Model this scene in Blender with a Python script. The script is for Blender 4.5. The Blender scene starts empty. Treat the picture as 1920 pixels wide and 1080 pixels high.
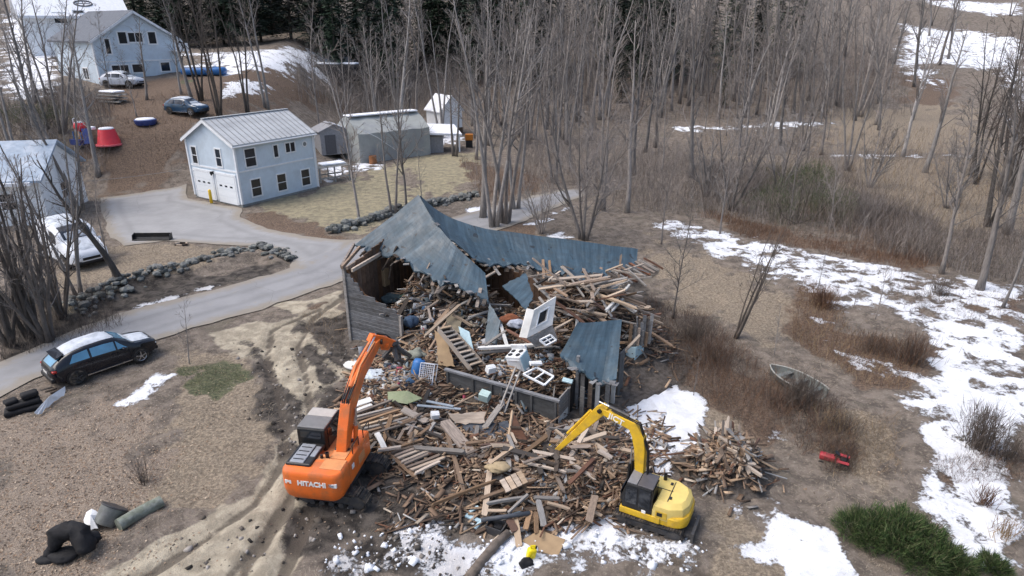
import bpy, bmesh, math, random
import numpy as np
from mathutils import Vector, Matrix
random.seed(7)
C = bpy.context.scene.collection
R = math.radians
# ---------------------------------------------------------------- camera
CAM_H, PITCH, FPX = 14.0, R(22), 1200.0
sc = bpy.context.scene
cam = bpy.data.cameras.new('camera'); cam_o = bpy.data.objects.new('camera', cam); C.objects.link(cam_o)
cam_o.location = (0, 0, CAM_H); cam_o.rotation_euler = (R(90) - PITCH, 0, 0)
cam.sensor_width = 36; cam.lens = 36 * FPX / 1920; cam.clip_end = 2000; cam.clip_start = 0.1
sc.camera = cam_o
# ---------------------------------------------------------------- sky, sun, exposure
w = bpy.data.worlds.new('World'); sc.world = w; w.use_nodes = True
nt = w.node_tree; nt.nodes.clear()
out = nt.nodes.new('ShaderNodeOutputWorld'); bg = nt.nodes.new('ShaderNodeBackground')
sky = nt.nodes.new('ShaderNodeTexSky'); sky.sky_type = 'NISHITA'; sky.sun_disc = False
SUN_EL, SUN_AZ = 58, -95
sky.sun_elevation = R(SUN_EL); sky.sun_rotation = R(SUN_AZ); sky.air_density = 1.0; sky.dust_density = 4.0; sky.ozone_density = 1.0
bg.inputs['Strength'].default_value = 0.15
hsv = nt.nodes.new('ShaderNodeHueSaturation'); hsv.inputs['Saturation'].default_value = 0.95
nt.links.new(sky.outputs[0], hsv.inputs['Color']); nt.links.new(hsv.outputs[0], bg.inputs['Color']); nt.links.new(bg.outputs[0], out.inputs['Surface'])
sl = bpy.data.lights.new('sun', 'SUN'); sl.energy = 1.0; sl.angle = R(40); sl.color = (1.0, 0.975, 0.945)
so = bpy.data.objects.new('sun', sl); C.objects.link(so)
az = R(SUN_AZ)                                              # sky rotation 0 = +Y, turning towards +X
sdir = Vector((math.sin(az) * math.cos(R(SUN_EL)), math.cos(az) * math.cos(R(SUN_EL)), math.sin(R(SUN_EL))))
so.rotation_euler = sdir.to_track_quat('Z', 'Y').to_euler(); so.location = (0, 0, 60)
sc.view_settings.view_transform = 'Standard'; sc.view_settings.look = 'None'
sc.view_settings.exposure = 0.70; sc.view_settings.gamma = 1; sc.view_settings.use_curve_mapping = False
sc.cycles.max_bounces = 6; sc.cycles.diffuse_bounces = 3; sc.cycles.glossy_bounces = 2; sc.cycles.transparent_max_bounces = 4
# ---------------------------------------------------------------- numeric noise
def _hash(ix, iy, s):
    n = (ix.astype(np.int64) * 374761393 + iy.astype(np.int64) * 668265263 + s * 974634777) & 0xffffffff
    n = ((n ^ (n >> 13)) * 1274126177) & 0xffffffff
    return ((n ^ (n >> 16)) & 0xffff) / 65535.0
def vnoise(x, y, s=0):
    x = np.asarray(x, float); y = np.asarray(y, float)
    ix = np.floor(x); iy = np.floor(y); fx = x - ix; fy = y - iy
    fx = fx * fx * (3 - 2 * fx); fy = fy * fy * (3 - 2 * fy)
    a = _hash(ix, iy, s); b = _hash(ix + 1, iy, s); c = _hash(ix, iy + 1, s); d = _hash(ix + 1, iy + 1, s)
    return (a + (b - a) * fx) * (1 - fy) + (c + (d - c) * fx) * fy
def fbm(x, y, s=0, o=4):
    t = 0; a = .5; f = 1.0
    for k in range(o):
        t = t + a * vnoise(x * f, y * f, s + k * 17); a *= .5; f *= 2.03
    return t / (1 - .5 ** o)
def sstep(a, b, t):
    t = np.clip((t - a) / (b - a), 0, 1); return t * t * (3 - 2 * t)
# ---------------------------------------------------------------- terrain (large forms only)
def terr(x, y):
    x = np.asarray(x, float); y = np.asarray(y, float)
    back = np.interp(y, [0, 84, 105, 150, 220, 320, 420], [0, 0, 1.2, 8.0, 22, 45, 60])
    left = np.interp(y, [0, 56.5, 64, 70, 80, 100, 140, 220, 320, 420], [0, 0, 4.9, 6.3, 8.2, 10.5, 14, 26, 46, 60])
    m = sstep(16.5, 32, -x - 0.12 * (y - 60)) * sstep(57, 66, y + np.clip((-x - 28) * .3, 0, 3.0))
    und = (fbm(x * .06 + 3, y * .06, 5, 3) - .5) * 2.2 * sstep(78, 130, y)
    return back * (1 - m) + np.maximum(left, back) * m + und
CT, ST = math.cos(PITCH), math.sin(PITCH)
def ray(px, py):
    u = (px - 960) / FPX; v = (540 - py) / FPX
    return np.array((u, CT + v * ST, -ST + v * CT))
def P(px, py, z=0.0):                       # point at height z seen at a photo position
    d = ray(px, py); t = (z - CAM_H) / d[2]; return Vector((d[0] * t, d[1] * t, z))
def PD(px, py, D):                          # point at forward distance D
    d = ray(px, py); t = D / d[1]; return Vector((d[0] * t, D, CAM_H + d[2] * t))
def PT(px, py):                             # point on the terrain
    d = ray(px, py); ts = np.concatenate([np.arange(8, 80, .25), np.arange(80, 480, .5)])
    X = d[0] * ts; Y = d[1] * ts; Z = CAM_H + d[2] * ts - terr(X, Y)
    i = np.argmax(Z < 0) if (Z < 0).any() else len(ts) - 1
    t = ts[i]
    if i > 0 and Z[i] < 0: t = ts[i - 1] + (ts[i] - ts[i - 1]) * Z[i - 1] / (Z[i - 1] - Z[i] + 1e-9)
    x, y = d[0] * t, d[1] * t
    return Vector((x, y, float(terr(x, y))))
def G(x, y): return Vector((x, y, float(terr(x, y))))
# ---------------------------------------------------------------- materials
def N(t, kind, **kw):
    n = t.nodes.new(kind)
    for k, v in kw.items(): setattr(n, k, v)
    return n
def newmat(name):
    m = bpy.data.materials.new(name); m.use_nodes = True
    t = m.node_tree; t.nodes.clear()
    o = N(t, 'ShaderNodeOutputMaterial'); b = N(t, 'ShaderNodeBsdfPrincipled'); t.links.new(b.outputs[0], o.inputs['Surface'])
    return m, t, b
def mix(t, f, a, b, mode='MIX'):
    n = N(t, 'ShaderNodeMix', data_type='RGBA', blend_type=mode)
    for idx, v in ((0, f), (6, a), (7, b)):
        if hasattr(v, 'links') or isinstance(v, bpy.types.NodeSocket): t.links.new(v, n.inputs[idx])
        elif idx == 0: n.inputs[0].default_value = v
        else: n.inputs[idx].default_value = (*v[:3], 1)
    return n.outputs[2]
def math_(t, op, a, b=0.0, c=0.0, clamp=False):
    n = N(t, 'ShaderNodeMath', operation=op, use_clamp=clamp)
    for i, v in enumerate((a, b, c)):
        if isinstance(v, bpy.types.NodeSocket): t.links.new(v, n.inputs[i])
        else: n.inputs[i].default_value = v
    return n.outputs[0]
def mrange(t, v, a, b, c=0.0, d=1.0):
    n = N(t, 'ShaderNodeMapRange', interpolation_type='SMOOTHSTEP')
    t.links.new(v, n.inputs[0])
    for i, q in enumerate((a, b, c, d)): n.inputs[i + 1].default_value = q
    return n.outputs[0]
def noise(t, vec, scale, detail=4, rough=.55, dist=0.0):
    n = N(t, 'ShaderNodeTexNoise'); n.inputs['Scale'].default_value = scale; n.inputs['Detail'].default_value = detail
    n.inputs['Roughness'].default_value = rough; n.inputs['Distortion'].default_value = dist
    t.links.new(vec, n.inputs['Vector']); return n.outputs[0]
MATS = {}
def mat(name, col, rough=.7, var=.18, scale=6, stretch=(1, 1, 1), rnd=0.0, rndhue=0.0, metal=0, dirt=None, dirtamt=.35, dirtscale=2.5, bump=0.0, bscale=30, spec=.4, coat=0, wave=None, world=False):
    if name in MATS: return MATS[name]
    m, t, b = newmat(name)
    tc = N(t, 'ShaderNodeTexCoord'); mp = N(t, 'ShaderNodeMapping'); mp.inputs['Scale'].default_value = stretch
    oi = N(t, 'ShaderNodeObjectInfo')
    vec = tc.outputs['Object']
    if world: vec = N(t, 'ShaderNodeNewGeometry').outputs['Position']
    va = N(t, 'ShaderNodeVectorMath', operation='ADD'); t.links.new(vec, va.inputs[0])
    vs = N(t, 'ShaderNodeVectorMath', operation='SCALE'); vs.inputs[0].default_value = (37.1, 19.7, 11.3); t.links.new(oi.outputs['Random'], vs.inputs['Scale'])
    t.links.new(vs.outputs[0], va.inputs[1]); t.links.new(va.outputs[0], mp.inputs['Vector']); v = mp.outputs[0]
    n1 = noise(t, v, scale, 5, .6)
    f = mrange(t, n1, .25, .75, 1 - var, 1 + var)
    vm = N(t, 'ShaderNodeVectorMath', operation='SCALE'); vm.inputs[0].default_value = col[:3]; t.links.new(f, vm.inputs['Scale'])
    c = vm.outputs[0]
    if dirt is not None:
        n2 = noise(t, v, dirtscale, 6, .65)
        c = mix(t, math_(t, 'MULTIPLY', mrange(t, n2, .42, .68), dirtamt), c, dirt)
    if wave:
        wv = N(t, 'ShaderNodeTexWave', wave_type='BANDS', bands_direction=wave[0], wave_profile='SAW'); wv.inputs['Scale'].default_value = wave[1]
        wv.inputs['Distortion'].default_value = 0
        t.links.new(vec, wv.inputs['Vector'])
        bpw = N(t, 'ShaderNodeBump'); bpw.inputs['Strength'].default_value = wave[2]; bpw.inputs['Distance'].default_value = .02
        t.links.new(wv.outputs[1], bpw.inputs['Height']); t.links.new(bpw.outputs[0], b.inputs['Normal'])
    if rnd or rndhue:
        h = N(t, 'ShaderNodeHueSaturation'); t.links.new(c, h.inputs['Color'])
        t.links.new(math_(t, 'MULTIPLY_ADD', oi.outputs['Random'], 2 * rnd, 1 - rnd), h.inputs['Value'])
        r2 = math_(t, 'FRACT', math_(t, 'MULTIPLY', oi.outputs['Random'], 7.31))
        t.links.new(math_(t, 'MULTIPLY_ADD', r2, 2 * rndhue, 1 - rndhue), h.inputs['Saturation'])
        c = h.outputs[0]
    t.links.new(c, b.inputs['Base Color'])
    b.inputs['Roughness'].default_value = rough; b.inputs['Metallic'].default_value = metal
    b.inputs['Specular IOR Level'].default_value = spec; b.inputs['Coat Weight'].default_value = coat
    if bump:
        bp = N(t, 'ShaderNodeBump'); bp.inputs['Strength'].default_value = bump; bp.inputs['Distance'].default_value = .03
        t.links.new(noise(t, v, bscale, 4), bp.inputs['Height']); t.links.new(bp.outputs[0], b.inputs['Normal'])
    MATS[name] = m; return m
def vcol_mat(name, rough=.8, mul=1.0, trans=0.0):
    m, t, b = newmat(name)
    a = N(t, 'ShaderNodeAttribute', attribute_name='Col'); t.links.new(a.outputs['Color'], b.inputs['Base Color'])
    b.inputs['Roughness'].default_value = rough; b.inputs['Specular IOR Level'].default_value = .2
    return m
# ---------------------------------------------------------------- mesh building
class MB:
    def __init__(s): s.v = []; s.f = []; s.m = []
    def add(s, vs, fs, mi=0):
        o = len(s.v); s.v.extend([tuple(p) for p in vs])
        for f in fs: s.f.append(tuple(i + o for i in f)); s.m.append(mi)
        return s
    def box(s, c, size, M=None, mi=0, taper=1.0):
        x, y, z = size[0] / 2, size[1] / 2, size[2] / 2; c = Vector(c)
        vs = []
        for sz in (-1, 1):
            k = 1 if sz < 0 else taper
            for sx, sy in ((-1, -1), (1, -1), (1, 1), (-1, 1)):
                p = Vector((sx * x * k, sy * y * k, sz * z)); vs.append(c + (M @ p if M else p))
        return s.add(vs, [(3, 2, 1, 0), (4, 5, 6, 7), (0, 1, 5, 4), (1, 2, 6, 5), (2, 3, 7, 6), (3, 0, 4, 7)], mi)
    def rbox(s, c, size, r=.05, M=None, mi=0, seg=2):
        bm = bmesh.new(); bmesh.ops.create_cube(bm, size=1)
        for v in bm.verts: v.co = Vector((v.co.x * size[0], v.co.y * size[1], v.co.z * size[2]))
        bmesh.ops.bevel(bm, geom=list(bm.edges), offset=min(r, min(size) * .49), segments=seg, affect='EDGES', profile=.5)
        bm.verts.ensure_lookup_table(); c = Vector(c)
        s.add([c + (M @ v.co if M else v.co) for v in bm.verts], [[v.index for v in f.verts] for f in bm.faces], mi); bm.free(); return s
    def beam(s, p0, p1, w, t, up=(0, 0, 1), mi=0, w1=None):
        p0 = Vector(p0); p1 = Vector(p1); d = (p1 - p0)
        L = d.length; M = frame(d, up)
        return s.box((p0 + p1) / 2, (L, w, t), M, mi)
    def tube(s, pts, rad, n=6, cap=True, mi=0):
        pts = [Vector(p) for p in pts]
        if not hasattr(rad, '__len__'): rad = [rad] * len(pts)
        vs = []; fs = []
        a = (pts[1] - pts[0]).normalized(); u = a.orthogonal().normalized()
        for i, p in enumerate(pts):
            d = (pts[min(i + 1, len(pts) - 1)] - pts[max(i - 1, 0)]).normalized()
            u = (u - d * u.dot(d)).normalized(); w_ = d.cross(u)
            for k in range(n):
                an = 2 * math.pi * k / n; vs.append(p + (u * math.cos(an) + w_ * math.sin(an)) * rad[i])
        for i in range(len(pts) - 1):
            for k in range(n):
                k2 = (k + 1) % n; fs.append((i * n + k, i * n + k2, (i + 1) * n + k2, (i + 1) * n + k))
        if cap: fs.append(tuple(range(n))[::-1]); fs.append(tuple(range((len(pts) - 1) * n, len(pts) * n)))
        return s.add(vs, fs, mi)
    def lathe(s, c, prof, axis=(0, 0, 1), n=20, mi=0):      # prof: (radius, height along axis)
        c = Vector(c); a = Vector(axis).normalized(); u = a.orthogonal().normalized(); w_ = a.cross(u); vs = []; fs = []
        for r, h in prof:
            for k in range(n):
                an = 2 * math.pi * k / n; vs.append(c + a * h + (u * math.cos(an) + w_ * math.sin(an)) * r)
        for i in range(len(prof) - 1):
            for k in range(n):
                k2 = (k + 1) % n; fs.append((i * n + k, i * n + k2, (i + 1) * n + k2, (i + 1) * n + k))
        fs.append(tuple(range(n))[::-1]); fs.append(tuple(range((len(prof) - 1) * n, len(prof) * n)))
        return s.add(vs, fs, mi)
    def prism(s, poly, h, mi=0):                             # poly: list of 3-D points, h: offset vector
        n = len(poly); h = Vector(h); vs = [Vector(p) for p in poly] + [Vector(p) + h for p in poly]
        return s.add(vs, [tuple(range(n))[::-1], tuple(range(n, 2 * n))] + [(i, (i + 1) % n, n + (i + 1) % n, n + i) for i in range(n)], mi)
    def grid(s, P2, mi=0, thick=None):                       # P2: rows of points; thick: offset vector for a closed sheet
        r, c = len(P2), len(P2[0]); vs = [Vector(p) for row in P2 for p in row]
        fs = [(i * c + j, i * c + j + 1, (i + 1) * c + j + 1, (i + 1) * c + j) for i in range(r - 1) for j in range(c - 1)]
        if thick is not None:
            th = Vector(thick); o = r * c; vs += [v + th for v in vs]; fs += [tuple(i + o for i in f)[::-1] for f in fs]
            bd = [j for j in range(c)] + [i * c + c - 1 for i in range(1, r)] + [(r - 1) * c + j for j in range(c - 2, -1, -1)] + [i * c for i in range(r - 2, 0, -1)]
            fs += [(bd[k + 1 if k + 1 < len(bd) else 0], bd[k], bd[k] + o, bd[k + 1 if k + 1 < len(bd) else 0] + o) for k in range(len(bd))]
        return s.add(vs, fs, mi)
    def mesh(s, name, mats, smooth=False, auto=None):
        me = bpy.data.meshes.new(name); me.from_pydata(s.v, [], s.f)
        for m in (mats if isinstance(mats, (list, tuple)) else [mats]): me.materials.append(m)
        if any(s.m): me.polygons.foreach_set('material_index', s.m)
        bm = bmesh.new(); bm.from_mesh(me); bmesh.ops.recalc_face_normals(bm, faces=bm.faces); bm.to_mesh(me); bm.free()
        if smooth or auto:
            me.polygons.foreach_set('use_smooth', [True] * len(me.polygons))
            if auto: me.set_sharp_from_angle(angle=R(auto))
        me.update(); return me
    def build(s, name, mats, parent=None, smooth=False, auto=None):
        o = bpy.data.objects.new(name, s.mesh(name, mats, smooth, auto)); C.objects.link(o)
        if parent: o.parent = parent
        return o
def frame(d, up=(0, 0, 1)):
    x = Vector(d).normalized(); up = Vector(up)
    y = up.cross(x)
    if y.length < 1e-4: y = Vector((0, 1, 0)).cross(x)
    y.normalize(); z = x.cross(y)
    return Matrix((x, y, z)).transposed()
def empty(name, loc=(0, 0, 0), rz=0):
    o = bpy.data.objects.new(name, None); C.objects.link(o); o.location = loc; o.rotation_euler = (0, 0, rz); o.empty_display_size = .2; return o
def tag(o, label=None, cat=None, group=None, kind=None):
    for k, v in (('label', label), ('category', cat), ('group', group), ('kind', kind)):
        if v: o[k] = v
    return o
def inst(name, me, parent=None, M=None, loc=None):
    o = bpy.data.objects.new(name, me); C.objects.link(o)
    if parent: o.parent = parent
    if M is not None: o.matrix_local = M
    elif loc is not None: o.location = loc
    return o
def fast_mesh(name, v, loops, per, material, col=None, parent=None):     # big uniform meshes straight from numpy
    me = bpy.data.meshes.new(name); nv = len(v); nf = len(loops) // per
    me.vertices.add(nv); me.vertices.foreach_set('co', np.asarray(v, np.float32).ravel())
    me.loops.add(len(loops)); me.loops.foreach_set('vertex_index', np.asarray(loops, np.int32))
    me.polygons.add(nf); me.polygons.foreach_set('loop_start', np.arange(0, nf * per, per, dtype=np.int32))
    me.update(calc_edges=True)
    if col is not None:
        a = me.color_attributes.new('Col', 'FLOAT_COLOR', 'POINT')
        a.data.foreach_set('color', np.concatenate([col, np.ones((nv, 1))], 1).astype(np.float32).ravel())
    me.materials.append(material); me.validate()
    o = bpy.data.objects.new(name, me); C.objects.link(o)
    if parent: o.parent = parent
    return o
def text_mesh(txt, size, depth, material, bold=.012):
    cu = bpy.data.curves.new('lettering', 'FONT'); cu.body = txt; cu.size = size; cu.extrude = depth; cu.offset = bold; cu.align_x = 'CENTER'; cu.align_y = 'CENTER'
    o = bpy.data.objects.new('lettering', cu); C.objects.link(o)
    dg = bpy.context.evaluated_depsgraph_get(); me = bpy.data.meshes.new_from_object(o.evaluated_get(dg))
    bpy.data.objects.remove(o); me.materials.clear(); me.materials.append(material); return me
# ================================================================ GROUND
def worldpoly(px): return np.array([[PT(a, b).x, PT(a, b).y] for a, b in px])
def sdf(poly, X, Y):                                   # signed distance, negative inside
    n = len(poly); d = np.full(X.shape, 1e18); ins = np.zeros(X.shape, bool)
    for i in range(n):
        a = poly[i]; b = poly[(i + 1) % n]; ex, ey = b - a; wx = X - a[0]; wy = Y - a[1]
        t = np.clip((wx * ex + wy * ey) / (ex * ex + ey * ey + 1e-12), 0, 1)
        d = np.minimum(d, (wx - ex * t) ** 2 + (wy - ey * t) ** 2)
        c = ((a[1] > Y) != (b[1] > Y)) & (X < (b[0] - a[0]) * (Y - a[1]) / (b[1] - a[1] + 1e-12) + a[0])
        ins ^= c
    d = np.sqrt(d); return np.where(ins, -d, d)
def linedist(pts, X, Y):
    d = np.full(X.shape, 1e18)
    for a, b in zip(pts[:-1], pts[1:]):
        ex, ey = b - a; wx = X - a[0]; wy = Y - a[1]
        t = np.clip((wx * ex + wy * ey) / (ex * ex + ey * ey + 1e-12), 0, 1)
        d = np.minimum(d, (wx - ex * t) ** 2 + (wy - ey * t) ** 2)
    return np.sqrt(d)
ROAD = [(-60, 775), (0, 743), (60, 712), (165, 676), (290, 640), (390, 608), (520, 570), (640, 528), (760, 490), (880, 450), (985, 415), (1062, 380), (1100, 366), (1106, 354), (1050, 356), (960, 378), (860, 405), (760, 430), (650, 455), (560, 500), (400, 545), (290, 572), (180, 603), (90, 640), (0, 678), (-60, 705)]
DRIVE = [(188, 372), (270, 360), (350, 346), (350, 372), (452, 392), (449, 408), (500, 430), (580, 446), (660, 452), (640, 480), (545, 508), (545, 490), (520, 470), (478, 462), (400, 458), (310, 452), (232, 462), (205, 440), (190, 400)]
ZONES = {
 'track': [[(545, 600), (600, 570), (640, 560), (655, 660), (640, 700), (605, 790), (550, 880), (590, 950), (560, 1090), (200, 1090), (300, 1010), (470, 930), (515, 860), (530, 780), (515, 720), (470, 670), (400, 650), (380, 625), (450, 610)],
           [(520, 572), (640, 545), (640, 562), (550, 592)], [(660, 690), (720, 690), (740, 760), (680, 800), (650, 760)],
           [(120, 560), (180, 600), (110, 640), (60, 650)]],
 'mud': [[(470, 640), (512, 685), (550, 770), (556, 850), (528, 850), (515, 770), (488, 715)],
         [(610, 930), (700, 870), (760, 900), (860, 930), (900, 1000), (760, 990), (640, 1000), (575, 1060), (560, 990)],
         [(600, 1060), (700, 1010), (900, 1040), (880, 1090), (590, 1090)],
         [(640, 740), (860, 700), (1050, 760), (1150, 830), (1170, 950), (1020, 990), (880, 980), (740, 880)],
         [(560, 620), (650, 590), (660, 690), (600, 660)], [(560, 600), (590, 640), (640, 740), (612, 770), (580, 680)],
         [(190, 545), (540, 490), (545, 500), (480, 520), (300, 568), (180, 600), (120, 600)],
         [(1190, 700), (1280, 690), (1300, 730), (1200, 745)], [(1590, 905), (1640, 890), (1660, 910), (1610, 925)],
         [(640, 500), (1220, 500), (1230, 720), (1050, 800), (840, 760), (660, 650)], [(0, 580), (120, 600), (180, 605), (60, 660), (0, 690)]],
 'snow': [[(590, 1085), (600, 1050), (650, 1030), (700, 1060), (740, 1040), (760, 985), (830, 985), (850, 1020), (960, 990), (1050, 970), (1110, 960), (1160, 940), (1200, 990), (1310, 1020), (1325, 1090)],
          [(1180, 735), (1240, 715), (1310, 735), (1330, 775), (1300, 840), (1235, 900), (1150, 890), (1140, 800)],
          [(1395, 950), (1450, 945), (1560, 995), (1610, 1090), (1480, 1090), (1440, 1000)], [(1365, 1030), (1430, 1020), (1450, 1055), (1390, 1060)],
          [(1215, 405), (1340, 430), (1470, 458), (1590, 483), (1740, 513), (1930, 535), (1930, 690), (1740, 650), (1700, 600), (1560, 590), (1540, 560), (1440, 525), (1330, 480), (1230, 430)],
          [(1930, 600), (1740, 600), (1780, 640), (1740, 700), (1655, 745), (1715, 790), (1740, 850), (1690, 880), (1700, 930), (1760, 1000), (1800, 1090), (1930, 1090)],
          [(1548, 640), (1600, 660), (1680, 690), (1740, 705), (1720, 722), (1640, 712), (1560, 672)], [(1440, 805), (1500, 830), (1490, 840), (1445, 825)],
          [(232, 760), (250, 735), (290, 700), (325, 708), (300, 738), (262, 760)], [(1510, 595), (1600, 610), (1630, 625), (1540, 612)],
          [(1690, 45), (1790, 55), (1930, 75), (1930, 190), (1860, 130), (1740, 120), (1770, 168), (1740, 165), (1675, 120)],
          [(1255, 240), (1420, 232), (1560, 226), (1570, 236), (1420, 243), (1260, 251)], [(0, 22), (95, 20), (130, 90), (120, 180), (0, 200)],
          [(330, 100), (420, 100), (560, 92), (690, 110), (640, 150), (540, 140), (420, 150)], [(415, 155), (500, 152), (520, 165), (490, 178), (418, 180)],
          [(1880, 160), (1930, 170), (1930, 270), (1890, 230)], [(1700, 0), (1930, 0), (1930, 35), (1800, 22)], [(1560, 290), (1880, 290), (1880, 297), (1560, 297)],
          [(655, 312), (685, 305), (715, 318), (660, 322)], [(600, 310), (640, 300), (650, 330), (610, 345)], [(865, 395), (915, 382), (920, 392), (870, 404)],
          [(930, 398), (1060, 350), (1065, 356), (945, 405)], [(985, 420), (1085, 378), (1090, 385), (1000, 428)], [(770, 270), (860, 250), (870, 262), (800, 280)], [(1000, 445), (1090, 438), (1090, 450), (1010, 455)],
          [(200, 588), (300, 560), (420, 528), (420, 536), (300, 570), (215, 596)]],
 'rust': [[(1330, 398), (1480, 435), (1600, 465), (1740, 490), (1740, 510), (1560, 478), (1400, 450)], [(1500, 520), (1560, 545), (1580, 620), (1680, 640), (1760, 660), (1720, 740), (1620, 730), (1560, 690), (1480, 640)],
          [(1740, 870), (1930, 840), (1930, 915), (1780, 915)], [(1760, 780), (1830, 800), (1780, 870), (1730, 830)], [(1210, 600), (1300, 640), (1420, 690), (1500, 770), (1440, 830), (1320, 760), (1250, 720)],
          [(450, 400), (520, 402), (600, 430), (640, 450), (590, 448), (500, 432)], [(1800, 540), (1930, 560), (1930, 600), (1820, 590)], [(640, 1085), (700, 1040), (760, 1060), (740, 1090)],
          [(550, 570), (645, 555), (650, 600), (580, 610)], [(180, 170), (560, 150), (640, 200), (420, 230), (330, 340), (190, 370)], [(1680, 130), (1800, 150), (1790, 200), (1700, 190)],
          [(930, 410), (1010, 425), (1000, 455), (940, 440)], [(860, 300), (1000, 330), (1040, 350), (930, 390), (900, 360)], [(1480, 380), (1700, 400), (1740, 480), (1600, 460)]],
 'straw': [[(1220, 440), (1330, 485), (1440, 530), (1500, 580), (1500, 640), (1420, 660), (1300, 600), (1230, 520)], [(330, 660), (440, 670), (515, 740), (520, 850), (450, 930), (220, 1000), (300, 860), (340, 760)],
           [(1560, 760), (1660, 780), (1710, 900), (1700, 960), (1560, 960), (1480, 840)], [(1290, 740), (1420, 790), (1460, 820), (1320, 820)], [(120, 540), (240, 465), (450, 462), (400, 490), (200, 530)], [(120, 520), (250, 460), (540, 470), (250, 540)],
           [(1330, 1090), (1360, 1000), (1420, 1000), (1480, 1090)], [(640, 560), (660, 560), (660, 640), (640, 640)], [(760, 870), (900, 930), (880, 960), (760, 930)], [(1300, 290), (1930, 300), (1930, 420), (1760, 420), (1500, 330)], [(1540, 215), (1800, 190), (1860, 290), (1560, 285)]],
 'lawn': [[(760, 292), (900, 285), (912, 330), (840, 368), (760, 380)], [(460, 385), (600, 358), (700, 325), (770, 300), (775, 385), (660, 435), (560, 415)]],
 'green': [[(335, 692), (440, 690), (470, 712), (400, 736), (345, 722)], [(330, 152), (362, 150), (365, 162), (335, 166)], [(560, 640), (640, 620), (660, 650), (600, 660)]],
 'leaf': [[(-60, 740), (0, 765), (220, 770), (310, 880), (240, 970), (100, 1090), (-60, 1090)]],
}
xs = np.concatenate([-np.geomspace(330, 26, 130), np.arange(-25.8, 25.9, .2), np.geomspace(26, 330, 130)])
ys = np.concatenate([np.linspace(-80, 6, 14), np.arange(7, 40, .2), 40 + np.cumsum(np.geomspace(.2, 6.5, 165))])
ys = ys[ys < 440]
GX, GY = np.meshgrid(xs, ys)
road_w = worldpoly(ROAD); drive_w = worldpoly(DRIVE)
rough_n = fbm(GX * .9, GY * .9, 3, 4) - .5; rough_b = fbm(GX * .28 + 9, GY * .28, 8, 3) - .5
Z = terr(GX, GY)
d_road = np.minimum(sdf(road_w, GX, GY), sdf(drive_w, GX, GY))
MASK = {}
SOFT = {'snow': .7, 'mud': 1.0, 'track': .7, 'rust': 1.2, 'straw': 2.0, 'lawn': 1.4, 'green': 1.2, 'leaf': 2.6}
for k, polys in ZONES.items():
    m = np.zeros(GX.shape)
    for pi_, p in enumerate(polys):
        wp = worldpoly(p); cy = max(wp[:, 1].mean(), 15); s = SOFT[k] * max(1, cy / 30)
        amp = s * 1.5
        D = sdf(wp, GX, GY) + rough_n * amp * 1.3 + rough_b * amp * .9
        m = np.maximum(m, (1 - sstep(-s, s * .9, D)) * (1.3 if k == 'snow' and pi_ in (1, 2, 8) else (.78, .93, .80)[pi_ - 4] if k == 'snow' and pi_ in (4, 5, 6) else .88 if k == 'snow' and pi_ == 0 else 1.0))
    MASK[k] = m
flat = sstep(-.1, 1.4, d_road)                                  # 0 on paving, 1 away from it
fg_ = fbm(GX * 2.3, GY * 2.3, 21, 3) - .5
relief = fg_ * .16 + rough_n * .22
relief *= np.interp(GY, [10, 40, 90, 200], [1, .9, 1.2, 2.0]) * (1 - .55 * MASK['track']) * (1 - .6 * MASK['lawn'])
Z = Z + (relief + .04) * flat - .015 * (1 - flat) + MASK['snow'] * .07 * flat
# the stony bank beside the road, the ruts of the dirt track
bank = worldpoly([(120, 588), (250, 535), (380, 505), (500, 478), (540, 490)])
Z += .42 * np.exp(-(linedist(bank, GX, GY) / .9) ** 2) * sstep(.1, .9, d_road)
RUTS = [[(640, 560), (585, 600), (560, 650), (575, 720), (585, 790), (560, 860), (545, 930), (500, 1000), (430, 1085)], [(600, 580), (510, 620), (500, 680), (525, 740), (535, 800), (530, 870), (480, 945), (390, 1010), (270, 1085)],
        [(560, 900), (540, 960), (480, 1040), (450, 1085)], [(590, 930), (570, 990), (530, 1085)], [(1180, 1040), (1270, 1060), (1330, 1085)]]
rut = np.zeros(GX.shape)
for rl in RUTS:
    d = linedist(worldpoly(rl), GX, GY) + rough_n * .35
    rut = np.maximum(rut, np.exp(-(d / .17) ** 2)); Z += -.10 * np.exp(-(d / .2) ** 2) + .05 * np.exp(-((d - .38) / .16) ** 2)
MASK['rut'] = rut
nr, nc = GX.shape
V = np.stack([GX, GY, Z], -1).reshape(-1, 3)
i = np.arange(nr - 1)[:, None] * nc + np.arange(nc - 1)[None]
loops = np.stack([i, i + 1, i + nc + 1, i + nc], -1).ravel()
def ground_z(x, y):                                              # height of the finished surface
    j = int(np.clip(np.searchsorted(xs, x) - 1, 0, nc - 2)); k = int(np.clip(np.searchsorted(ys, y) - 1, 0, nr - 2))
    a = min(max((x - xs[j]) / (xs[j + 1] - xs[j]), 0), 1); b = min(max((y - ys[k]) / (ys[k + 1] - ys[k]), 0), 1)
    return float((Z[k, j] * (1 - a) + Z[k, j + 1] * a) * (1 - b) + (Z[k + 1, j] * (1 - a) + Z[k + 1, j + 1] * a) * b)
def ground_zs(x, y):
    j = np.clip(np.searchsorted(xs, x) - 1, 0, nc - 2); k = np.clip(np.searchsorted(ys, y) - 1, 0, nr - 2)
    a = np.clip((x - xs[j]) / (xs[j + 1] - xs[j]), 0, 1); b = np.clip((y - ys[k]) / (ys[k + 1] - ys[k]), 0, 1)
    return (Z[k, j] * (1 - a) + Z[k, j + 1] * a) * (1 - b) + (Z[k + 1, j] * (1 - a) + Z[k + 1, j + 1] * a) * b
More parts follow.
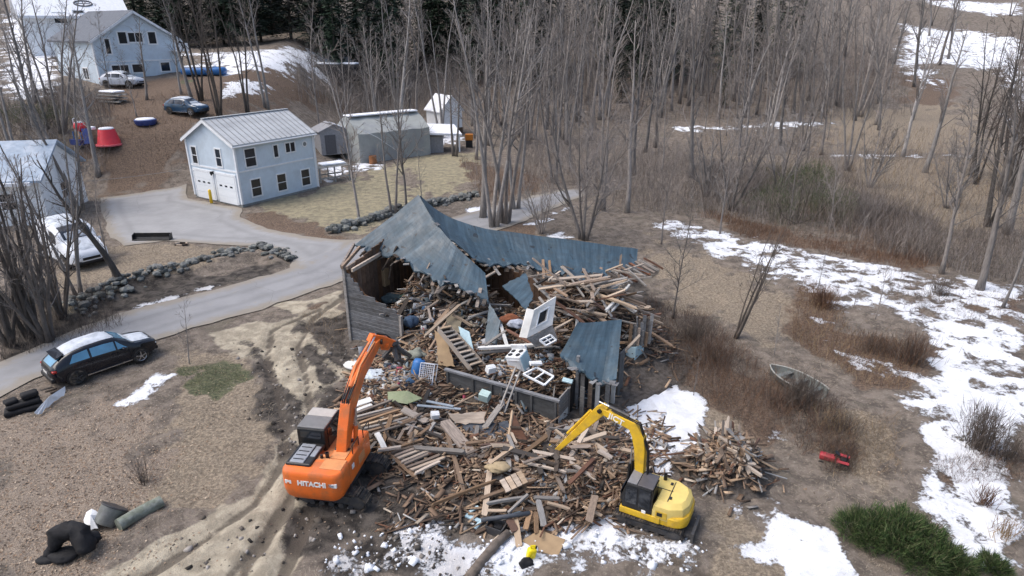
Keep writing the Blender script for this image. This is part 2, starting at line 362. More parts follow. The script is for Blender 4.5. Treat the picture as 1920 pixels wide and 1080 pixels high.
def mask_at(k, x, y):
    j = np.clip(np.searchsorted(xs, x) - 1, 0, nc - 1); q = np.clip(np.searchsorted(ys, y) - 1, 0, nr - 1)
    return (MASK[k] if isinstance(k, str) else k)[q, j]
def GP(px, py):
    p = PT(px, py); return Vector((p.x, p.y, ground_z(p.x, p.y)))
m_ground, t, b = newmat('ground')
pos = N(t, 'ShaderNodeNewGeometry').outputs['Position']
n_big = noise(t, pos, .35, 5, .6); n_mid = noise(t, pos, 1.7, 6, .65, .3); n_fine = noise(t, pos, 9, 6, .7); n_vf = noise(t, pos, 34, 3, .7)
n_zone = math_(t, 'ADD', math_(t, 'MULTIPLY', n_mid, .55), math_(t, 'MULTIPLY', n_fine, .45))
def attr(k): return N(t, 'ShaderNodeAttribute', attribute_name='g_' + k).outputs['Fac']
c = mix(t, mrange(t, n_mid, .36, .64), (.10, .08, .064), (.21, .17, .135))
c = mix(t, mrange(t, n_fine, .5, .72), c, (.30, .255, .19))
c = mix(t, mrange(t, n_big, .55, .7), c, (.135, .115, .085))
def zone(c, k, col1, col2, lo=.4, hi=.6, amp=.55, n=None, cn=None):
    f = math_(t, 'ADD', attr(k), math_(t, 'MULTIPLY_ADD', n or n_zone, amp, -amp / 2))
    return mix(t, mrange(t, f, lo, hi), c, mix(t, mrange(t, cn or n_fine, .36, .66), col1, col2))
c = zone(c, 'lawn', (.20, .175, .115), (.33, .285, .17), cn=n_mid)
c = zone(c, 'straw', (.15, .118, .085), (.34, .27, .185))
c = zone(c, 'leaf', (.15, .115, .085), (.36, .285, .215), cn=n_vf)
c = zone(c, 'rust', (.085, .058, .042), (.20, .135, .088))
c = zone(c, 'green', (.055, .068, .035), (.15, .15, .075))
c = zone(c, 'track', (.27, .23, .165), (.45, .39, .285), cn=n_mid, amp=.4)
c = zone(c, 'mud', (.026, .022, .019), (.115, .097, .08), cn=n_mid, amp=.75)
c = mix(t, math_(t, 'MULTIPLY', mrange(t, math_(t, 'ADD', attr('rut'), math_(t, 'MULTIPLY_ADD', n_fine, .5, -.25)), .25, .7), .8), c, (.085, .068, .052))
hs_ = N(t, 'ShaderNodeHueSaturation'); hs_.inputs['Saturation'].default_value = .86; hs_.inputs['Value'].default_value = 1.0; t.links.new(c, hs_.inputs['Color']); c = hs_.outputs[0]
# snow: a thin, broken, partly dirty cover
n_sn = noise(t, pos, .75, 5, .6, .4)
sn = math_(t, 'ADD', math_(t, 'MULTIPLY_ADD', n_sn, 1.7, math_(t, 'MULTIPLY_ADD', attr('snow'), .86, math_(t, 'MULTIPLY_ADD', n_big, .9, -1.42))), math_(t, 'ADD', math_(t, 'MULTIPLY_ADD', n_mid, .95, -.475), math_(t, 'MULTIPLY_ADD', n_fine, .8, -.40)))
sf = mrange(t, sn, .42, .56)
sc_ = mix(t, mrange(t, n_mid, .42, .75), (.80, .82, .86), (.62, .63, .65))
sc_ = mix(t, mrange(t, n_fine, .6, .74, 0, .6), sc_, (.30, .26, .22))
sc_ = mix(t, math_(t, 'MULTIPLY', mrange(t, attr('mud'), .3, .9), .5), sc_, (.30, .27, .24))
sc_ = mix(t, mrange(t, sn, .46, .68), (.42, .43, .45), sc_)
c = mix(t, sf, c, sc_)
t.links.new(c, b.inputs['Base Color']); b.inputs['Roughness'].default_value = .9; b.inputs['Specular IOR Level'].default_value = .25
bp = N(t, 'ShaderNodeBump'); bp.inputs['Strength'].default_value = .8; bp.inputs['Distance'].default_value = .07
t.links.new(math_(t, 'ADD', n_fine, math_(t, 'ADD', math_(t, 'MULTIPLY', n_vf, .5), math_(t, 'MULTIPLY', sf, .5))), bp.inputs['Height']); t.links.new(bp.outputs[0], b.inputs['Normal'])
g_o = fast_mesh('ground', V, loops, 4, m_ground); g_o['kind'] = 'structure'
for k in MASK:
    a = g_o.data.attributes.new('g_' + k, 'FLOAT', 'POINT'); a.data.foreach_set('value', MASK[k].astype(np.float32).ravel())
g_o.data.polygons.foreach_set('use_smooth', [True] * len(g_o.data.polygons))
# ---------------------------------------------------------------- road and driveway (sheets above the ground)
def paving(name, poly, m, lift, step):
    x0, y0 = poly.min(0); x1, y1 = poly.max(0)
    bm = bmesh.new(); vs = [bm.verts.new((p[0], p[1], 0)) for p in poly]; bm.faces.new(vs)
    for ax, a0, a1 in ((0, x0, x1), (1, y0, y1)):
        k = a0 + step
        while k < a1:
            co = [0, 0, 0]; no = [0, 0, 0]; co[ax] = k; no[ax] = 1
            bmesh.ops.bisect_plane(bm, geom=list(bm.verts) + list(bm.edges) + list(bm.faces), plane_co=co, plane_no=no); k += step
    for v in bm.verts: v.co.z = float(terr(v.co.x, v.co.y)) + lift
    vx = np.array([v.co.x for v in bm.verts]); vy = np.array([v.co.y for v in bm.verts]); ed = -np.minimum(sdf(road_w, vx, vy), sdf(drive_w, vx, vy))
    bmesh.ops.recalc_face_normals(bm, faces=bm.faces)
    if sum(f.normal.z for f in bm.faces) < 0: bmesh.ops.reverse_faces(bm, faces=bm.faces)
    me = bpy.data.meshes.new(name); bm.to_mesh(me); bm.free(); me.materials.append(m); at_ = me.attributes.new('edge', 'FLOAT', 'POINT'); at_.data.foreach_set('value', ed.astype(np.float32))
    o = bpy.data.objects.new(name, me); C.objects.link(o); o['kind'] = 'structure'; return o
def asphalt(name, col, warm):
    m, t, b = newmat(name); pos = N(t, 'ShaderNodeNewGeometry').outputs['Position']
    a = noise(t, pos, .5, 5, .6); f = noise(t, pos, 14, 4, .7); q = noise(t, pos, 1.6, 6, .7, .6)
    c = mix(t, mrange(t, a, .3, .7), col, tuple(x * 1.22 for x in col))
    c = mix(t, mrange(t, f, .5, .8, 0, .35), c, tuple(x * .72 for x in col))
    c = mix(t, mrange(t, q, .58, .74, 0, .5), c, warm)
    eg = N(t, 'ShaderNodeAttribute', attribute_name='edge').outputs['Fac']
    c = mix(t, mrange(t, math_(t, 'ADD', eg, math_(t, 'MULTIPLY_ADD', q, 1.6, -.8)), .1, .9, .75, 0), c, (.25, .215, .165))
    ln_ = math_(t, 'ABSOLUTE', math_(t, 'ADD', math_(t, 'ADD', eg, math_(t, 'MULTIPLY_ADD', a, .6, -.3)), -1.45))
    c = mix(t, mrange(t, ln_, .0, .45, .30, 0), c, tuple(x * .62 for x in col))
    vo = N(t, 'ShaderNodeTexVoronoi', feature='DISTANCE_TO_EDGE'); vo.inputs['Scale'].default_value = .16
    vm = N(t, 'ShaderNodeVectorMath', operation='MULTIPLY_ADD'); vm.inputs[1].default_value = (1, 1, 0); nn = N(t, 'ShaderNodeTexNoise'); nn.inputs['Scale'].default_value = .8; t.links.new(pos, nn.inputs['Vector'])
    t.links.new(pos, vm.inputs[0]); t.links.new(nn.outputs[1], vm.inputs[2]); t.links.new(vm.outputs[0], vo.inputs['Vector'])
    c = mix(t, math_(t, 'MULTIPLY', mrange(t, vo.outputs[0], .0, .005, 1, 0), .3), c, (.09, .09, .09))
    t.links.new(c, b.inputs['Base Color']); b.inputs['Roughness'].default_value = .8; b.inputs['Specular IOR Level'].default_value = .35
    return m
def ragged(poly, step, amp, seed):
    o = []
    for a, b_ in zip(poly, np.roll(poly, -1, 0)):
        n = max(1, int(np.linalg.norm(b_ - a) / step))
        for k in range(n):
            p = a + (b_ - a) * k / n
            o.append(p + amp * (np.array([fbm(p[0] * 1.1, p[1] * 1.1, seed, 3), fbm(p[0] * 1.1 + 40, p[1] * 1.1, seed, 3)]) - .5))
    return np.array(o)
m_asph = asphalt('road_asphalt', (.225, .226, .232), (.30, .275, .225)); m_drv = asphalt('driveway_asphalt', (.25, .25, .252), (.33, .315, .29))
paving('road', ragged(road_w, .8, .7, 61), m_asph, .035, .55); paving('driveway', ragged(drive_w, .8, .6, 62), m_drv, .029, .6)
# dark seam where the driveway meets the street, painted salt streaks stay in the asphalt itself
# ================================================================ BUILDINGS
m_siding = mat('blue_siding', (.61, .70, .78), .6, .05, 2, wave=('Z', 4.2, .5), dirt=(.42, .48, .53), dirtamt=.45, dirtscale=.6)
m_white = mat('white_paint', (.78, .80, .82), .5, .04, 3, dirt=(.55, .55, .54), dirtamt=.25)
m_glass = mat('window_glass', (.018, .022, .028), .08, .2, 2, spec=.6)
m_roofmetal = mat('roof_metal', (.46, .475, .485), .5, .12, 1.2, stretch=(1, .25, 1), dirt=(.31, .32, .33), dirtamt=.5, dirtscale=1.0)
m_seam = mat('roof_seam', (.25, .255, .265), .5, .1)
m_concrete = mat('concrete', (.22, .23, .225), .85, .15, 5)
m_black = mat('black_trim_and_shade', (.012, .012, .014), .5, .1)
m_snow = mat('snow_cover', (.80, .82, .86), .7, .05, 4, dirt=(.60, .62, .66), dirtamt=.4, dirtscale=3, bump=.35, bscale=9)
m_yellow = mat('yellow_paint', (.72, .47, .03), .5, .08)
m_shingle = mat('grey_shingle', (.10, .112, .135), .85, .2, 9, stretch=(1, 3, 1), dirt=(.22, .23, .25), dirtamt=.4)
def wall_local(root, px, py, axis, val):                  # photo position -> local point on the wall plane local[axis] = val
    bpy.context.view_layer.update()
    Mi = root.matrix_world.inverted(); o = Mi @ Vector((0, 0, CAM_H)); d = (Mi.to_3x3() @ Vector(ray(px, py)))
    t = (val - o[axis]) / d[axis]; return o + d * t
def window(root, c, wd, h, axis, sign, sash=True, mull=False, fr=.11, fm=None):
    # axis: wall normal axis in local space (0 or 1), sign: outward direction
    def S(a, b, c_): return (a, b, c_) if axis == 1 else (b, a, c_)
    f = MB(); cx, cy, cz = c; nrm = sign
    def put(mb, along, up, sal, sup, out, th):
        p = [cx, cy, cz + up]; al = 0 if axis == 1 else 1
        p[al] += along; p[axis] += nrm * out
        sz = [0, 0, sup]; sz[al] = sal; sz[axis] = th; mb.box(p, sz)
    for sx in (-1, 1): put(f, sx * (wd / 2 + fr / 2), 0, fr, h + 2 * fr, .03, .06)
    for sz in (-1, 1): put(f, 0, sz * (h / 2 + fr / 2), wd, fr, .03, .06)
    fo = f.build('window', fm or m_white, root)
    if sash:
        for k in (-1, 1):
            g = MB(); put(g, 0, k * h / 4, wd, h / 2 - .03, .012 - .006 * k, .012); g.build('pane', m_glass, fo)
        r = MB(); put(r, 0, 0, wd, .05, .03, .04); r.build('sash_rail', fm or m_white, fo)
    elif mull:
        for k in (-1, 1):
            g = MB(); put(g, k * wd / 4, 0, wd / 2 - .04, h, .012, .012); g.build('pane', m_glass, fo)
        r = MB(); put(r, 0, 0, .08, h, .03, .04); r.build('mullion', fm or m_white, fo)
    else:
        g = MB(); put(g, 0, 0, wd, h, .012, .012); g.build('pane', m_glass, fo)
    return fo
def gable_body(W, L, eave, ridge, z0=0):                  # closed solid: gable ends at y = 0 and y = L
    v = [(0, 0, z0), (W, 0, z0), (W, 0, eave), (W / 2, 0, ridge), (0, 0, eave)]
    return MB().prism(v, (0, L, 0))
def roof_slab(W, L, eave, ridge, side, over=.3, th=.14, lift=.02):
    sx = 0 if side < 0 else W; k = (ridge - eave) / (W / 2); e = Vector((sx + side * over, 0, eave - k * over + lift)); r = Vector((W / 2, 0, ridge + lift))
    a = [e + Vector((0, -over, 0)), r + Vector((0, -over, 0)), r + Vector((0, L + over, 0)), e + Vector((0, L + over, 0))]
    return MB().prism(a, (0, 0, th)), e, r
# ---- the pale blue two-storey garage
ga = empty('garage', (-28.4, 56.5, 0), math.atan2(-.545, .838))
tag(ga, 'pale blue two-storey garage with white ribbed roof and two overhead doors', 'garage')
W, L, EV, RG = 6.7, 8.1, 5.25, 6.95
gable_body(W, L, EV, RG, .22).build('wall', m_siding, ga)
MB().box((W / 2, L / 2, .0), (W + .06, L + .06, .46)).build('foundation', m_concrete, ga)
for sd in (-1, 1):
    mb, e, r = roof_slab(W, L, EV, RG, sd); ro = mb.build('roof', m_roofmetal, ga)
    for k in range(17):
        y = -.22 + k * (L + .44) / 16; s = MB(); s.beam(e + Vector((0, y, .165)), r + Vector((0, y, .165)), .045, .05); s.build('seam', m_seam, ro)
MB().beam((W / 2, -.3, RG + .19), (W / 2, L + .3, RG + .19), .3, .05).build('ridge_cap', m_roofmetal, ga)
for x, y in ((-.015, -.015), (W + .015, -.015), (W + .015, L + .015)): MB().box((x, y, (EV + .25) / 2), (.17, .17, EV - .3)).build('corner_board', m_white, ga)
MB().box((W / 2, -.02, 2.98), (W - .3, .05, .14)).build('belt_trim', m_white, ga); MB().box((W + .02, L / 2, 2.98), (.05, L - .3, .14)).build('belt_trim', m_white, ga)
for sd in (-1, 1):
    k = (RG - EV) / (W / 2); x0 = -.3 if sd < 0 else W + .3
    MB().beam((x0, -.31, EV - k * .3 - .04), (W / 2, -.31, RG - .04), .05, .2).build('rake_board', m_white, ga)
for cx in (1.78, 4.92):
    dr = MB().box((cx, -.03, 1.32), (2.62, .08, 2.36)).build('door', mat('door_white', (.80, .83, .85), .45, .03), ga)
    for q in range(4): MB().box((cx, -.085, .42 + q * .6), (2.56, .03, .56)).build('panel', MATS['door_white'], dr)
    for q in (-1, 0, 1): MB().box((cx + q * .72, -.105, 1.62), (.34, .02, .14)).build('pane', m_glass, dr)
    MB().box((cx, -.05, 2.62), (2.9, .1, .2)).box((cx - 1.41, -.05, 1.36), (.14, .1, 2.32)).box((cx + 1.41, -.05, 1.36), (.14, .1, 2.32)).build('door_frame', m_white, ga)
MB().box((3.35, -.2, 2.62), (.16, .3, .22)).lathe((3.35, -.28, 2.4), [(.05, 0), (.09, .12)], n=10).build('wall_lamp', m_black, ga)
for px, py in ((365.4, 290.7), (410.2, 295.9)):
    c = wall_local(ga, px, py, 1, 0); window(ga, c, .68, 1.42, 1, -1)
for px, py, wd, h, kind in ((469, 295.4, .98, 1.45, 's'), (516.7, 283.3, .42, 1.0, 'n'), (543.7, 276, 1.0, .78, 'm'), (480.4, 351.5, .9, 1.42, 's'), (528.3, 341.7, .9, 1.42, 's'), (572.8, 332.4, .9, 1.42, 's')):
    c = wall_local(ga, px, py, 0, W); window(ga, c, wd, h, 0, 1, sash=kind == 's', mull=kind == 'm')
c = wall_local(ga, 570.4, 269.8, 0, W)
vn = MB().lathe(c, [(.30, .0), (.30, .05), (.19, .055)], axis=(1, 0, 0), n=20).build('round_vent', m_white, ga)
MB().lathe(c + Vector((.056, 0, 0)), [(.18, 0), (.18, .01)], axis=(1, 0, 0), n=20).build('louvre', m_concrete, vn)
for y0, y1 in ((-.3, 8.4),): MB().tube([(W + .36, y0, EV - .17), (W + .36, y1, EV - .17)], .06, 8).build('gutter', m_white, ga); MB().tube([(W + .36, 8.2, EV - .2), (W + .1, 8.2, EV - .6), (W + .1, 8.2, .2)], .045, 8).build('downpipe', m_white, ga)
bo = empty('bollard', P(397, 382)); tag(bo, 'yellow bollard standing between the two garage doors', 'bollard')
MB().lathe((0, 0, 0), [(.13, -.1), (.13, 1.15), (.09, 1.24), (.02, 1.27)], n=14).build('post', m_yellow, bo, smooth=True)
MB().lathe((0, 0, 0), [(.2, .0), (.2, .06)], n=14).build('base_plate', m_concrete, bo)
# ---- the blue gabled house on the rise
def facing(p, deg):                                       # rotation so that local x runs to the right of the view, turned away by deg
    f = Vector((p.x, p.y, 0)).normalized(); r = Vector((f.y, -f.x, 0)); a = R(deg); g = r * math.cos(a) + f * math.sin(a); return math.atan2(g.y, g.x)
A = PT(190, 160); bh = empty('house', A, facing(A, 24)); tag(bh, 'pale blue gabled house with grey roof standing on the rise', 'house')
W, L, EV, RG = 10.2, 10.0, 4.9, 8.0
gable_body(W, L, EV, RG, -1.5).build('wall', m_siding, bh)
for sd in (-1, 1):
    mb, e, r = roof_slab(W, L, EV, RG, sd, .45, .2); mb.build('roof', m_shingle, bh)
    k = (RG - EV) / (W / 2); x0 = -.45 if sd < 0 else W + .45
    MB().beam((x0, -.47, EV - k * .45 + .03), (W / 2, -.47, RG + .03), .06, .26).build('rake_board', m_white, bh)
for x in (0, W): MB().box((x, -.02, (EV - 1.5) / 2), (.2, .2, EV + 1.4)).build('corner_board', m_white, bh)
MB().box((W / 2, -.03, 2.55), (W - .3, .05, .16)).build('belt_trim', m_white, bh)
for px, py, wd, h, mu in ((230, 71, 1.0, 1.25, 0), (253, 70, 1.7, 1.0, 1), (285, 71, .9, 1.3, 0), (310, 125, 1.1, 1.0, 0), (226, 130, 1.9, .9, 1), (258, 128, 1.2, .9, 0), (202, 87, .5, 1.6, 0)):
    c = wall_local(bh, px, py, 1, 0); window(bh, c, wd, h, 1, -1, sash=False, mull=mu, fr=.16)
for y, z in ((3, 1.2), (7, 1.2), (5, 4.3)): window(bh, (0, y, z), 1.2, 1.2, 0, -1, sash=False, mull=True, fr=.14)
MB().box((9.7, -.9, 3.6), (1.6, 1.8, .12)).box((9.1, -1.7, 1.7), (.12, .12, 3.8)).box((10.3, -1.7, 1.7), (.12, .12, 3.8)).box((9.7, -1.7, 4.1), (1.6, .05, .8)).build('balcony', m_white, bh)
# ---- the white snow-roofed house behind it
A = G(-68.5, 97); wh = empty('house', A, facing(A, 4)); tag(wh, 'white house with a snow covered roof and an oval sign, at the top edge', 'house')
W, L, EV, RG = 13.0, 9.0, 5.6, 9.0
v = [(0, 0, -2), (0, L, -2), (0, L, EV), (0, L / 2, RG), (0, 0, EV)]
MB().prism(v, (W, 0, 0)).build('wall', m_white, wh)
k = (RG - EV) / (L / 2)
for y0 in (-.6, L + .6):
    e = Vector((-.5, y0, EV - k * .6 + .03)); r = Vector((-.5, L / 2, RG + .03)); MB().prism([e, r, r + Vector((W + 1, 0, 0)), e + Vector((W + 1, 0, 0))], (0, 0, .35)).build('roof', m_snow, wh)
for px, py, wd, h in ((113, 34, 1.5, 1.3), (150, 36, 1.2, 2.2), (167, 33, 1.4, 1.0)):
    c = wall_local(wh, px, py, 1, 0); window(wh, c, wd, h, 1, -1, sash=False, fr=.15)
nrm = Vector((0, -k, 1)).normalized(); nrm = Vector((0, -math.sin(math.atan(k)), math.cos(math.atan(k))))
c0 = Vector((8.0, 1.7, EV + k * 1.7 + .38)); ring = []
tx = Vector((1, 0, 0)); ty = nrm.cross(tx)
ring = [c0 + tx * 1.15 * math.cos(a * math.pi / 12) + ty * .62 * math.sin(a * math.pi / 12) + nrm * .03 for a in range(25)]
MB().tube(ring, .11, 6).tube([c0 - tx * .9, c0 + tx * .9], .07, 5).tube([c0 - ty * .5, c0 + ty * .5], .07, 5).build('oval_sign', mat('dark_grey', (.09, .09, .10), .6, .1), wh)
# ---- white house with a blue-grey roof behind the tree clump at the left
A = Vector((-46.5, 45.5, 0)); lh = empty('house', A, R(12)); tag(lh, 'white house with a blue grey roof behind the clump of bare stems', 'house')
W, L, EV, RG = 11.0, 7.5, 3.6, 5.7
v = [(0, 0, 0), (0, L, 0), (0, L, EV), (0, L / 2, RG), (0, 0, EV)]
MB().prism(v, (W, 0, 0)).build('wall', m_white, lh)
k = (RG - EV) / (L / 2); m_bgroof = mat('blue_grey_roof', (.25, .32, .41), .6, .12, 3, dirt=(.5, .54, .6), dirtamt=.5, dirtscale=.7)
for y0 in (-.5, L + .5):
    e = Vector((-.4, y0, EV - k * .5 + .03)); r = Vector((-.4, L / 2, RG + .03)); MB().prism([e, r, r + Vector((W + .8, 0, 0)), e + Vector((W + .8, 0, 0))], (0, 0, .18)).build('roof', m_bgroof, lh)
MB().box((W * .62, -.45, EV - .3), (W * .7, .5, .25)).build('snow_cover', m_snow, lh)
for x in (2.2, 5.4, 8.6): window(lh, (x, 0, 1.9), 1.0, 1.2, 1, -1, fr=.12)
window(lh, (W, 3.6, 1.9), 1.0, 1.2, 0, 1, fr=.12)
# ---- grey fabric storage shed, garden shed, carport, small outbuildings
A = PT(676, 308); ts = empty('storage_tent', A, facing(A, 26)); tag(ts, 'large grey arched storage tent on the lawn behind the garage', 'tent')
m_fab = mat('grey_fabric', (.33, .345, .33), .75, .10, 1.5, dirt=(.24, .25, .27), dirtamt=.6, dirtscale=.5, bump=.2, bscale=2)
prof = [(0, 0), (-.03, 1.7), (-.05, 3.3), (1.4, 4.3), (2.9, 5.0), (4.3, 4.3), (5.85, 3.3), (5.83, 1.7), (5.8, 0)]
rows = []
for k in range(9):
    x = k * 9.2 / 8; sag = -.10 if k % 2 else 0
    rows.append([(x, y, z + (sag if 0 < i < 8 else 0)) for i, (y, z) in enumerate(prof)])
MB().grid(rows).build('cover', m_fab, ts, auto=25)
for x in (0.0, 9.2): MB().prism([(x, y, z) for y, z in prof], (.03, 0, 0)).build('end_panel', m_fab, ts)
MB().tube([(0, -.1, 4.0), (2.2, -.22, 2.8), (4.4, -.1, 1.2)], .03, 5).build('rope', m_white, ts)
MB().rbox((4.6, 2.9, 4.98), (9, 1.5, .16), .06).build('snow_cover', m_snow, ts)
A = PT(604, 292); gs = empty('garden_shed', A, facing(A, 15)); tag(gs, 'small grey garden shed with a dark door beside the storage tent', 'shed')
m_gsh = mat('grey_boards', (.27, .27, .28), .8, .12, 5)
gable_body(3.4, 3.0, 2.6, 3.3).build('wall', m_gsh, gs); MB().box((1.1, -.04, 1.15), (1.2, .06, 2.1)).build('door', mat('dark_grey', (.09, .09, .10)), gs)
for sd in (-1, 1): roof_slab(3.4, 3.0, 2.6, 3.3, sd, .2, .1)[0].build('roof', m_snow if sd > 0 else m_gsh, gs)
A = PT(602, 345); pt = empty('garden_table', A, facing(A, 20)); tag(pt, 'weathered wooden garden frame with snow on top behind the garage', 'garden frame')
m_grey_w = mat('silver_wood', (.34, .33, .31), .85, .2, 8, stretch=(.3, 2, 2))
for x in (0, 1.5, 3.0):
    for y in (0, 1.8): MB().box((x, y, .75), (.12, .12, 1.5)).build('leg', m_grey_w, pt)
for y in (0, .45, .9, 1.35, 1.8): MB().box((1.5, y, 1.53), (3.3, .2, .06)).build('slat', m_grey_w, pt)
MB().box((1.5, -.02, .5), (3.0, .08, .14)).box((1.5, 1.82, .5), (3.0, .08, .14)).build('rail', m_grey_w, pt)
MB().rbox((1.7, 1.1, 1.66), (2.4, 1.3, .2), .09).build('snow_cover', m_snow, pt)
A = PT(806, 288); cp = empty('carport', A, facing(A, 10)); tag(cp, 'low grey carport with white posts at the end of the tent', 'carport')
MB().prism([(-.3, -.3, 2.3), (4.0, -.3, 2.0), (4.0, 4.0, 2.6), (-.3, 4.0, 2.9)], (0, 0, .22)).build('roof', m_snow, cp)
for x in (0, 3.7):
    for y in (0, 3.7): MB().box((x, y, 1.1), (.16, .16, 2.2)).build('post', m_white, cp)
MB().box((.9, 1.9, 1.0), (1.7, 3.4, 2.0)).build('wall', m_gsh, cp)
A = PT(828, 256); ws = empty('cabin', A, facing(A, 30)); tag(ws, 'small white gabled cabin between the trunks behind the carport', 'cabin')
gable_body(3.4, 4.0, 3.4, 5.2, 1.0).build('wall', m_white, ws); MB().box((1.7, 2, .5), (3.5, 4.1, 1.0)).build('base', mat('brown_boards', (.10, .07, .05), .8, .2, 5), ws)
for sd in (-1, 1): roof_slab(3.4, 4.0, 3.4, 5.2, sd, .25, .15)[0].build('roof', m_snow, ws)
A = PT(880, 277); ob = empty('cabinet', A, facing(A, 0)); tag(ob, 'orange box on a dark stand between the tree trunks', 'box')
m_orange_b = mat('dull_orange', (.42, .15, .02), .6, .15)
MB().rbox((0, 0, 1.35), (1.0, .8, .75), .05).build('body', m_orange_b, ob); MB().box((0, 0, .5), (.85, .7, 1.0)).build('stand', m_black, ob)
A = PT(700, 308); tb = empty('barrel', A); tag(tb, 'rusty brown barrel standing against the storage tent', 'barrel')
MB().lathe((0, 0, 0), [(.42, 0), (.45, .3), (.43, .34), (.45, .65), (.42, .95), (.38, .95), (.36, .9)], n=18).build('body', mat('rust_brown', (.24, .10, .04), .7, .25, 5), tb, auto=40)
# ================================================================ THE WRECKED HOUSE
m_old = mat('old_board', (.215, .16, .12), .85, .3, 7, stretch=(.35, 2.5, 2.5), rnd=.5, rndhue=.45, dirt=(.07, .055, .045), dirtamt=.5, dirtscale=3)
m_pale = mat('pale_board', (.40, .32, .245), .8, .2, 7, stretch=(.35, 2.5, 2.5), rnd=.25, rndhue=.3, dirt=(.2, .15, .11), dirtamt=.4)
m_dark = mat('dark_board', (.055, .045, .038), .85, .3, 7, stretch=(.35, 2.5, 2.5), rnd=.5, rndhue=.4)
m_redw = mat('red_brown_board', (.135, .072, .05), .85, .25, 7, stretch=(.35, 2.5, 2.5), rnd=.35, rndhue=.2)
m_greyw = mat('grey_board', (.25, .235, .22), .85, .25, 7, stretch=(.35, 2.5, 2.5), rnd=.35, rndhue=.4, dirt=(.1, .09, .08), dirtamt=.45)
m_whitew = mat('chalky_white', (.62, .62, .60), .75, .1, 5, rnd=.12, dirt=(.36, .35, .33), dirtamt=.5)
m_clap = mat('weathered_clapboard', (.16, .165, .175), .8, .3, 5, stretch=(.2, 2, 2), rnd=.3, rndhue=.3, dirt=(.085, .075, .07), dirtamt=.6, dirtscale=2)
m_brownin = mat('brown_inside', (.12, .072, .046), .85, .3, 4, rnd=.35, rndhue=.2)
m_ply = mat('plywood', (.30, .21, .12), .75, .12, 3, dirt=(.22, .15, .09), dirtamt=.5, rnd=.12)
# roof covering with thin courses, measured along the sheet
m_roof, t, b = newmat('slate_blue_roofing')
ga_ = N(t, 'ShaderNodeAttribute', attribute_name='st'); pos = N(t, 'ShaderNodeNewGeometry').outputs['Position']
sx = N(t, 'ShaderNodeSeparateXYZ'); t.links.new(ga_.outputs['Vector'], sx.inputs[0])
crs = math_(t, 'FRACT', math_(t, 'MULTIPLY', sx.outputs[1], 5.0)); lane = math_(t, 'FLOOR', math_(t, 'MULTIPLY', sx.outputs[1], 5.0))
cx_ = N(t, 'ShaderNodeCombineXYZ'); t.links.new(math_(t, 'FLOOR', math_(t, 'MULTIPLY_ADD', sx.outputs[0], 2.6, math_(t, 'MULTIPLY', lane, .37))), cx_.inputs[0]); t.links.new(lane, cx_.inputs[1])
wn = N(t, 'ShaderNodeTexWhiteNoise', noise_dimensions='2D'); t.links.new(cx_.outputs[0], wn.inputs['Vector'])
str_ = N(t, 'ShaderNodeMapping'); str_.inputs['Scale'].default_value = (2.4, .22, 1); t.links.new(ga_.outputs['Vector'], str_.inputs['Vector'])
streak = noise(t, str_.outputs[0], 2.0, 5, .6); pn = noise(t, pos, 1.2, 6, .65)
c = mix(t, mrange(t, streak, .35, .68), (.028, .056, .078), (.062, .108, .145))
c = mix(t, mrange(t, pn, .5, .72, 0, .6), c, (.075, .105, .115))
c = mix(t, math_(t, 'MULTIPLY', wn.outputs[0], .35), c, (.03, .042, .052))
pd_ = noise(t, pos, 2.2, 3, .5, .8); c = mix(t, mrange(t, pd_, .66, .70, 0, .85), c, (.016, .02, .024))
t.links.new(c, b.inputs['Base Color']); t.links.new(mrange(t, pn, .3, .7, .42, .62), b.inputs['Roughness']); b.inputs['Specular IOR Level'].default_value = .5
bp = N(t, 'ShaderNodeBump'); bp.inputs['Strength'].default_value = .6; bp.inputs['Distance'].default_value = .025
t.links.new(math_(t, 'ADD', crs, math_(t, 'MULTIPLY', wn.outputs[0], .4)), bp.inputs['Height']); t.links.new(bp.outputs[0], b.inputs['Normal'])
U, Vv, A0 = Vector((.88, -.475, 0)).normalized(), Vector((.475, .88, 0)).normalized(), Vector((-7.75, 27.8, 0))
def HW(u, v, z): return A0 + U * u + Vv * v + Vector((0, 0, z))
house = empty('wrecked_house'); tag(house, 'half demolished wooden house with its slate blue roof sagging over the rubble', 'house')
def interp_poly(pts, s):                                   # pts: (s, px, py, z)
    a = [p[0] for p in pts]; return tuple(float(np.interp(s, a, [p[k] for p in pts])) for k in (1, 2, 3))
def smooth_curve(pts, n):
    out = []
    for i in range(n):
        s = i / (n - 1); ws = [interp_poly(pts, min(1, max(0, s + d))) for d in (-.05, -.025, 0, .025, .05)] if 0 < i < n - 1 else [interp_poly(pts, s)]
        q = [sum(w_[k] for w_ in ws) / len(ws) for k in range(3)]; out.append(P(*q))
    return out
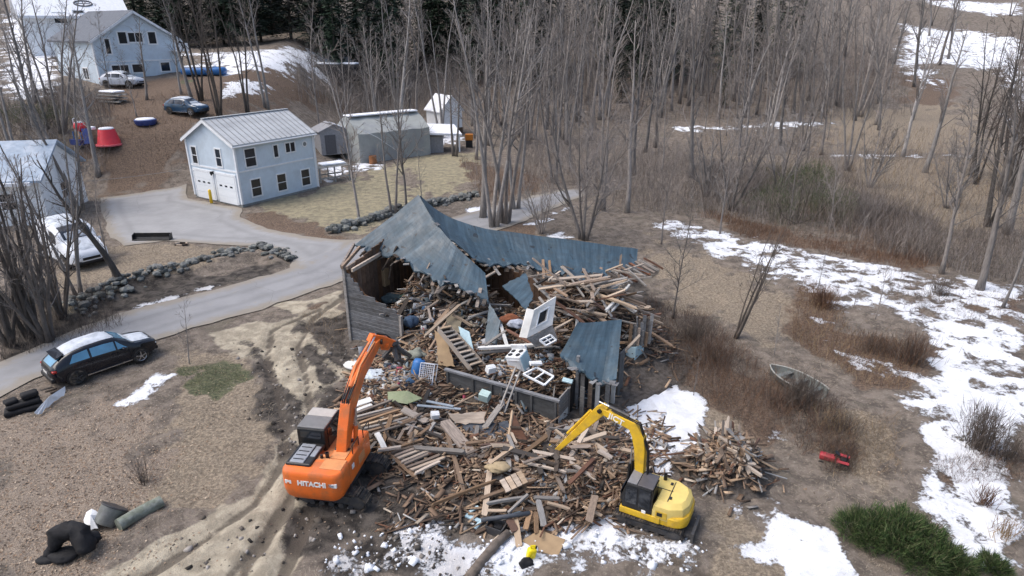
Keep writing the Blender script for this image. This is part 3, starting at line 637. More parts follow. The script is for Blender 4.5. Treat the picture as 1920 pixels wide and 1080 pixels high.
def roof_sheet(name, top, bot, n, m, parent, sag, ragged, seed, thick=.07):
    T = smooth_curve(top, n); Bt = [P(*interp_poly(bot, i / (n - 1))) for i in range(n)]
    rnd_ = random.Random(seed); rows = []; st = []
    for j in range(m):
        row = []
        for i in range(n):
            k = j / (m - 1); p = T[i].lerp(Bt[i], k); q = p.copy()
            q.z -= sag * math.sin(math.pi * k) * (0.4 + .6 * math.sin(math.pi * i / (n - 1)))
            q.z += .10 * (float(fbm(p.x * 1.3, p.y * 1.3, seed, 3)) - .5)
            if j == m - 1: q += (Bt[i] - T[i]).normalized() * rnd_.uniform(-ragged, ragged * .35) + Vector((0, 0, rnd_.uniform(-.1, .05)))
            row.append(q); st.append(((T[i] - T[0]).length, (Bt[i] - T[i]).length * k, 0))
        rows.append(row)
    mb = MB().grid(rows, thick=(0, 0, -thick)); o = mb.build(name, m_roof, parent)
    a = o.data.attributes.new('st', 'FLOAT_VECTOR', 'POINT'); a.data.foreach_set('vector', np.array(st + st, np.float32).ravel()); return o, rows
RIDGE = [(0, 785, 365, 6.2), (.2, 806, 402, 5.5), (.42, 833, 438, 4.8), (.7, 866, 473, 4.15), (1, 910, 513, 3.45)]
ro1, rows1 = roof_sheet('roof', RIDGE, [(0, 664, 459, 4.1), (.2, 710, 473, 3.85), (.36, 752, 487, 3.65), (.48, 788, 512, 3.42), (.62, 822, 530, 3.25), (.78, 858, 535, 3.15), (.85, 872, 548, 3.05), (1, 916, 566, 2.85)], 46, 16, house, .12, .22, 5)
ro2, rows2 = roof_sheet('roof', [(0, 787, 366, 6.18), (.10, 815, 392, 5.3), (.19, 845, 409, 4.85), (.35, 900, 427, 4.4), (.55, 1000, 441, 4.0), (.75, 1090, 453, 3.6), (1, 1196, 466, 3.1)],
            [(0, 790, 374, 6.0), (.06, 812, 411, 5.35), (.14, 842, 446, 4.6), (.22, 872, 470, 4.1), (.30, 905, 496, 3.5), (.45, 975, 497, 3.1), (.6, 1040, 510, 2.85), (.75, 1095, 514, 2.72), (.88, 1142, 514, 2.62), (1, 1192, 508, 2.5)], 56, 12, house, .30, .16, 9)
ro3, rows3 = roof_sheet('porch_roof', [(0, 1083, 604, 3.2), (.5, 1125, 603, 3.1), (1, 1166, 600, 3.0)], [(0, 1048, 668, 2.4), (.45, 1092, 700, 2.05), (.8, 1128, 722, 1.75), (1, 1156, 708, 2.0)], 20, 14, house, .06, .14, 13)
# torn-off shingle scraps hanging on the broken edges, ridge tear and raw wood gash
rr = random.Random(3)
for rows, cnt in ((rows1, 16), (rows2, 12), (rows3, 10)):
    for k in range(cnt):
        p = rows[-1][rr.randrange(1, len(rows[-1]) - 1)]; d = Vector((rr.uniform(-1, 1), rr.uniform(-1, 0), rr.uniform(-.8, .1))).normalized()
        so_ = MB().beam(p + Vector((0, 0, -.03)), p + d * rr.uniform(.15, .4), rr.uniform(.12, .3), .02).build('shingle', m_dark if rr.random() < .4 else m_clap, house)
for rows, cnt in ((rows1, 22), (rows2, 34)):
    for k in range(cnt):
        i_ = int((k + .5) / cnt * (len(rows[-1]) - 2)) + 1
        if rows is rows2 and i_ < 10: continue
        p = rows[-1][i_] + Vector((0, 0, -.14)); d = (rows[-1][i_] - rows[-3][i_]).normalized() + Vector((rr.gauss(0, .25), rr.gauss(0, .2), rr.gauss(-.1, .22)))
        MB().beam(p - d * .5, p + d * rr.uniform(.05, .55), rr.uniform(.06, .16), rr.uniform(.03, .07)).build('sheathing_board', rr.choice((m_old, m_old, m_greyw, m_dark)), house)
# underside rafters of the standing corner
for a, b_ in (((641, 502, 3.85), (676, 462, 4.0)), ((650, 503, 3.8), (702, 470, 3.75)), ((660, 507, 3.75), (730, 466, 3.75)), ((640, 500, 3.85), (664, 458, 4.05))):
    MB().beam(P(*a), P(*b_), .10, .16).build('rafter', m_pale if a[0] in (660,) else m_old, house)
for i in range(4, 44, 4):
    p = [rows1[j][i] + Vector((0, 0, -.16)) for j in (0, 8, 15)]
    MB().beam(p[0], p[1], .09, .14).beam(p[1], p[2] + (p[2] - p[1]) * rr.uniform(.0, .15), .09, .14).build('rafter', m_old, house)
for i in range(14, 54, 5):
    p = [rows2[j][i] + Vector((0, 0, -.18)) for j in (0, 6, 11)]
    MB().beam(p[0], p[1], .09, .14).beam(p[1], p[2] + (p[2] - p[1]) * rr.uniform(.05, .35), .09, .14).build('rafter', m_old, house)
# left wall: clapboards one by one, the top broken away towards the right
def wall_planks(u0, u1, v, z_top, h, m, parent, out=-1, th=.035, broken=.25, along=None, seed=0):
    rw_ = random.Random(seed); z = 0.0
    wl = empty('wall'); wl.parent = parent
    k = 0
    while True:
        z0 = k * h
        us = [u for u in np.linspace(u0, u1, 40) if z_top(u) > z0 + h * .5]
        if not us: break
        a, b_ = min(us), max(us)
        if b_ - a > .25:
            b2 = b_ + (rw_.uniform(-broken, broken * .5) if b_ < u1 - .01 else 0)
            p0 = HW(a, v + out * (.0 + .012 * rw_.random()), z0 + h / 2); p1 = HW(b2, v + out * (.012 * rw_.random()), z0 + h / 2 + rw_.uniform(-.015, .015))
            up = Vector((0, 0, 1)); mb = MB(); Mx = frame(p1 - p0); Mx = Mx @ Matrix.Rotation(R(-7 * out), 3, 'X')
            mb.box((p0 + p1) / 2, ((p1 - p0).length, th, h * 1.06), Mx); mb.build('plank', m, wl)
        k += 1
        if k > 60: break
    return wl
wl = wall_planks(0, 3.05, 0, lambda u: float(np.interp(u, [0, .25, 1.0, 1.7, 2.5, 3.05], [3.85, 3.6, 2.75, 2.5, 2.25, 2.0])), .185, m_clap, house, seed=2)
MB().prism([HW(0, .06, 0), HW(3.0, .06, 0), HW(3.0, .06, 1.95), HW(1.0, .06, 2.6), HW(0, .06, 3.7)], Vv * .08).build('sheathing', m_brownin, wl)
MB().box(HW(-.02, -.03, 1.9), (.14, .14, 3.8), Matrix.Rotation(R(-28), 3, 'Z')).build('corner_board', m_greyw, wl)
MB().box(HW(3.08, 0, 1.0), (.12, .14, 2.0), Matrix.Rotation(R(-28), 3, 'Z')).build('corner_board', m_greyw, wl)
gl = empty('wall'); gl.parent = house                      # gable end and back wall, brown inside
for k in range(18):
    v0 = .15 + k * .29; zt = 3.75 + (v0 / 5.2) * 1.3 if v0 < 4 else 4.4; MB().box(HW(.05, v0 + .14, zt / 2), (.05, .27, zt - rr.random() * .15), Matrix.Rotation(R(-28.4), 3, 'Z')).build('plank', m_brownin, gl)
for k in range(30):
    u0 = .2 + k * .29; zt = max(1.6, 3.9 - u0 * .15 + rr.uniform(-.3, .1)); MB().box(HW(u0 + .14, 5.4, zt / 2), (.27, .05, zt), Matrix.Rotation(R(-28.4), 3, 'Z')).build('plank', m_brownin, gl)
for k in range(5):
    u0 = 1.0 + k * 1.85; MB().box(HW(u0, 5.3, 1.5), (.1, .14, 3.0), Matrix.Rotation(R(-28.4), 3, 'Z')).build('stud', m_old, gl)
# the low front wall with battens, its clapboarded end, the dark doorway and posts
lw = empty('wall'); lw.parent = house; RZ = Matrix.Rotation(R(-28.4), 3, 'Z')
m_lw = mat('charcoal_boards', (.085, .088, .09), .8, .3, 5, stretch=(.4, 2, 2), rnd=.25, dirt=(.04, .036, .034), dirtamt=.6)
for k in range(6):
    z = .10 + k * .2
    for a, b_ in ((6.9, 9.5), (9.5, 11.8)):
        MB().beam(HW(a + .01, -2 + rr.uniform(-.01, .01), z), HW(b_ - .01, -2, z), .06, .19).build('plank', m_lw, lw)
for u0 in (6.95, 8.15, 9.0, 9.45, 10.1, 10.75, 11.75): MB().box(HW(u0, -2.06, .6), (.09, .05, 1.22), RZ).build('batten', m_lw, lw)
MB().beam(HW(6.8, -2.0, 1.24), HW(11.9, -2.0, 1.24), .16, .08).build('rail', m_clap, lw); MB().beam(HW(6.9, -2.06, .06), HW(11.8, -2.06, .06), .06, .14).build('sill', m_clap, lw)
wo = MB().box(HW(9.78, -2.065, .92), (.52, .05, .26), RZ).build('window', m_clap, lw); MB().box(HW(9.78, -2.095, .92), (.42, .02, .18), RZ).build('pane', m_black, wo)
for k in range(8): MB().beam(HW(11.86, -1.98, .12 + k * .165), HW(11.86, -1.15, .12 + k * .165), .05, .15).build('plank', m_greyw if k > 2 else m_whitew, lw)
MB().box(HW(11.86, -1.1, .65), (.1, .1, 1.35), RZ).build('post', m_greyw, lw)
MB().prism([HW(11.8, -1.95, .5), HW(11.8, 1.0, .5), HW(6.9, 1.0, .5), HW(6.9, -1.95, .5)], (0, 0, -.06)).build('floor', m_dark, house)
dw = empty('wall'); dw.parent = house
MB().box(HW(11.9, .2, .75), (.06, 2.3, 1.5), RZ).build('opening_shade', m_black, dw)  # black sheet: the shade inside the open end, put in as colour
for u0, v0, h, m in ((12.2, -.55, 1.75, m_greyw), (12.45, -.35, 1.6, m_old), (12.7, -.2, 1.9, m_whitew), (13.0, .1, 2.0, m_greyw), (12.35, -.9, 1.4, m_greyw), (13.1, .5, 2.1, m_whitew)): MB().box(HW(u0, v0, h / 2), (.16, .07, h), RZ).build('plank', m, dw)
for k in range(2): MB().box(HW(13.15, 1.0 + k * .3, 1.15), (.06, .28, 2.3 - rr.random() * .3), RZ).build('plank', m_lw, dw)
for u0, v0 in ((12.0, -.6),): MB().box(HW(u0, v0, 1.25), (.12, .12, 2.5), RZ).build('post', m_clap, dw)
m_pblue = mat('pale_blue_paint', (.42, .58, .64), .65, .08, 4, dirt=(.35, .42, .44), dirtamt=.4)
cwl = empty('wall'); cwl.parent = house
q0, q1, q2 = P(1171, 697, .05), P(1188, 699, .05), P(1204, 690, .05)
MB().prism([q0, q1, q1 + Vector((0, 0, 1.25)), q0 + Vector((0, 0, 1.2))], Vv * .08).build('panel', m_pblue, cwl); MB().prism([q1 + U * .01, q2, q2 + Vector((0, 0, 1.2)), q1 + U * .01 + Vector((0, 0, 1.25))], (-.06, .02, 0)).build('panel', m_pblue, cwl)
MB().box((q0 + Vector((-.25, .1, .8))), (.4, .06, 1.6), RZ).build('doorway_shade', m_black, cwl)  # solid black slab painted as the darkness of the door gap
for k in range(7): MB().beam(q2 + Vector((-.3 + k * .08, .0, 1.2)), q2 + Vector((-.4 + k * .12, .05 * k, 2.5 - .15 * (k % 3))), .15, .05).build('plank', (m_clap, m_old, m_greyw)[k % 3], cwl)
for k in range(5): MB().beam(q1 + Vector((-.25 + k * .17, .1, 1.28)), q1 + Vector((-.22 + k * .17, .15, 2.3 - .1 * k)), .14, .05).build('plank', m_clap if k % 2 else m_old, cwl)
# ---------------------------------------------------------------- rubble: the mound and its countless small pieces
BUMPS = [(*HW(6.0, 2.6, 0).xy, 1.4, 3.2), (*HW(2.6, 2.9, 0).xy, 2.3, 2.2), (*HW(10.4, 3.2, 0).xy, 1.4, 2.4), (*HW(5.3, -1.0, 0).xy, .55, 1.9), (*HW(9.6, -.5, 0).xy, 1.25, 1.75), (-4.2, 22.2, .5, 1.5),
         (-3.6, 19.6, .42, 1.6), (-1.6, 18.7, .5, 1.6), (.4, 17.9, .55, 1.5), (2.4, 18.3, .55, 1.6), (3.2, 17.4, .35, 1.0), (7.25, 17.9, 1.45, .9), (1.2, 16.6, .25, 1.1), (*HW(3.8, 4.4, 0).xy, 1.1, 1.6), (*HW(9.2, 4.8, 0).xy, 1.4, 1.6), (*HW(11.6, 5.4, 0).xy, 1.7, 1.9)]
def heap(x, y):
    z = 0
    for bx, by, h, r in BUMPS: z = z + h * np.exp(-((x - bx) ** 2 + (y - by) ** 2) / (r * r))
    return z
gx = np.arange(-9, 10.5, .14); gy = np.arange(15.2, 33, .14); X2, Y2 = np.meshgrid(gx, gy); Hh = heap(X2, Y2); base = ground_zs(X2, Y2)
Hz = np.where(Hh > .06, base + Hh * (.82 + .5 * (fbm(X2 * 1.6, Y2 * 1.6, 77, 4) - .3)) - .04, base - .3)
i = np.arange(len(gy) - 1)[:, None] * len(gx) + np.arange(len(gx) - 1)[None]
keep = ((Hh[:-1, :-1] > .05) | (Hh[1:, 1:] > .05)).ravel()
lp = np.stack([i, i + 1, i + len(gx) + 1, i + len(gx)], -1).reshape(-1, 4)[keep].ravel()
m_mound = mat('rubble_dirt', (.072, .060, .050), .95, .45, 5, dirt=(.15, .13, .115), dirtamt=.6, dirtscale=6, bump=.9, bscale=14)
mo = fast_mesh('rubble', np.stack([X2, Y2, Hz], -1).reshape(-1, 3), lp, 4, m_mound); tag(mo, kind='stuff')
def HZ(x, y):
    h = float(heap(x, y)); return ground_z(x, y) + (h * (.82 + .5 * (float(fbm(x * 1.6, y * 1.6, 77, 4)) - .3)) if h > .06 else 0)
def oriented_boxes(name, cen, dirs, ups, L, Wd, T, col, material, kind='stuff'):
    n = len(cen); d = dirs / np.linalg.norm(dirs, axis=1, keepdims=True); y = np.cross(ups, d); y /= np.linalg.norm(y, axis=1, keepdims=True) + 1e-9; z = np.cross(d, y)
    sg = np.array([(-1, -1, -1), (1, -1, -1), (1, 1, -1), (-1, 1, -1), (-1, -1, 1), (1, -1, 1), (1, 1, 1), (-1, 1, 1)], float) / 2
    v = cen[:, None] + sg[None, :, :1] * (d * L[:, None])[:, None] + sg[None, :, 1:2] * (y * Wd[:, None])[:, None] + sg[None, :, 2:] * (z * T[:, None])[:, None]
    f = np.array([(3, 2, 1, 0), (4, 5, 6, 7), (0, 1, 5, 4), (1, 2, 6, 5), (2, 3, 7, 6), (3, 0, 4, 7)])
    lp = (f[None] + (np.arange(n) * 8)[:, None, None]).ravel()
    o = fast_mesh(name, v.reshape(-1, 3), lp, 4, material, np.repeat(col, 8, 0)); o['kind'] = kind; return o
rng = np.random.default_rng(11)
m_vc = vcol_mat('scrap_colours', .85)
def scatter(n, cx, cy, r, flat=.35):
    p = rng.normal(0, r * .62, (n, 2)) + (cx, cy); return p
pts = []; W8 = [260, 380, 460, 380, 520, 360, 400, 480, 520, 500, 220, 420, 320, 300, 420, 520]
for (bx, by, h, r), n in zip(BUMPS, W8): pts.append(scatter(n * 2, bx, by, r))
pts = np.concatenate(pts + [np.stack([rng.uniform(3.6, 5.8, 130), rng.uniform(17.8, 21.5, 130)], 1), np.stack([rng.uniform(-7, -4.5, 500), rng.uniform(20.5, 25.5, 500)], 1), np.stack([rng.uniform(-4, 4, 260), rng.uniform(15, 16.6, 260)], 1)])
zz_ = np.array([HZ(x, y) for x, y in pts]); n = len(pts)
th = rng.normal(.55, .9, n); dirs = np.stack([np.cos(th), np.sin(th), rng.normal(0, .22, n)], 1); ups = np.stack([rng.normal(0, .4, n), rng.normal(0, .4, n), np.ones(n)], 1)
pal = np.array([(.195, .135, .095), (.265, .19, .13), (.10, .07, .052), (.36, .26, .175), (.14, .075, .05), (.26, .25, .24), (.055, .05, .045), (.42, .36, .29), (.5, .5, .49), (.12, .17, .22)])
ci = rng.choice(len(pal), n, p=[.26, .20, .19, .08, .09, .06, .09, .02, .006, .004]); col = pal[ci] * rng.uniform(.7, 1.25, (n, 1))
Ls = rng.gamma(2.2, .19, n) + .10
oriented_boxes('splinters', np.column_stack([pts, zz_ + rng.uniform(.0, .12, n)]), dirs, ups, Ls, rng.gamma(2.5, .02, n) + .018, rng.uniform(.012, .04, n), col, m_vc)
# small household junk: pale and coloured lumps inside the house and by its left corner
pts = np.concatenate([scatter(150, *HW(3.0, 1.6, 0).xy, 2.0), scatter(150, *HW(6.2, 1.2, 0).xy, 2.0), scatter(120, *HW(9.5, -.3, 0).xy, 1.7), scatter(130, -4.9, 23.2, 1.1)]); n = len(pts)
zz_ = np.array([HZ(x, y) for x, y in pts]); pal = np.array([(.5, .5, .5), (.30, .31, .33), (.06, .07, .09), (.16, .20, .22), (.20, .18, .15), (.42, .36, .28), (.28, .06, .09), (.08, .16, .28), (.12, .22, .16)])
col = pal[rng.choice(len(pal), n, p=[.12, .22, .22, .11, .22, .08, .01, .01, .01])] * rng.uniform(.7, 1.2, (n, 1)); dirs = rng.normal(0, 1, (n, 3)); ups = rng.normal(0, 1, (n, 3))
oriented_boxes('household_litter', np.column_stack([pts, zz_ + .06]), dirs, ups, rng.uniform(.12, .55, n), rng.uniform(.08, .34, n), rng.uniform(.01, .08, n), col, m_vc)
# ---------------------------------------------------------------- boards, one object each
def board_protos(m, n, seed):
    out = []; r_ = random.Random(seed)
    for k in range(n):
        v = []; st = [-.5, -.47, -.1, .2, .46, .5]
        for i, x in enumerate(st):
            for sy, sz in ((-1, -1), (1, -1), (1, 1), (-1, 1)):
                e = (r_.uniform(-.05, .05) if i in (0, 5) else 0); w_ = r_.uniform(.35, 1) if i in (0, 5) else r_.uniform(.9, 1.05)
                v.append((x + e, sy * .5 * w_ + .06 * math.sin(x * 5 + k) * .3, sz * .5 + .25 * math.sin(x * 3 + k)))
        f = [(i * 4 + q, i * 4 + (q + 1) % 4, i * 4 + 4 + (q + 1) % 4, i * 4 + 4 + q) for i in range(5) for q in range(4)] + [(0, 1, 2, 3), (20, 21, 22, 23)]
        out.append(MB().add(v, f).mesh('board', m))
    return out
PR = {m.name: board_protos(m, 5, q) for q, m in enumerate((m_old, m_pale, m_dark, m_redw, m_greyw, m_whitew))}
def board(p0, p1, w_, t_, m, label=None, group=None, name='board', up=None, cat='board', parent=None):
    p0 = Vector(p0); p1 = Vector(p1); d = p1 - p0; Mx = frame(d, up or (random.uniform(-.3, .3), random.uniform(-.3, .3), 1)).to_4x4(); Mx.translation = (p0 + p1) / 2
    o = bpy.data.objects.new(name, random.choice(PR[m.name])); C.objects.link(o); o.matrix_world = Mx @ Matrix.Diagonal((d.length, w_, t_, 1))
    if parent: o.parent = parent
    elif label: tag(o, label, cat, group)
    return o
HB = [  # (from, to) in photo positions with heights, width, thickness, material, label
 ((778, 839, .75), (871, 849, .8), .16, .12, m_greyw, 'long grey beam lying level across the lumber before the low wall', 'beam'),
 ((833, 791, 1.0), (889, 858, .55), .42, .09, m_old, 'wide split plank leaning down beside the dark tarpaulin', 'board'),
 ((838, 811, .85), (868, 918, .35), .14, .07, m_old, 'long thin board slanting down between the fallen roof frames and the straw', 'board'),
 ((962, 838, 1.15), (918, 872, .8), .15, .10, m_pale, 'fresh tan beam leaning from the red brown triangle', 'beam'),
 ((921, 861, .85), (908, 970, .35), .19, .06, m_pale, 'tall pale plank standing out of the lumber below the tan beam', 'board'),
 ((707, 812, .7), (721, 842, .65), .2, .06, m_whitew, 'short whitish plank on the left roof frame', 'board'),
 ((709, 843, .7), (753, 839, .75), .12, .08, m_pale, 'short pale board at the lower corner of the left roof frame', 'board'),
 ((761, 795, .8), (776, 812, .75), .1, .05, m_pale, 'small pale stick below the tan plank', 'board'),
 ((815, 792, .9), (799, 816, .75), .17, .05, m_greyw, 'short grey board under the white carton', 'board'),
 ((895, 800, .9), (888, 846, .6), .14, .06, m_greyw, 'upright grey board on the dark tarpaulin', 'board'),
 ((968, 686, 2.0), (938, 764, 1.1), .06, .05, m_greyw, 'thin grey pole leaning against the low wall, left of a pair', 'pole'),
 ((976, 694, 1.9), (946, 775, .9), .06, .05, m_greyw, 'thin grey pole leaning against the low wall, right of a pair', 'pole'),
 ((940, 758, 1.15), (900, 815, .6), .24, .06, m_greyw, 'broad grey board propped at the foot of the low wall', 'board'),
 ((755, 768, .95), (801, 790, .85), .34, .05, m_pale, 'fresh tan plank lying beside the green panel', 'board'),
 ((658, 762, .55), (697, 748, .6), .3, .05, m_whitew, 'upper of two pale boards by the orange boom', 'board'),
 ((664, 772, .5), (698, 758, .55), .26, .05, m_whitew, 'lower of two pale boards by the orange boom', 'board'),
 ((810, 946, .2), (927, 903, .7), .09, .09, m_old, 'long bare branch like pole pointing left onto the straw', 'pole'),
 ((903, 936, .5), (1004, 898, .85), .12, .08, m_old, 'long brown board above the dark pipe', 'board'),
 ((913, 945, .5), (987, 932, .65), .1, .08, m_greyw, 'grey board lying level below the pale pallet', 'board'),
 ((915, 958, .42), (950, 957, .5), .1, .06, m_pale, 'yellowish stick near the light blue trim', 'board'),
 ((952, 962, .5), (991, 927, .75), .09, .06, m_greyw, 'grey stick crossing the lumber below the pallet', 'board'),
 ((1002, 932, .7), (1049, 936, .65), .13, .07, m_greyw, 'grey board lying right of the crossing stick', 'board'),
 ((1026, 943, .6), (1067, 954, .5), .1, .06, m_pale, 'pale stick lying right of the grey board', 'board'),
 ((1068, 867, .95), (1117, 898, .75), .12, .06, m_pale, 'pale board lying across the dark lumber behind the yellow boom', 'board'),
 ((1116, 928, .85), (1104, 978, .35), .22, .14, m_old, 'thick upright post end beside the snow', 'beam'),
 ((1094, 949, .6), (1129, 968, .35), .09, .05, m_pale, 'orange brown stick crossing the thick post end', 'board'),
 ((995, 960, .55), (985, 993, .3), .18, .06, m_old, 'short brown board sticking down onto the plywood, leftmost of three', 'board'),
 ((1004, 960, .55), (1006, 999, .25), .13, .05, m_old, 'narrow brown board sticking down onto the plywood, middle of three', 'board'),
 ((1009, 938, .7), (1020, 988, .3), .18, .06, m_greyw, 'grey board sticking down onto the plywood, rightmost of three', 'board'),
 ((966, 973, .4), (974, 1026, .12), .2, .05, m_pale, 'pinkish plank end lying on the snow beside the plywood', 'board'),
 ((955, 974, .42), (966, 996, .3), .22, .06, m_redw, 'reddish short board beside the pinkish plank end', 'board'),
 ((796, 630, 1.6), (863, 571, 2.4), .13, .08, m_pale, 'pale straight beam leaning over the rubble left of the stairs', 'beam'),
 ((806, 655, 1.2), (836, 604, 2.0), .12, .06, m_old, 'brown stick leaning beside the stairs', 'board'),
 ((898, 653, 1.6), (1012, 645, 1.9), .17, .10, m_whitew, 'long white beam lying across the house below the teal panel', 'beam'),
 ((902, 662, 1.4), (1040, 649, 1.7), .12, .08, m_greyw, 'second long grey beam lying below the white beam', 'beam'),
 ((938, 608, 2.1), (951, 648, 1.7), .14, .07, m_whitew, 'short white post leaning on the white beam', 'beam'),
 ((910, 648, 1.7), (948, 620, 2.0), .12, .07, m_greyw, 'grey brace rising from the end of the white beam', 'beam'),
 ((950, 618, 2.0), (996, 645, 1.75), .13, .07, m_redw, 'reddish brace falling towards the white dormer', 'beam'),
 ((1106, 527, 2.9), (1098, 580, 2.3), .10, .08, m_pale, 'left of two pale uprights right of the dormer', 'beam'),
 ((1111, 530, 2.9), (1107, 582, 2.3), .10, .08, m_pale, 'right of two pale uprights right of the dormer', 'beam'),
 ((1180, 535, 2.7), (1136, 582, 2.9), .12, .08, m_whitew, 'upper of two long pale rafters above the porch roof', 'beam'),
 ((1176, 551, 2.5), (1147, 583, 2.7), .12, .08, m_whitew, 'lower of two long pale rafters above the porch roof', 'beam'),
 ((1049, 583, 2.3), (1086, 593, 2.4), .14, .09, m_whitew, 'top bar of the open frame beside the dormer', 'beam'),
 ((1083, 592, 2.4), (1079, 633, 1.6), .14, .09, m_whitew, 'upright bar of the open frame beside the dormer', 'beam'),
 ((1042, 628, 1.6), (1080, 634, 1.6), .2, .08, m_greyw, 'bottom bar of the open frame beside the dormer', 'beam'),
 ((1042, 534, 2.8), (1064, 528, 2.8), .14, .08, m_pale, 'short yellowish stub under the sagging roof', 'board'),
 ((1018, 486, 3.2), (1021, 545, 2.3), .14, .12, m_old, 'broken upright stud standing before the sagging roof', 'beam'),
 ((1030, 488, 3.2), (1033, 520, 2.7), .13, .1, m_old, 'shorter broken stud beside the tall one before the sagging roof', 'beam'),
 ((1055, 560, 2.5), (1096, 590, 2.3), .14, .08, m_old, 'brown rafter slanting into the open frame', 'beam'),
 ((1110, 580, 2.4), (1142, 574, 2.5), .14, .08, m_redw, 'reddish board lying above the porch roof', 'board'),
 ((862, 500, 3.1), (905, 490, 3.3), .14, .08, m_pale, 'pale stub under the torn ridge', 'board'),
 ((893, 530, 2.9), (932, 508, 3.1), .12, .07, m_pale, 'pale splintered board under the torn ridge', 'board'),
 ((742, 590, 1.5), (760, 560, 1.8), .1, .05, m_greyw, 'grey stick in the rubble beside the left wall', 'board'),
 ((784, 508, 2.7), (788, 545, 2.0), .12, .08, m_whitew, 'pale post hanging below the torn front slope', 'beam'),
 ((842, 545, 2.4), (868, 532, 2.8), .1, .07, m_pale, 'upper of two pale stubs under the front slope', 'board'),
 ((850, 555, 2.2), (880, 540, 2.6), .1, .07, m_pale, 'lower of two pale stubs under the front slope', 'board'),
 ((1203, 655, 1.2), (1222, 690, .2), .1, .06, m_greyw, 'grey prop leaning on the pale blue corner', 'board'),
 ((1170, 660, 1.5), (1200, 628, 2.0), .12, .07, m_pale, 'pale brace above the pale blue corner', 'board'),
]
for a, b_, w_, t_, m, lab, cat in HB: board(P(*a), P(*b_), w_, t_, m, lab, name={'beam': 'beam', 'pole': 'pole', 'board': 'board'}[cat], cat=cat)
lr = random.Random(21)
MADJ = {'old_board': 'brown', 'pale_board': 'tan', 'dark_board': 'blackish', 'red_brown_board': 'reddish', 'grey_board': 'grey', 'chalky_white': 'white'}
def heaped(n, cx, cy, rx, ry, mats_, wts, Lr, label, group, ang=(.55, .7), zr=(.03, .3), tilt=.16, name='board', cat='board', clip=None):
    k = 0
    while k < n:
        x = cx + lr.gauss(0, rx * .55); y = cy + lr.gauss(0, ry * .55); k += 1
        L = lr.uniform(*Lr); a = lr.gauss(*ang); d = Vector((math.cos(a), math.sin(a), lr.gauss(0, tilt))).normalized()
        z = max(HZ(x, y), HZ(x + d.x * L * .4, y + d.y * L * .4) - d.z * L * .4, HZ(x - d.x * L * .4, y - d.y * L * .4) + d.z * L * .4) + lr.uniform(*zr); p = Vector((x, y, z))
        mt_ = lr.choices(mats_, wts)[0]; wd_ = lr.uniform(.07, .2); lb_ = label.replace('brown broken', 'broken').replace('old ', ''); f3 = (L - Lr[0]) / (Lr[1] - Lr[0])
        board(p - d * L / 2, p + d * L / 2, wd_, lr.uniform(.035, .09), mt_, ('long ' if f3 > .66 else 'short ' if f3 < .33 else '') + ('wide ' if wd_ > .155 else 'narrow ' if wd_ < .1 else '') + MADJ[mt_.name] + ' ' + lb_, group, name=name, cat=cat)
heaped(58, *HW(4.0, 2.1, 0).xy, 2.6, 1.7, (m_old, m_greyw, m_dark, m_pale), (4, 3, 2, 1), (.5, 1.9), 'broken board in the rubble behind the standing left wall', 'boards in the rubble behind the left wall', (.3, .9), tilt=.35)
heaped(66, *HW(10.4, 4.0, 0).xy, 2.5, 1.6, (m_old, m_greyw, m_redw, m_pale), (4, 2, .7, 2), (.8, 2.3), 'broken board tangled under the sagging right part of the roof', 'boards tangled under the sagging roof', (-.6, .8), tilt=.3, zr=(.1, .7))
heaped(18, *HW(11.4, 5.4, 0).xy, 1.6, 1.2, (m_old, m_greyw, m_redw, m_pale), (4, 2, 1, 2), (.9, 2.2), 'broken rafter piled at the far right end of the sagging roof', 'rafters piled at the right end of the roof', (-.5, .5), tilt=.3, zr=(.1, .5))
heaped(36, -3.7, 19.5, 1.7, 1.5, (m_old, m_greyw, m_dark, m_pale), (5, 3, 2, 1), (.6, 1.9), 'old board in the lumber between the orange excavator and the low wall', 'boards beside the orange excavator', (.5, .8))
heaped(74, 1.6, 17.9, 2.3, 1.25, (m_old, m_greyw, m_redw, m_pale, m_dark), (6, 1.5, .8, 1.6, 2), (.5, 1.6), 'brown broken board in the lumber heap beside the yellow excavator', 'boards in the heap beside the yellow excavator', (.3, .9), zr=(.02, .25))
def WADJ(a, b_): return ('long ' if (a - b_).length > 1.05 else 'short ' if (a - b_).length < .75 else 'medium ') + ('upright ' if abs((a - b_).normalized().z) > .45 else 'flat lying ' if abs((a - b_).normalized().z) < .18 else 'tilted ')
def woodpile(n, stuff=False):
    out = []
    for k in range(n):
        a = lr.uniform(0, 2 * math.pi); r = .95 * math.sqrt(lr.random()); x = 7.25 + 1.05 * r * math.cos(a); y = 17.9 + .85 * r * math.sin(a)
        L = lr.uniform(.5, 1.35); az = lr.gauss(1.45, .55); el = lr.gauss(.55, .35); d = Vector((math.cos(az) * math.cos(el), math.sin(az) * math.cos(el), math.sin(el)))
        if lr.random() < .25: d = Vector((lr.uniform(-1, 1), lr.uniform(-.6, .6), lr.uniform(-.3, .5))).normalized()
        p = Vector((x, y, HZ(x, y) + lr.uniform(.0, .22))); out.append((p - d * L / 2, p + d * L / 2))
    return out
for a, b_ in woodpile(110): board(a, b_, lr.uniform(.06, .13), lr.uniform(.045, .09), lr.choices((m_pale, m_old, m_greyw, m_redw), (6, 4, 1, .4))[0], WADJ(a, b_) + 'piece of split timber in the woodpile beside the yellow excavator', 'timber in the woodpile', name='timber', cat='timber')
for k in range(9):                                          # parallel rafters bared at the right end of the roof
    board(P(1136 + 9 * k, 508 - 3 * k, 2.75), P(1178 + 8 * k, 536 - 4 * k, 2.35), .12, .09, (m_old, m_greyw, m_redw)[k % 3], name='rafter', parent=house)
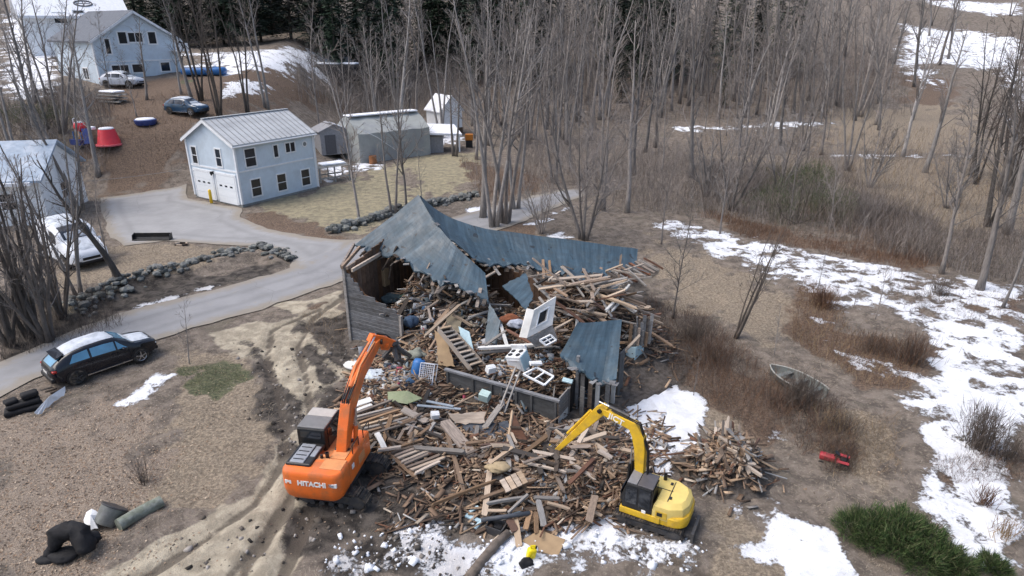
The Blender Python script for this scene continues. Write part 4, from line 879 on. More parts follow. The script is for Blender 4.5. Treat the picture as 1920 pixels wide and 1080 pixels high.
for k in range(22):                                         # boards thrown over the torn lower edge of the back slope
    px = lr.uniform(1000, 1200); py = 512 + lr.gauss(4, 9); p = P(px, py, lr.uniform(2.95, 3.3)); a = lr.gauss(.5, .8); d = Vector((math.cos(a), math.sin(a), lr.gauss(0, .3))).normalized() * lr.uniform(.35, .9)
    board(p - d, p + d, lr.uniform(.07, .16), lr.uniform(.04, .08), lr.choice((m_old, m_old, m_greyw, m_pale, m_dark)), 'splintered board lying over the torn lower edge of the back roof slope', 'boards over the torn roof edge')
# ---------------------------------------------------------------- fallen roof frames, stairs, dormer and other large pieces
def roof_frame(label, a, b_, c_, d_, n, zs):
    # a-b: one rail, c-d: the other; slats run between
    fr = empty('roof_frame'); tag(fr, label, 'roof frame'); A, B, Cc, D = (P(*q, z) for q, z in zip((a, b_, c_, d_), zs))
    board(A, B, .10, .10, m_old, name='rail', parent=fr); board(Cc, D, .08, .08, m_dark, name='rail', parent=fr)
    for k in range(n):
        u = (k + .5) / n; p = A.lerp(B, u); q = Cc.lerp(D, u) + Vector((random.uniform(-.15, .15), random.uniform(-.1, .1), 0))
        board(p + Vector((0, 0, .08)), p.lerp(q, random.uniform(.75, 1.0)) + Vector((0, 0, .08)), .11, .06, random.choice((m_old, m_old, m_greyw, m_pale)), name='slat', parent=fr, up=(0, 0, 1))
roof_frame('fallen slatted roof frame lying right beside the orange excavator boom', (657, 780), (700, 820), (738, 752), (790, 795), 8, (.55, .55, .8, .85))
roof_frame('fallen slatted roof frame lying below the long grey beam', (726, 846), (781, 894), (783, 824), (846, 866), 9, (.45, .4, .7, .65))
st = empty('staircase'); tag(st, 'wooden staircase with its treads bared, fallen aslant in the middle of the house', 'staircase')
s0, s1_ = P(820, 618, 2.45), P(884, 692, 1.1); wv_ = (P(842, 612, 2.5) - s0)
for q in (Vector((0, 0, 0)), wv_): board(s0 + q, s1_ + q, .06, .2, m_pale, name='stringer', parent=st, up=(0, 0, 1))
for k in range(10):
    p = s0.lerp(s1_, (k + .5) / 10); board(p + Vector((0, 0, .10)), p + wv_ + Vector((0, 0, .10)), .15, .045, m_greyw if k % 3 else m_pale, name='tread', parent=st, up=(0, 0, 1)); board(p + Vector((.03, .03, .0)), p + wv_ + Vector((.03, .03, .0)), .03, .14, m_dark, name='riser', parent=st, up=(0, 0, 1))
dm = empty('dormer'); tag(dm, 'white dormer wall with an empty window hole, tipped over in the rubble', 'dormer')
d0, d1, d2, d3 = P(988, 634, 2.45), P(1036, 609, 2.6), P(1043, 556, 3.5), P(1002, 581, 3.4); nn = (d1 - d0).cross(d3 - d0).normalized()
if nn.y > 0: nn = -nn
def dq(u, v): return d0.lerp(d1, u).lerp(d3.lerp(d2, u), v)
fc = MB()
for u0, u1, v0, v1 in ((0, 1, 0, .3), (0, 1, .74, 1), (0, .3, .3, .74), (.68, 1, .3, .74)): fc.prism([dq(u0, v0), dq(u1, v0), dq(u1, v1), dq(u0, v1)], -nn * .08)
fc.build('face', mat('dormer_white', (.74, .72, .68), .7, .08, 4, dirt=(.45, .43, .40), dirtamt=.4), dm)
for u0, u1, v0, v1 in ((.26, .72, .26, .3), (.26, .72, .74, .78), (.26, .3, .3, .74), (.68, .72, .3, .74)): MB().prism([dq(u0, v0) + nn * .01, dq(u1, v0) + nn * .01, dq(u1, v1) + nn * .01, dq(u0, v1) + nn * .01], nn * .03).build('casing', m_white, dm)
MB().prism([dq(.3, .3) - nn * .075, dq(.68, .3) - nn * .075, dq(.68, .74) - nn * .075, dq(.3, .74) - nn * .075], -nn * .01).build('window_hole_shade', m_black, dm)  # black backing stands in for the shade seen through the empty hole
MB().prism([d0, d3, d3 + Vector((-.28, .1, .02)), d0 + Vector((-.28, .1, 0))], -nn * .06).build('cheek', m_whitew, dm)
MB().prism([d0 + Vector((0, 0, -.02)), d1 + Vector((0, 0, -.02)), P(1046, 636, 2.0), P(1006, 650, 1.95)], Vector((0, .05, -.05))).build('skirt', m_greyw, dm)
wq = [P(1012, 638, 2.3), P(1032, 628, 2.4), P(1043, 638, 2.2), P(1024, 648, 2.1)]
wf = empty('window'); wf.parent = dm
for k in range(4): MB().beam(wq[k], wq[(k + 1) % 4], .07, .06).build('frame_bar', m_white, wf)
MB().beam(wq[0].lerp(wq[1], .5), wq[3].lerp(wq[2], .5), .035, .05).build('muntin', m_white, wf); MB().beam(wq[0].lerp(wq[3], .5), wq[1].lerp(wq[2], .5), .035, .05).build('muntin', m_white, wf); MB().prism(wq, (0, 0, -.02)).build('pane', m_glass, wf)
m_tarp = None
def sheet(name, pts, th, m, label, cat, bend=0.0, n=1, rag=0.0):
    pts = [Vector(p) for p in pts]
    pe1 = (pts[1] - pts[0]).normalized(); pe2 = (pts[2] - pts[1]); pe2 = (pe2 - pe1 * pe2.dot(pe1)).normalized()
    if rag:
        o = []
        for a, b_ in zip(pts, pts[1:] + pts[:1]):
            k = max(2, int((b_ - a).length / .16))
            for q in range(k): o.append(a.lerp(b_, q / k) + pe1 * random.uniform(-rag, rag) + pe2 * random.uniform(-rag, rag))
        pts = o
    c_ = sum(pts, Vector()) / len(pts); mb = MB(); n_ = len(pts); bend = bend if m in (m_tarp, m_wp_) else 0; nrm_ = Vector((0, 0, 0))
    for a, b_ in zip(pts, pts[1:] + pts[:1]): nrm_ += (a - c_).cross(b_ - c_)
    nrm_.normalize(); nrm_ *= th; top = [p + nrm_ * .5 for p in pts] + [c_ + nrm_ * .5 + Vector((0, 0, bend))]; bot = [p - nrm_ * .5 for p in pts] + [c_ - nrm_ * .5 + Vector((0, 0, bend))]
    f = [(i, (i + 1) % n_, n_) for i in range(n_)] + [(n_ + 1 + (i + 1) % n_, n_ + 1 + i, 2 * n_ + 1) for i in range(n_)] + [(i, n_ + 1 + i, n_ + 1 + (i + 1) % n_, (i + 1) % n_) for i in range(n_)]
    ob_ = mb.add(top + bot, f).build(name, m); tag(ob_, label, cat)
    if m is m_roof:
        a = ob_.data.attributes.new('st', 'FLOAT_VECTOR', 'POINT'); a.data.foreach_set('vector', np.array([((p - c_).dot(U), (p - c_).dot(Vv), 0) for p in top + bot], np.float32).ravel())
    return ob_
m_wp_ = mat('white_enamel', (.72, .74, .76), .4, .05, dirt=(.5, .48, .44), dirtamt=.4)
m_green = mat('faded_green', (.20, .24, .14), .75, .12, 3, dirt=(.28, .29, .2), dirtamt=.5); m_tarp = mat('dark_tarpaulin', (.055, .062, .075), .55, .25, 3, dirt=(.10, .11, .125), dirtamt=.6, dirtscale=2, bump=.5, bscale=6)
sheet('panel', [P(727, 735, .85), P(764, 733, 1.1), P(792, 747, 1.05), P(764, 758, .85), P(728, 752, .75)], .04, m_green, 'faded green panel lying on top of the lumber by the orange boom', 'panel', .05)
sheet('plywood_sheet', [P(840, 776, 1.1), P(909, 773, 1.05), P(910, 795, .8), P(853, 794, .8)], .03, m_pale, 'torn pale sheet at the foot of the low wall above the tarpaulin', 'sheet', rag=.05)
sheet('tarpaulin', [P(868, 795, .75), P(955, 790, .7), P(962, 845, .45), P(905, 860, .5), P(885, 835, .6)], .03, m_tarp, 'dark grey tarpaulin spread between the lumber and the red brown triangle', 'tarpaulin', .1, rag=.08)
sheet('plywood_sheet', [P(978, 1014, .12), P(1012, 994, .25), P(1060, 1012, .2), P(1046, 1045, .1), P(1006, 1032, .1)], .03, m_ply, 'brown plywood sheet lying on the snow beside the yellow jug', 'sheet', .05)
sheet('roof_fragment', [P(943, 536, 2.95), P(985, 513, 3.1), P(1000, 556, 2.75), P(987, 582, 2.55)], .05, m_roof, 'blue roof fragment hanging into the dark hollow left of the dormer', 'roof fragment', rag=.06)
sheet('roof_fragment', [P(1066, 506, 2.95), P(1098, 500, 2.9), P(1096, 530, 2.6), P(1062, 527, 2.65)], .05, m_roof, 'small blue roof fragment below the sagging slope', 'roof fragment', rag=.05)
sheet('roof_fragment', [P(1118, 512, 2.9), P(1132, 508, 2.9), P(1166, 548, 2.5), P(1152, 556, 2.5)], .05, m_roof, 'narrow blue roof strip among the bared rafters', 'roof fragment', rag=.05)
sheet('roof_fragment', [P(909, 640, 1.6), P(918, 570, 2.75), P(939, 602, 2.3), P(931, 645, 1.6)], .05, m_roof, 'pointed slate blue fragment standing left of the white post', 'roof fragment', rag=.03)
sheet('roof_fragment', [P(885, 515, 3.1), P(912, 535, 2.9), P(916, 562, 2.5), P(896, 556, 2.6)], .05, m_roof, 'crumpled roof flap hanging from the end of the front slope', 'roof fragment', rag=.06)
sheet('door', [P(860, 612, 2.3), P(880, 622, 2.15), P(890, 664, 1.5), P(869, 652, 1.6)], .05, m_pblue, 'pale blue door standing behind the stairs', 'door')
sheet('panel', [P(815, 618, 2.1), P(840, 640, 1.8), P(852, 688, 1.0), P(823, 684, 1.0)], .05, m_ply, 'brown plywood panel standing under the stairs', 'panel', rag=.03)
sheet('panel', [P(838, 570, 2.1), P(870, 590, 1.9), P(862, 625, 1.6), P(836, 610, 1.7)], .05, mat('drab_panel', (.18, .155, .11), .8, .2, 4), 'drab brown panel leaning above the stairs', 'panel', rag=.04)
sheet('window_sash', [P(1128, 771, .9), P(1137, 757, 1.0), P(1160, 773, .85), P(1152, 790, .7)], .05, mat('sash_blue_white', (.55, .68, .74), .4, .15, 5), 'pale blue and white window sash leaning behind the yellow boom', 'window sash')
for a_, b2_ in (((1247, 782, .06), (1280, 800, .08)), ((1268, 800, .06), (1330, 842, .12)), ((1225, 800, .08), (1255, 830, .06)), ((1300, 790, .06), (1350, 830, .12)), ((1210, 850, .08), (1245, 835, .1))): board(P(*a_), P(*b2_), .12, .05, m_dark, 'dark board lying on the snow behind the yellow boom', 'dark boards on the snow behind the yellow boom')
tri = empty('wall_section'); tag(tri, 'red brown triangular wall section standing on end before the low wall', 'wall section')
ta, tb_, tc = P(961, 772, 1.75), P(948, 852, .5), P(1004, 856, .55)
for k in range(7):
    u0, u1 = k / 7, (k + .93) / 7; a0_, a1_ = ta.lerp(tb_, u0), ta.lerp(tb_, u1); c0_, c1_ = ta.lerp(tc, u0), ta.lerp(tc, u1); MB().prism([a0_, c0_, c1_, a1_], (0, .05, .03)).build('plank', m_redw, tri)
for u in (.35, .65): board(ta.lerp(tb_, u) + Vector((0, -.05, .02)), ta.lerp(tc, u) + Vector((0, -.05, .02)), .07, .05, m_dark, name='batten', parent=tri, up=(0, -1, .3))
board(ta, tb_, .09, .06, m_pale, name='edge_board', parent=tri)
# ================================================================ VEHICLES AND MACHINES
m_rubber = mat('rubber', (.018, .018, .019), .85, .2, 12, dirt=(.15, .12, .09), dirtamt=.75, dirtscale=4)
m_steel = mat('bright_metal', (.55, .55, .56), .3, .08, 4, metal=.9)
m_chrome = mat('sill_metal', (.5, .5, .5), .25, .05, metal=.9)
m_darkmetal = mat('dark_metal', (.045, .045, .048), .5, .2, 6, dirt=(.12, .10, .08), dirtamt=.5, dirtscale=4)
m_red = mat('red_lens', (.35, .02, .015), .25, .1)
m_lamp = mat('clear_lens', (.6, .62, .64), .15, .05)
m_plate = mat('plate_white', (.6, .6, .58), .5, .05)
def car(name, loc, rz, label, paint, group=None, scale=1.0, glass=None, snow=(True, True), rimdark=True, van=False):
    root = empty(name, loc, rz); tag(root, label, 'car', group); root.scale = (scale,) * 3
    xs_ = [-2.36, -2.3, -2.15, -1.8, -1.4, -.8, 0, .5, .95, 1.3, 1.7, 2.1, 2.3, 2.40]
    Wd = [.55, .76, .87, .93, .95, .95, .95, .95, .945, .935, .92, .88, .78, .5]
    zb = [.55, .40, .30, .26, .25, .24, .24, .24, .24, .25, .27, .32, .40, .5]
    zl = [.88, .98, 1.04, 1.07, 1.07, 1.05, 1.02, 1.0, .99, .985, .96, .90, .82, .7]
    zt = [.92, 1.04, 1.18, 1.42, 1.57, 1.67, 1.68, 1.62, 1.38, 1.10, 1.06, .99, .88, .74]
    if van: zt = [1.6, 1.9, 2.0, 2.05, 2.06, 2.06, 2.05, 2.0, 1.8, 1.35, 1.2, 1.05, .9, .74]; zl = [1.1] * 8 + [1.08, 1.05, 1.0, .92, .82, .7]
    wt = [.5, .62, .66, .69, .70, .70, .70, .69, .72, .80, .78, .72, .62, .4]
    if van: wt = [.6, .78, .84, .85, .85, .85, .85, .84, .84, .82, .78, .72, .62, .4]
    def ring(x):
        w_, b_, l_, t_, q = (float(np.interp(x, xs_, a)) for a in (Wd, zb, zl, zt, wt))
        h = t_ - l_
        return [(0, b_), (.8 * w_, b_), (.97 * w_, b_ + .1), (w_, b_ + .55 * (l_ - b_)), (.965 * w_, l_), (q + .02, l_ + .84 * h), (q * .84, l_ + .985 * h), (q * .4, l_ + 1.02 * h), (0, l_ + 1.03 * h)]
    xx = sorted(set([round(v, 3) for v in np.linspace(-2.36, 2.40, 48)] + [-2.36, 2.40])); vs = []; n = 16
    for x in xx:
        r = ring(x); full = [(x, -y, z) for y, z in r] + [(x, y, z) for y, z in r[-2:0:-1]]; vs += full
    fs = [(i * n + k, i * n + (k + 1) % n, (i + 1) * n + (k + 1) % n, (i + 1) * n + k) for i in range(len(xx) - 1) for k in range(n)] + [tuple(range(n)), tuple(range((len(xx) - 1) * n, len(xx) * n))]
    body = MB().add(vs, fs).build('body', paint, root, auto=38)
    def side_pt(x, t, s, off=.012):
        r = ring(x); a, b_ = r[4], r[5]; y = a[0] + (b_[0] - a[0]) * t; z = a[1] + (b_[1] - a[1]) * t
        return (x, s * (y + off), z + off * .3)
    def top_pt(x, u, off):
        r = ring(x); ys_ = [-p[0] for p in r[6:]] + [p[0] for p in r[7:5:-1]]; ys_ = [-r[6][0], -r[7][0], 0, r[7][0], r[6][0]]; zs_ = [r[6][1], r[7][1], r[8][1], r[7][1], r[6][1]]
        y = u * r[6][0]; return (x, y, float(np.interp(y, ys_, zs_)) + off)
    gm = glass or mat('tinted_glass', (.015, .02, .03), .05, .1, spec=.8)
    panes = [(-1.62, -.72, .2), (-.62, .42, 0), (.5, 1.02, .0)] if not van else [(.1, .8, 0)]
    for s in (-1, 1):
        for x0, x1, sk in panes:
            rows = []
            for t in np.linspace(.14, .9, 4):
                row = []
                for q in np.linspace(0, 1, 6):
                    xa = x0 + sk * t * 1.6 if x0 < -1 else x0; xb = x1 if x1 < .5 else (x1 - (.55 * t if not van else .25 * t) if x1 > .9 else x1)
                    row.append(side_pt(xa + (xb - xa) * q, t, s))
                rows.append(row)
            MB().grid(rows).build('window', gm, root, smooth=True)
    MB().grid([[top_pt(x, u, .012) for u in np.linspace(-.94, .94, 7)] for x in np.linspace(.56, 1.24, 6)]).build('windscreen', gm, root, smooth=True)
    MB().grid([[top_pt(x, u, .012) for u in np.linspace(-.9, .9, 7)] for x in np.linspace(-2.22, -1.74, 5)]).build('rear_window', gm, root, smooth=True)
    for x, s in ((-1.42, -1), (-1.42, 1), (1.42, -1), (1.42, 1)):
        ar = [(x + .44 * math.cos(a), s * .945, .40 + .44 * math.sin(a)) for a in np.linspace(-.35, math.pi + .35, 15)]
        MB().prism(ar, (0, s * .012, 0)).build('wheel_arch', m_black, root)
        wl = MB().lathe((x, s * .86, .37), [(.30, -.12), (.36, -.10), (.375, 0), (.36, .10), (.29, .125), (.25, .10)], axis=(0, s, 0), n=26).build('wheel', m_rubber, root, auto=35)
        rm = MB().lathe((x, s * .86, .37), [(.255, .08), (.255, .115), (.23, .09), (.07, .085), (.06, .125), (.0, .125)], axis=(0, s, 0), n=22)
        for k in range(5):
            a = k * 2 * math.pi / 5 + .3; rm.beam((x + .05 * math.cos(a), s * .972, .37 + .05 * math.sin(a)), (x + .245 * math.cos(a), s * .972, .37 + .245 * math.sin(a)), .035, .07, up=(0, 1, 0))
        rm.build('rim', m_darkmetal if rimdark and x < 0 else m_steel, wl, auto=35)
    for s in (-1, 1):
        MB().beam((-1.0, s * .957, .33), (1.0, s * .957, .33), .03, .05).build('sill_strip', m_chrome, root)
        MB().rbox((.72, s * 1.06, 1.08), (.16, .2, .15), .05).build('wing_mirror', paint, root, smooth=True)
        MB().rbox((-2.2, s * .70, .93), (.2, .34, .13), .05).build('tail_light', m_red, root)
        MB().rbox((2.19, s * .62, .74), (.24, .34, .14), .05).build('headlight', m_lamp, root)
        MB().box((-.7, s * .972, .93), (.2, .02, .04)).box((.3, s * .97, .91), (.2, .02, .04)).build('door_handle', m_black, root)
        for x in (-.68, .46, .98 if not van else .9): MB().beam((x, s * .963, .42), (x, s * .94, .99), .012, .012).build('door_seam', m_black, root)
    if not van: MB().prism([top_pt(-1.62, u, .05) for u in (-.95, 0, .95)] + [(-1.99, .62, 1.43), (-2.02, 0, 1.46), (-1.99, -.62, 1.43)], (0, 0, .04)).build('spoiler', paint, root)
    MB().rbox((-2.3, 0, .48), (.22, 1.5, .26), .08).build('rear_bumper', m_black, root); MB().rbox((2.3, 0, .42), (.2, 1.3, .22), .08).build('front_bumper', m_black, root)
    MB().box((2.395, 0, .62), (.05, .8, .13)).build('grille', m_black, root); MB().box((-2.372, 0, .76), (.02, .46, .12)).build('number_plate', m_plate, root)
    MB().tube([(-.2, -.3, .26), (-.6, -.45, .2), (-1.0, -.5, .22)], .09, 8).build('exhaust', m_steel, root)
    def snowpatch(x0, x1, u0, u1, th, seed):
        rows = []
        for i, x in enumerate(np.linspace(x0, x1, 16)):
            row = []
            for j, u in enumerate(np.linspace(u0, u1, 12)):
                e = min(1, min(i, 15 - i) / 2.0) * min(1, min(j, 11 - j) / 1.6); ri = (vnoise(x * 3, u * 3, seed) - .5)
                x2 = x + (.16 * ri if i in (0, 15) else 0); u2 = u * (1 + .12 * ri if j in (0, 11) else 1)
                row.append(top_pt(x2, u2, .006 + th * e * (.55 + .9 * float(vnoise(x * 2.2, u * 2.2, seed + 3)))))
            rows.append(row)
        MB().grid(rows).build('snow_cover', mat('thin_car_snow', (.52, .56, .61), .6, .15, 3, dirt=(.25, .28, .32), dirtamt=.6, dirtscale=2), root, smooth=True)
    if snow[0]: snowpatch(-1.62, .52, -.96, .98, .09, 4)
    if snow[1]: snowpatch(1.28, 2.12, -.9, .86, .05, 9); snowpatch(1.0, 1.24, -.8, .8, .03, 12)
    return root
m_carpaint = mat('black_car_paint', (.006, .008, .014), .22, .1, 2, coat=.25, spec=.4)
hx, hy = .595, .804
rw, fw = P(150, 722, .0), P(268, 680, .0); mid = (rw + fw) / 2; hd = (fw - rw).normalized(); left = Vector((-hd.y, hd.x, 0))
m_blueglass = mat('sky_glass', (.06, .22, .36), .08, .25, 1.2, spec=.9, coat=.5)
suv = car('suv', mid + left * .86 + Vector((0, 0, .02)), math.atan2(hd.y, hd.x), 'black car with snow on its roof and bonnet, parked at the roadside', m_carpaint, scale=(fw - rw).length / 2.84, glass=m_blueglass)
p = PT(352, 214); car('suv', p, R(-20), 'dark blue car under snow, parked on the brown slope above the garage', mat('blue_car_paint', (.015, .05, .10), .25, .1, coat=.6), scale=.98)
p = PT(232, 163); car('suv', p, R(-8), 'silver car under snow, parked against the blue gabled house', mat('silver_car_paint', (.45, .48, .54), .35, .1, coat=.4), scale=1.0)
p = PT(120, 498); car('van', p + Vector((0, 1.2, 0)), R(-38), 'white van with snow on top behind the leaning tree at the left', mat('white_van_paint', (.72, .75, .80), .4, .05), scale=1.25, van=True, rimdark=False)
# ---------------------------------------------------------------- excavators
def crawler(root, cx, L, gauge, wid, h, rz=0.0, pads=26, off=(0, 0)):
    class _M:
        def __init__(s, m): s.m = m
        def __matmul__(s, o): return (s.m @ o + O_) if isinstance(o, Vector) else s.m @ o
    O_ = Vector((off[0], off[1], 0)); M0 = Matrix.Rotation(rz, 3, 'Z'); Mz = _M(M0)
    for s in (-1, 1):
        x0 = s * gauge / 2; r = h / 2; st = L / 2 - r; per = 4 * st + 2 * math.pi * r
        def at(u):
            u %= per
            if u < 2 * st: return Vector((x0, -st + u, h)), 0.0
            u -= 2 * st
            if u < math.pi * r: a = math.pi / 2 - u / r; return Vector((x0, st + r * math.cos(a), r + r * math.sin(a))), math.pi / 2 - a
            u -= math.pi * r
            if u < 2 * st: return Vector((x0, st - u, 0)), math.pi
            u -= 2 * st; a = -math.pi / 2 - u / r; return Vector((x0, -st + r * math.cos(a), r + r * math.sin(a))), math.pi / 2 - a
        fr = MB().rbox(Mz @ Vector((x0, 0, r)), (wid * .6, 2 * st, h * .5), .04, M0)
        fo = fr.build('track_frame', m_darkmetal, root)
        for yy in (-st, st): MB().lathe(Mz @ Vector((x0, yy, r)), [(r * .25, -wid * .42), (r * .82, -wid * .36), (r * .82, wid * .36), (r * .25, wid * .42)], axis=M0 @ Vector((1, 0, 0)), n=18).build('sprocket', m_darkmetal, fo, auto=40)
        for k in range(5): MB().lathe(Mz @ Vector((x0, -st * .75 + k * st * .375, r * .42)), [(r * .3, -wid * .4), (r * .3, wid * .4)], axis=M0 @ Vector((1, 0, 0)), n=12).build('roller', m_darkmetal, fo)
        tk = MB()
        for k in range(pads):
            c, a = at(k * per / pads); Mx = Mz @ Matrix.Rotation(-a, 3, 'X')
            tk.box(Mz @ c, (wid, per / pads * .93, .05), Mx); tk.box(Mz @ c + Mx @ Vector((0, 0, .04)), (wid, .025, .05), Mx)
        tk.build('track', m_rubber, root)
    MB().rbox((off[0], off[1], h * .75), (gauge, L * .35, h * .5), .06, M0).lathe((0, 0, h * .9), [(L * .2, 0), (L * .2, .2)], n=22).build('undercarriage', m_darkmetal, root)
def cyl(a, b, r, body_m, rod_m, parent, frac=.6, name='hydraulic_cylinder'):
    a = Vector(a); b = Vector(b); m_ = a + (b - a) * frac
    o = MB().tube([a, m_], r, 12).build(name, body_m, parent, auto=40); MB().tube([m_, b], r * .5, 10).build('piston_rod', rod_m, o, auto=40); return o
def boom_part(name, pts, depths, width, m, parent, side):
    # box-section arm along pts; side: lateral unit vector; depths measured in the arm's plane
    pts = [Vector(p) for p in pts]; side = Vector(side).normalized(); vs = []; n = len(pts)
    for i, p in enumerate(pts):
        d = (pts[min(i + 1, n - 1)] - pts[max(i - 1, 0)]).normalized(); up = side.cross(d).normalized()
        for a, b_ in ((-1, -1), (1, -1), (1, 1), (-1, 1)): vs.append(p + side * a * width / 2 + up * b_ * depths[i] / 2)
    fs = [(i * 4 + k, i * 4 + (k + 1) % 4, i * 4 + 4 + (k + 1) % 4, i * 4 + 4 + k) for i in range(n - 1) for k in range(4)] + [(0, 1, 2, 3), (4 * n - 4, 4 * n - 3, 4 * n - 2, 4 * n - 1)]
    o = MB().add(vs, fs).build(name, m, parent); bv = o.modifiers.new('bevel', 'BEVEL'); bv.width = .025; bv.segments = 2; bv.limit_method = 'ANGLE'; return o
m_or = mat('orange_paint', (.78, .16, .025), .42, .08, 3, dirt=(.33, .14, .06), dirtamt=.6, dirtscale=2.0, coat=.1)
m_ordeck = mat('orange_deck', (.62, .26, .10), .65, .12, 4, dirt=(.40, .20, .10), dirtamt=.6, dirtscale=3)
m_blkpaint = mat('black_paint', (.012, .013, .015), .4, .15, dirt=(.05, .045, .04), dirtamt=.4)
m_greycover = mat('grey_cover', (.27, .29, .32), .5, .12, 3, dirt=(.16, .16, .17), dirtamt=.5)
m_hose = mat('hose', (.02, .018, .018), .6, .2)
hit = empty('excavator', (-5.90, 17.25, 0), R(-9)); tag(hit, 'orange excavator with a black cab reaching its arm into the wrecked house', 'excavator')
crawler(hit, 0, 2.35, 1.7, .45, .62, R(-92), 28, off=(.42, -.05))
# counterweight with rounded back corners
def rounded_plan(x0, x1, y0, y1, r, n=6):
    o = [(x1, y1), (x0, y1)]
    for k in range(n + 1): a = math.pi + k * math.pi / 2 / n; o.append((x0 + r + r * math.cos(a), y0 + r + r * math.sin(a)))
    for k in range(n + 1): a = 1.5 * math.pi + k * math.pi / 2 / n; o.append((x1 - r + r * math.cos(a), y0 + r + r * math.sin(a)))
    return o
cw = MB(); pl = rounded_plan(-.98, .98, -1.5, -.78, .30); zz = [(.55, .84), (.68, .95), (.9, 1.0), (1.42, 1.0), (1.54, .975), (1.58, .93)]; n = len(pl); vs = []
for z, k in zz: vs += [(x * k, -.78 + (y + .78) * (k if y < -.8 else 1), z) for x, y in pl]
cw.add(vs, [(i * n + k, i * n + (k + 1) % n, i * n + n + (k + 1) % n, i * n + n + k) for i in range(len(zz) - 1) for k in range(n)] + [tuple(range(n)), tuple(range((len(zz) - 1) * n, len(zz) * n))])
cwo = cw.build('counterweight', m_or, hit, auto=40)
m_letter = mat('white_lettering', (.80, .80, .78), .5, .04)
tx = text_mesh('HITACHI', .235, .006, m_letter, .010)
inst('lettering', tx, cwo, Matrix.Translation((.06, -1.508, 1.21)) @ Matrix.Rotation(R(90), 4, 'X'))
MB().box((-.70, -1.487, 1.22), (.20, .03, .13)).build('emblem', m_letter, cwo); MB().box((-.70, -1.505, 1.18), (.07, .02, .05)).build('emblem', m_or, cwo)
MB().box((.72, -1.47, 1.22), (.26, .06, .13)).build('model_plate', m_letter, cwo); MB().box((.70, -1.502, 1.22), (.12, .02, .07)).build('model_mark', m_greycover, cwo)
MB().rbox((.60, .12, 1.12), (.74, 1.80, .86), .07).build('side_housing', m_or, hit)
MB().rbox((-.58, -.33, 1.10), (.78, .86, .80), .07).build('engine_housing', m_or, hit)
MB().rbox((-.05, .0, 1.04), (.62, 1.6, .66), .03).build('deck', m_ordeck, hit)
MB().box((.55, -.15, 1.56), (.5, 1.0, .03)).box((.0, -.62, 1.545), (.34, .28, .03)).build('walkway', m_ordeck, hit)
MB().rbox((.55, -.95, 1.585), (.7, .5, .03), .01).build('walkway', m_ordeck, hit)
ec = MB().rbox((-.50, -.62, 1.585), (.82, 1.12, .14), .05).build('engine_cover', m_blkpaint, hit)
MB().rbox((-.56, -.66, 1.665), (.46, .94, .05), .02).build('cover_panel', m_greycover, ec); MB().rbox((-.20, -.52, 1.66), (.17, .52, .05), .02).build('cover_panel', m_greycover, ec)
for k in range(4): MB().box((-.56, -.98 + k * .2, 1.695), (.34, .03, .015)).build('louvre', m_blkpaint, ec)
MB().lathe((.22, -.62, 1.55), [(.06, 0), (.06, .2), (.045, .2), (.045, .1)], n=14).lathe((.05, -.66, 1.55), [(.05, 0), (.05, .12)], n=12).build('exhaust_pipe', m_blkpaint, hit)
MB().lathe((.62, .3, 1.57), [(.09, 0), (.09, .05), (.03, .06)], n=14).build('filler_cap', m_blkpaint, hit)
MB().rbox((.98, .2, 1.1), (.02, .5, .3), .005).build('side_hatch', m_ordeck, hit); MB().rbox((.985, -.5, 1.25), (.02, .16, .16), .005).build('warning_sticker', m_letter, hit)
for y in (-.3, .6): MB().tube([(.92, y, 1.55), (.92, y, 1.85), (.92, y + .5, 1.85), (.92, y + .5, 1.55)], .018, 6).build('handrail', m_blkpaint, hit)
cab_o = MB().prism([(-1.03, -.06, .85), (-1.03, 1.3, .85), (-1.03, 1.36, 1.4), (-1.03, 1.2, 2.14), (-1.03, -.06, 2.14)], (.96, 0, 0)).build('cab', m_blkpaint, hit)
bv = cab_o.modifiers.new('bevel', 'BEVEL'); bv.width = .04; bv.segments = 2
MB().rbox((-.55, .30, 2.17), (.93, .66, .07), .03).build('roof_panel', mat('cab_roof_grey', (.17, .17, .17), .55, .1), cab_o); MB().rbox((-.55, .88, 2.175), (.90, .46, .06), .03).build('roof_hatch', mat('pale_hatch', (.42, .40, .37), .5, .08), cab_o)
MB().box((-.55, -.07, 1.95), (.7, .02, .26)).build('rear_window', m_glass, cab_o); MB().box((-.062, .55, 1.75), (.02, .85, .7)).build('side_window', m_glass, cab_o); MB().box((-1.038, .55, 1.75), (.02, .85, .7)).build('side_window', m_glass, cab_o)
bpy.context.view_layer.update(); HM = hit.matrix_world.inverted()
def HL(v): return HM @ Vector(v)
b0 = HL(P(643, 846, 1.5)); b1 = HL(P(652, 765, 2.75)); b2 = HL(P(672, 700, 3.2)); b3 = HL(P(698, 652, 3.35)); b4 = HL(P(706, 640, 3.4))
bd = (b4 - b0); side = Vector((bd.y, -bd.x, 0)).normalized()
bm_o = boom_part('boom', [b0, b0.lerp(b1, .5) + Vector((0, 0, .02)), b1, b2, b3, b4], [.34, .52, .60, .50, .38, .26], .34, m_or, hit, side)
for k, off in enumerate((-.10, -.03, .05, .11)):
    up = Vector((0, 0, .33)); MB().tube([b0 + side * off + Vector((0, -.05, .2)), b0.lerp(b1, .5) + side * off + up * .95, b1 + side * off + up * 1.1 + Vector((0, -.1, .03 * (k % 2))), b1.lerp(b2, .55) + side * off + up * .95], .028, 6).build('hose', m_hose, bm_o)
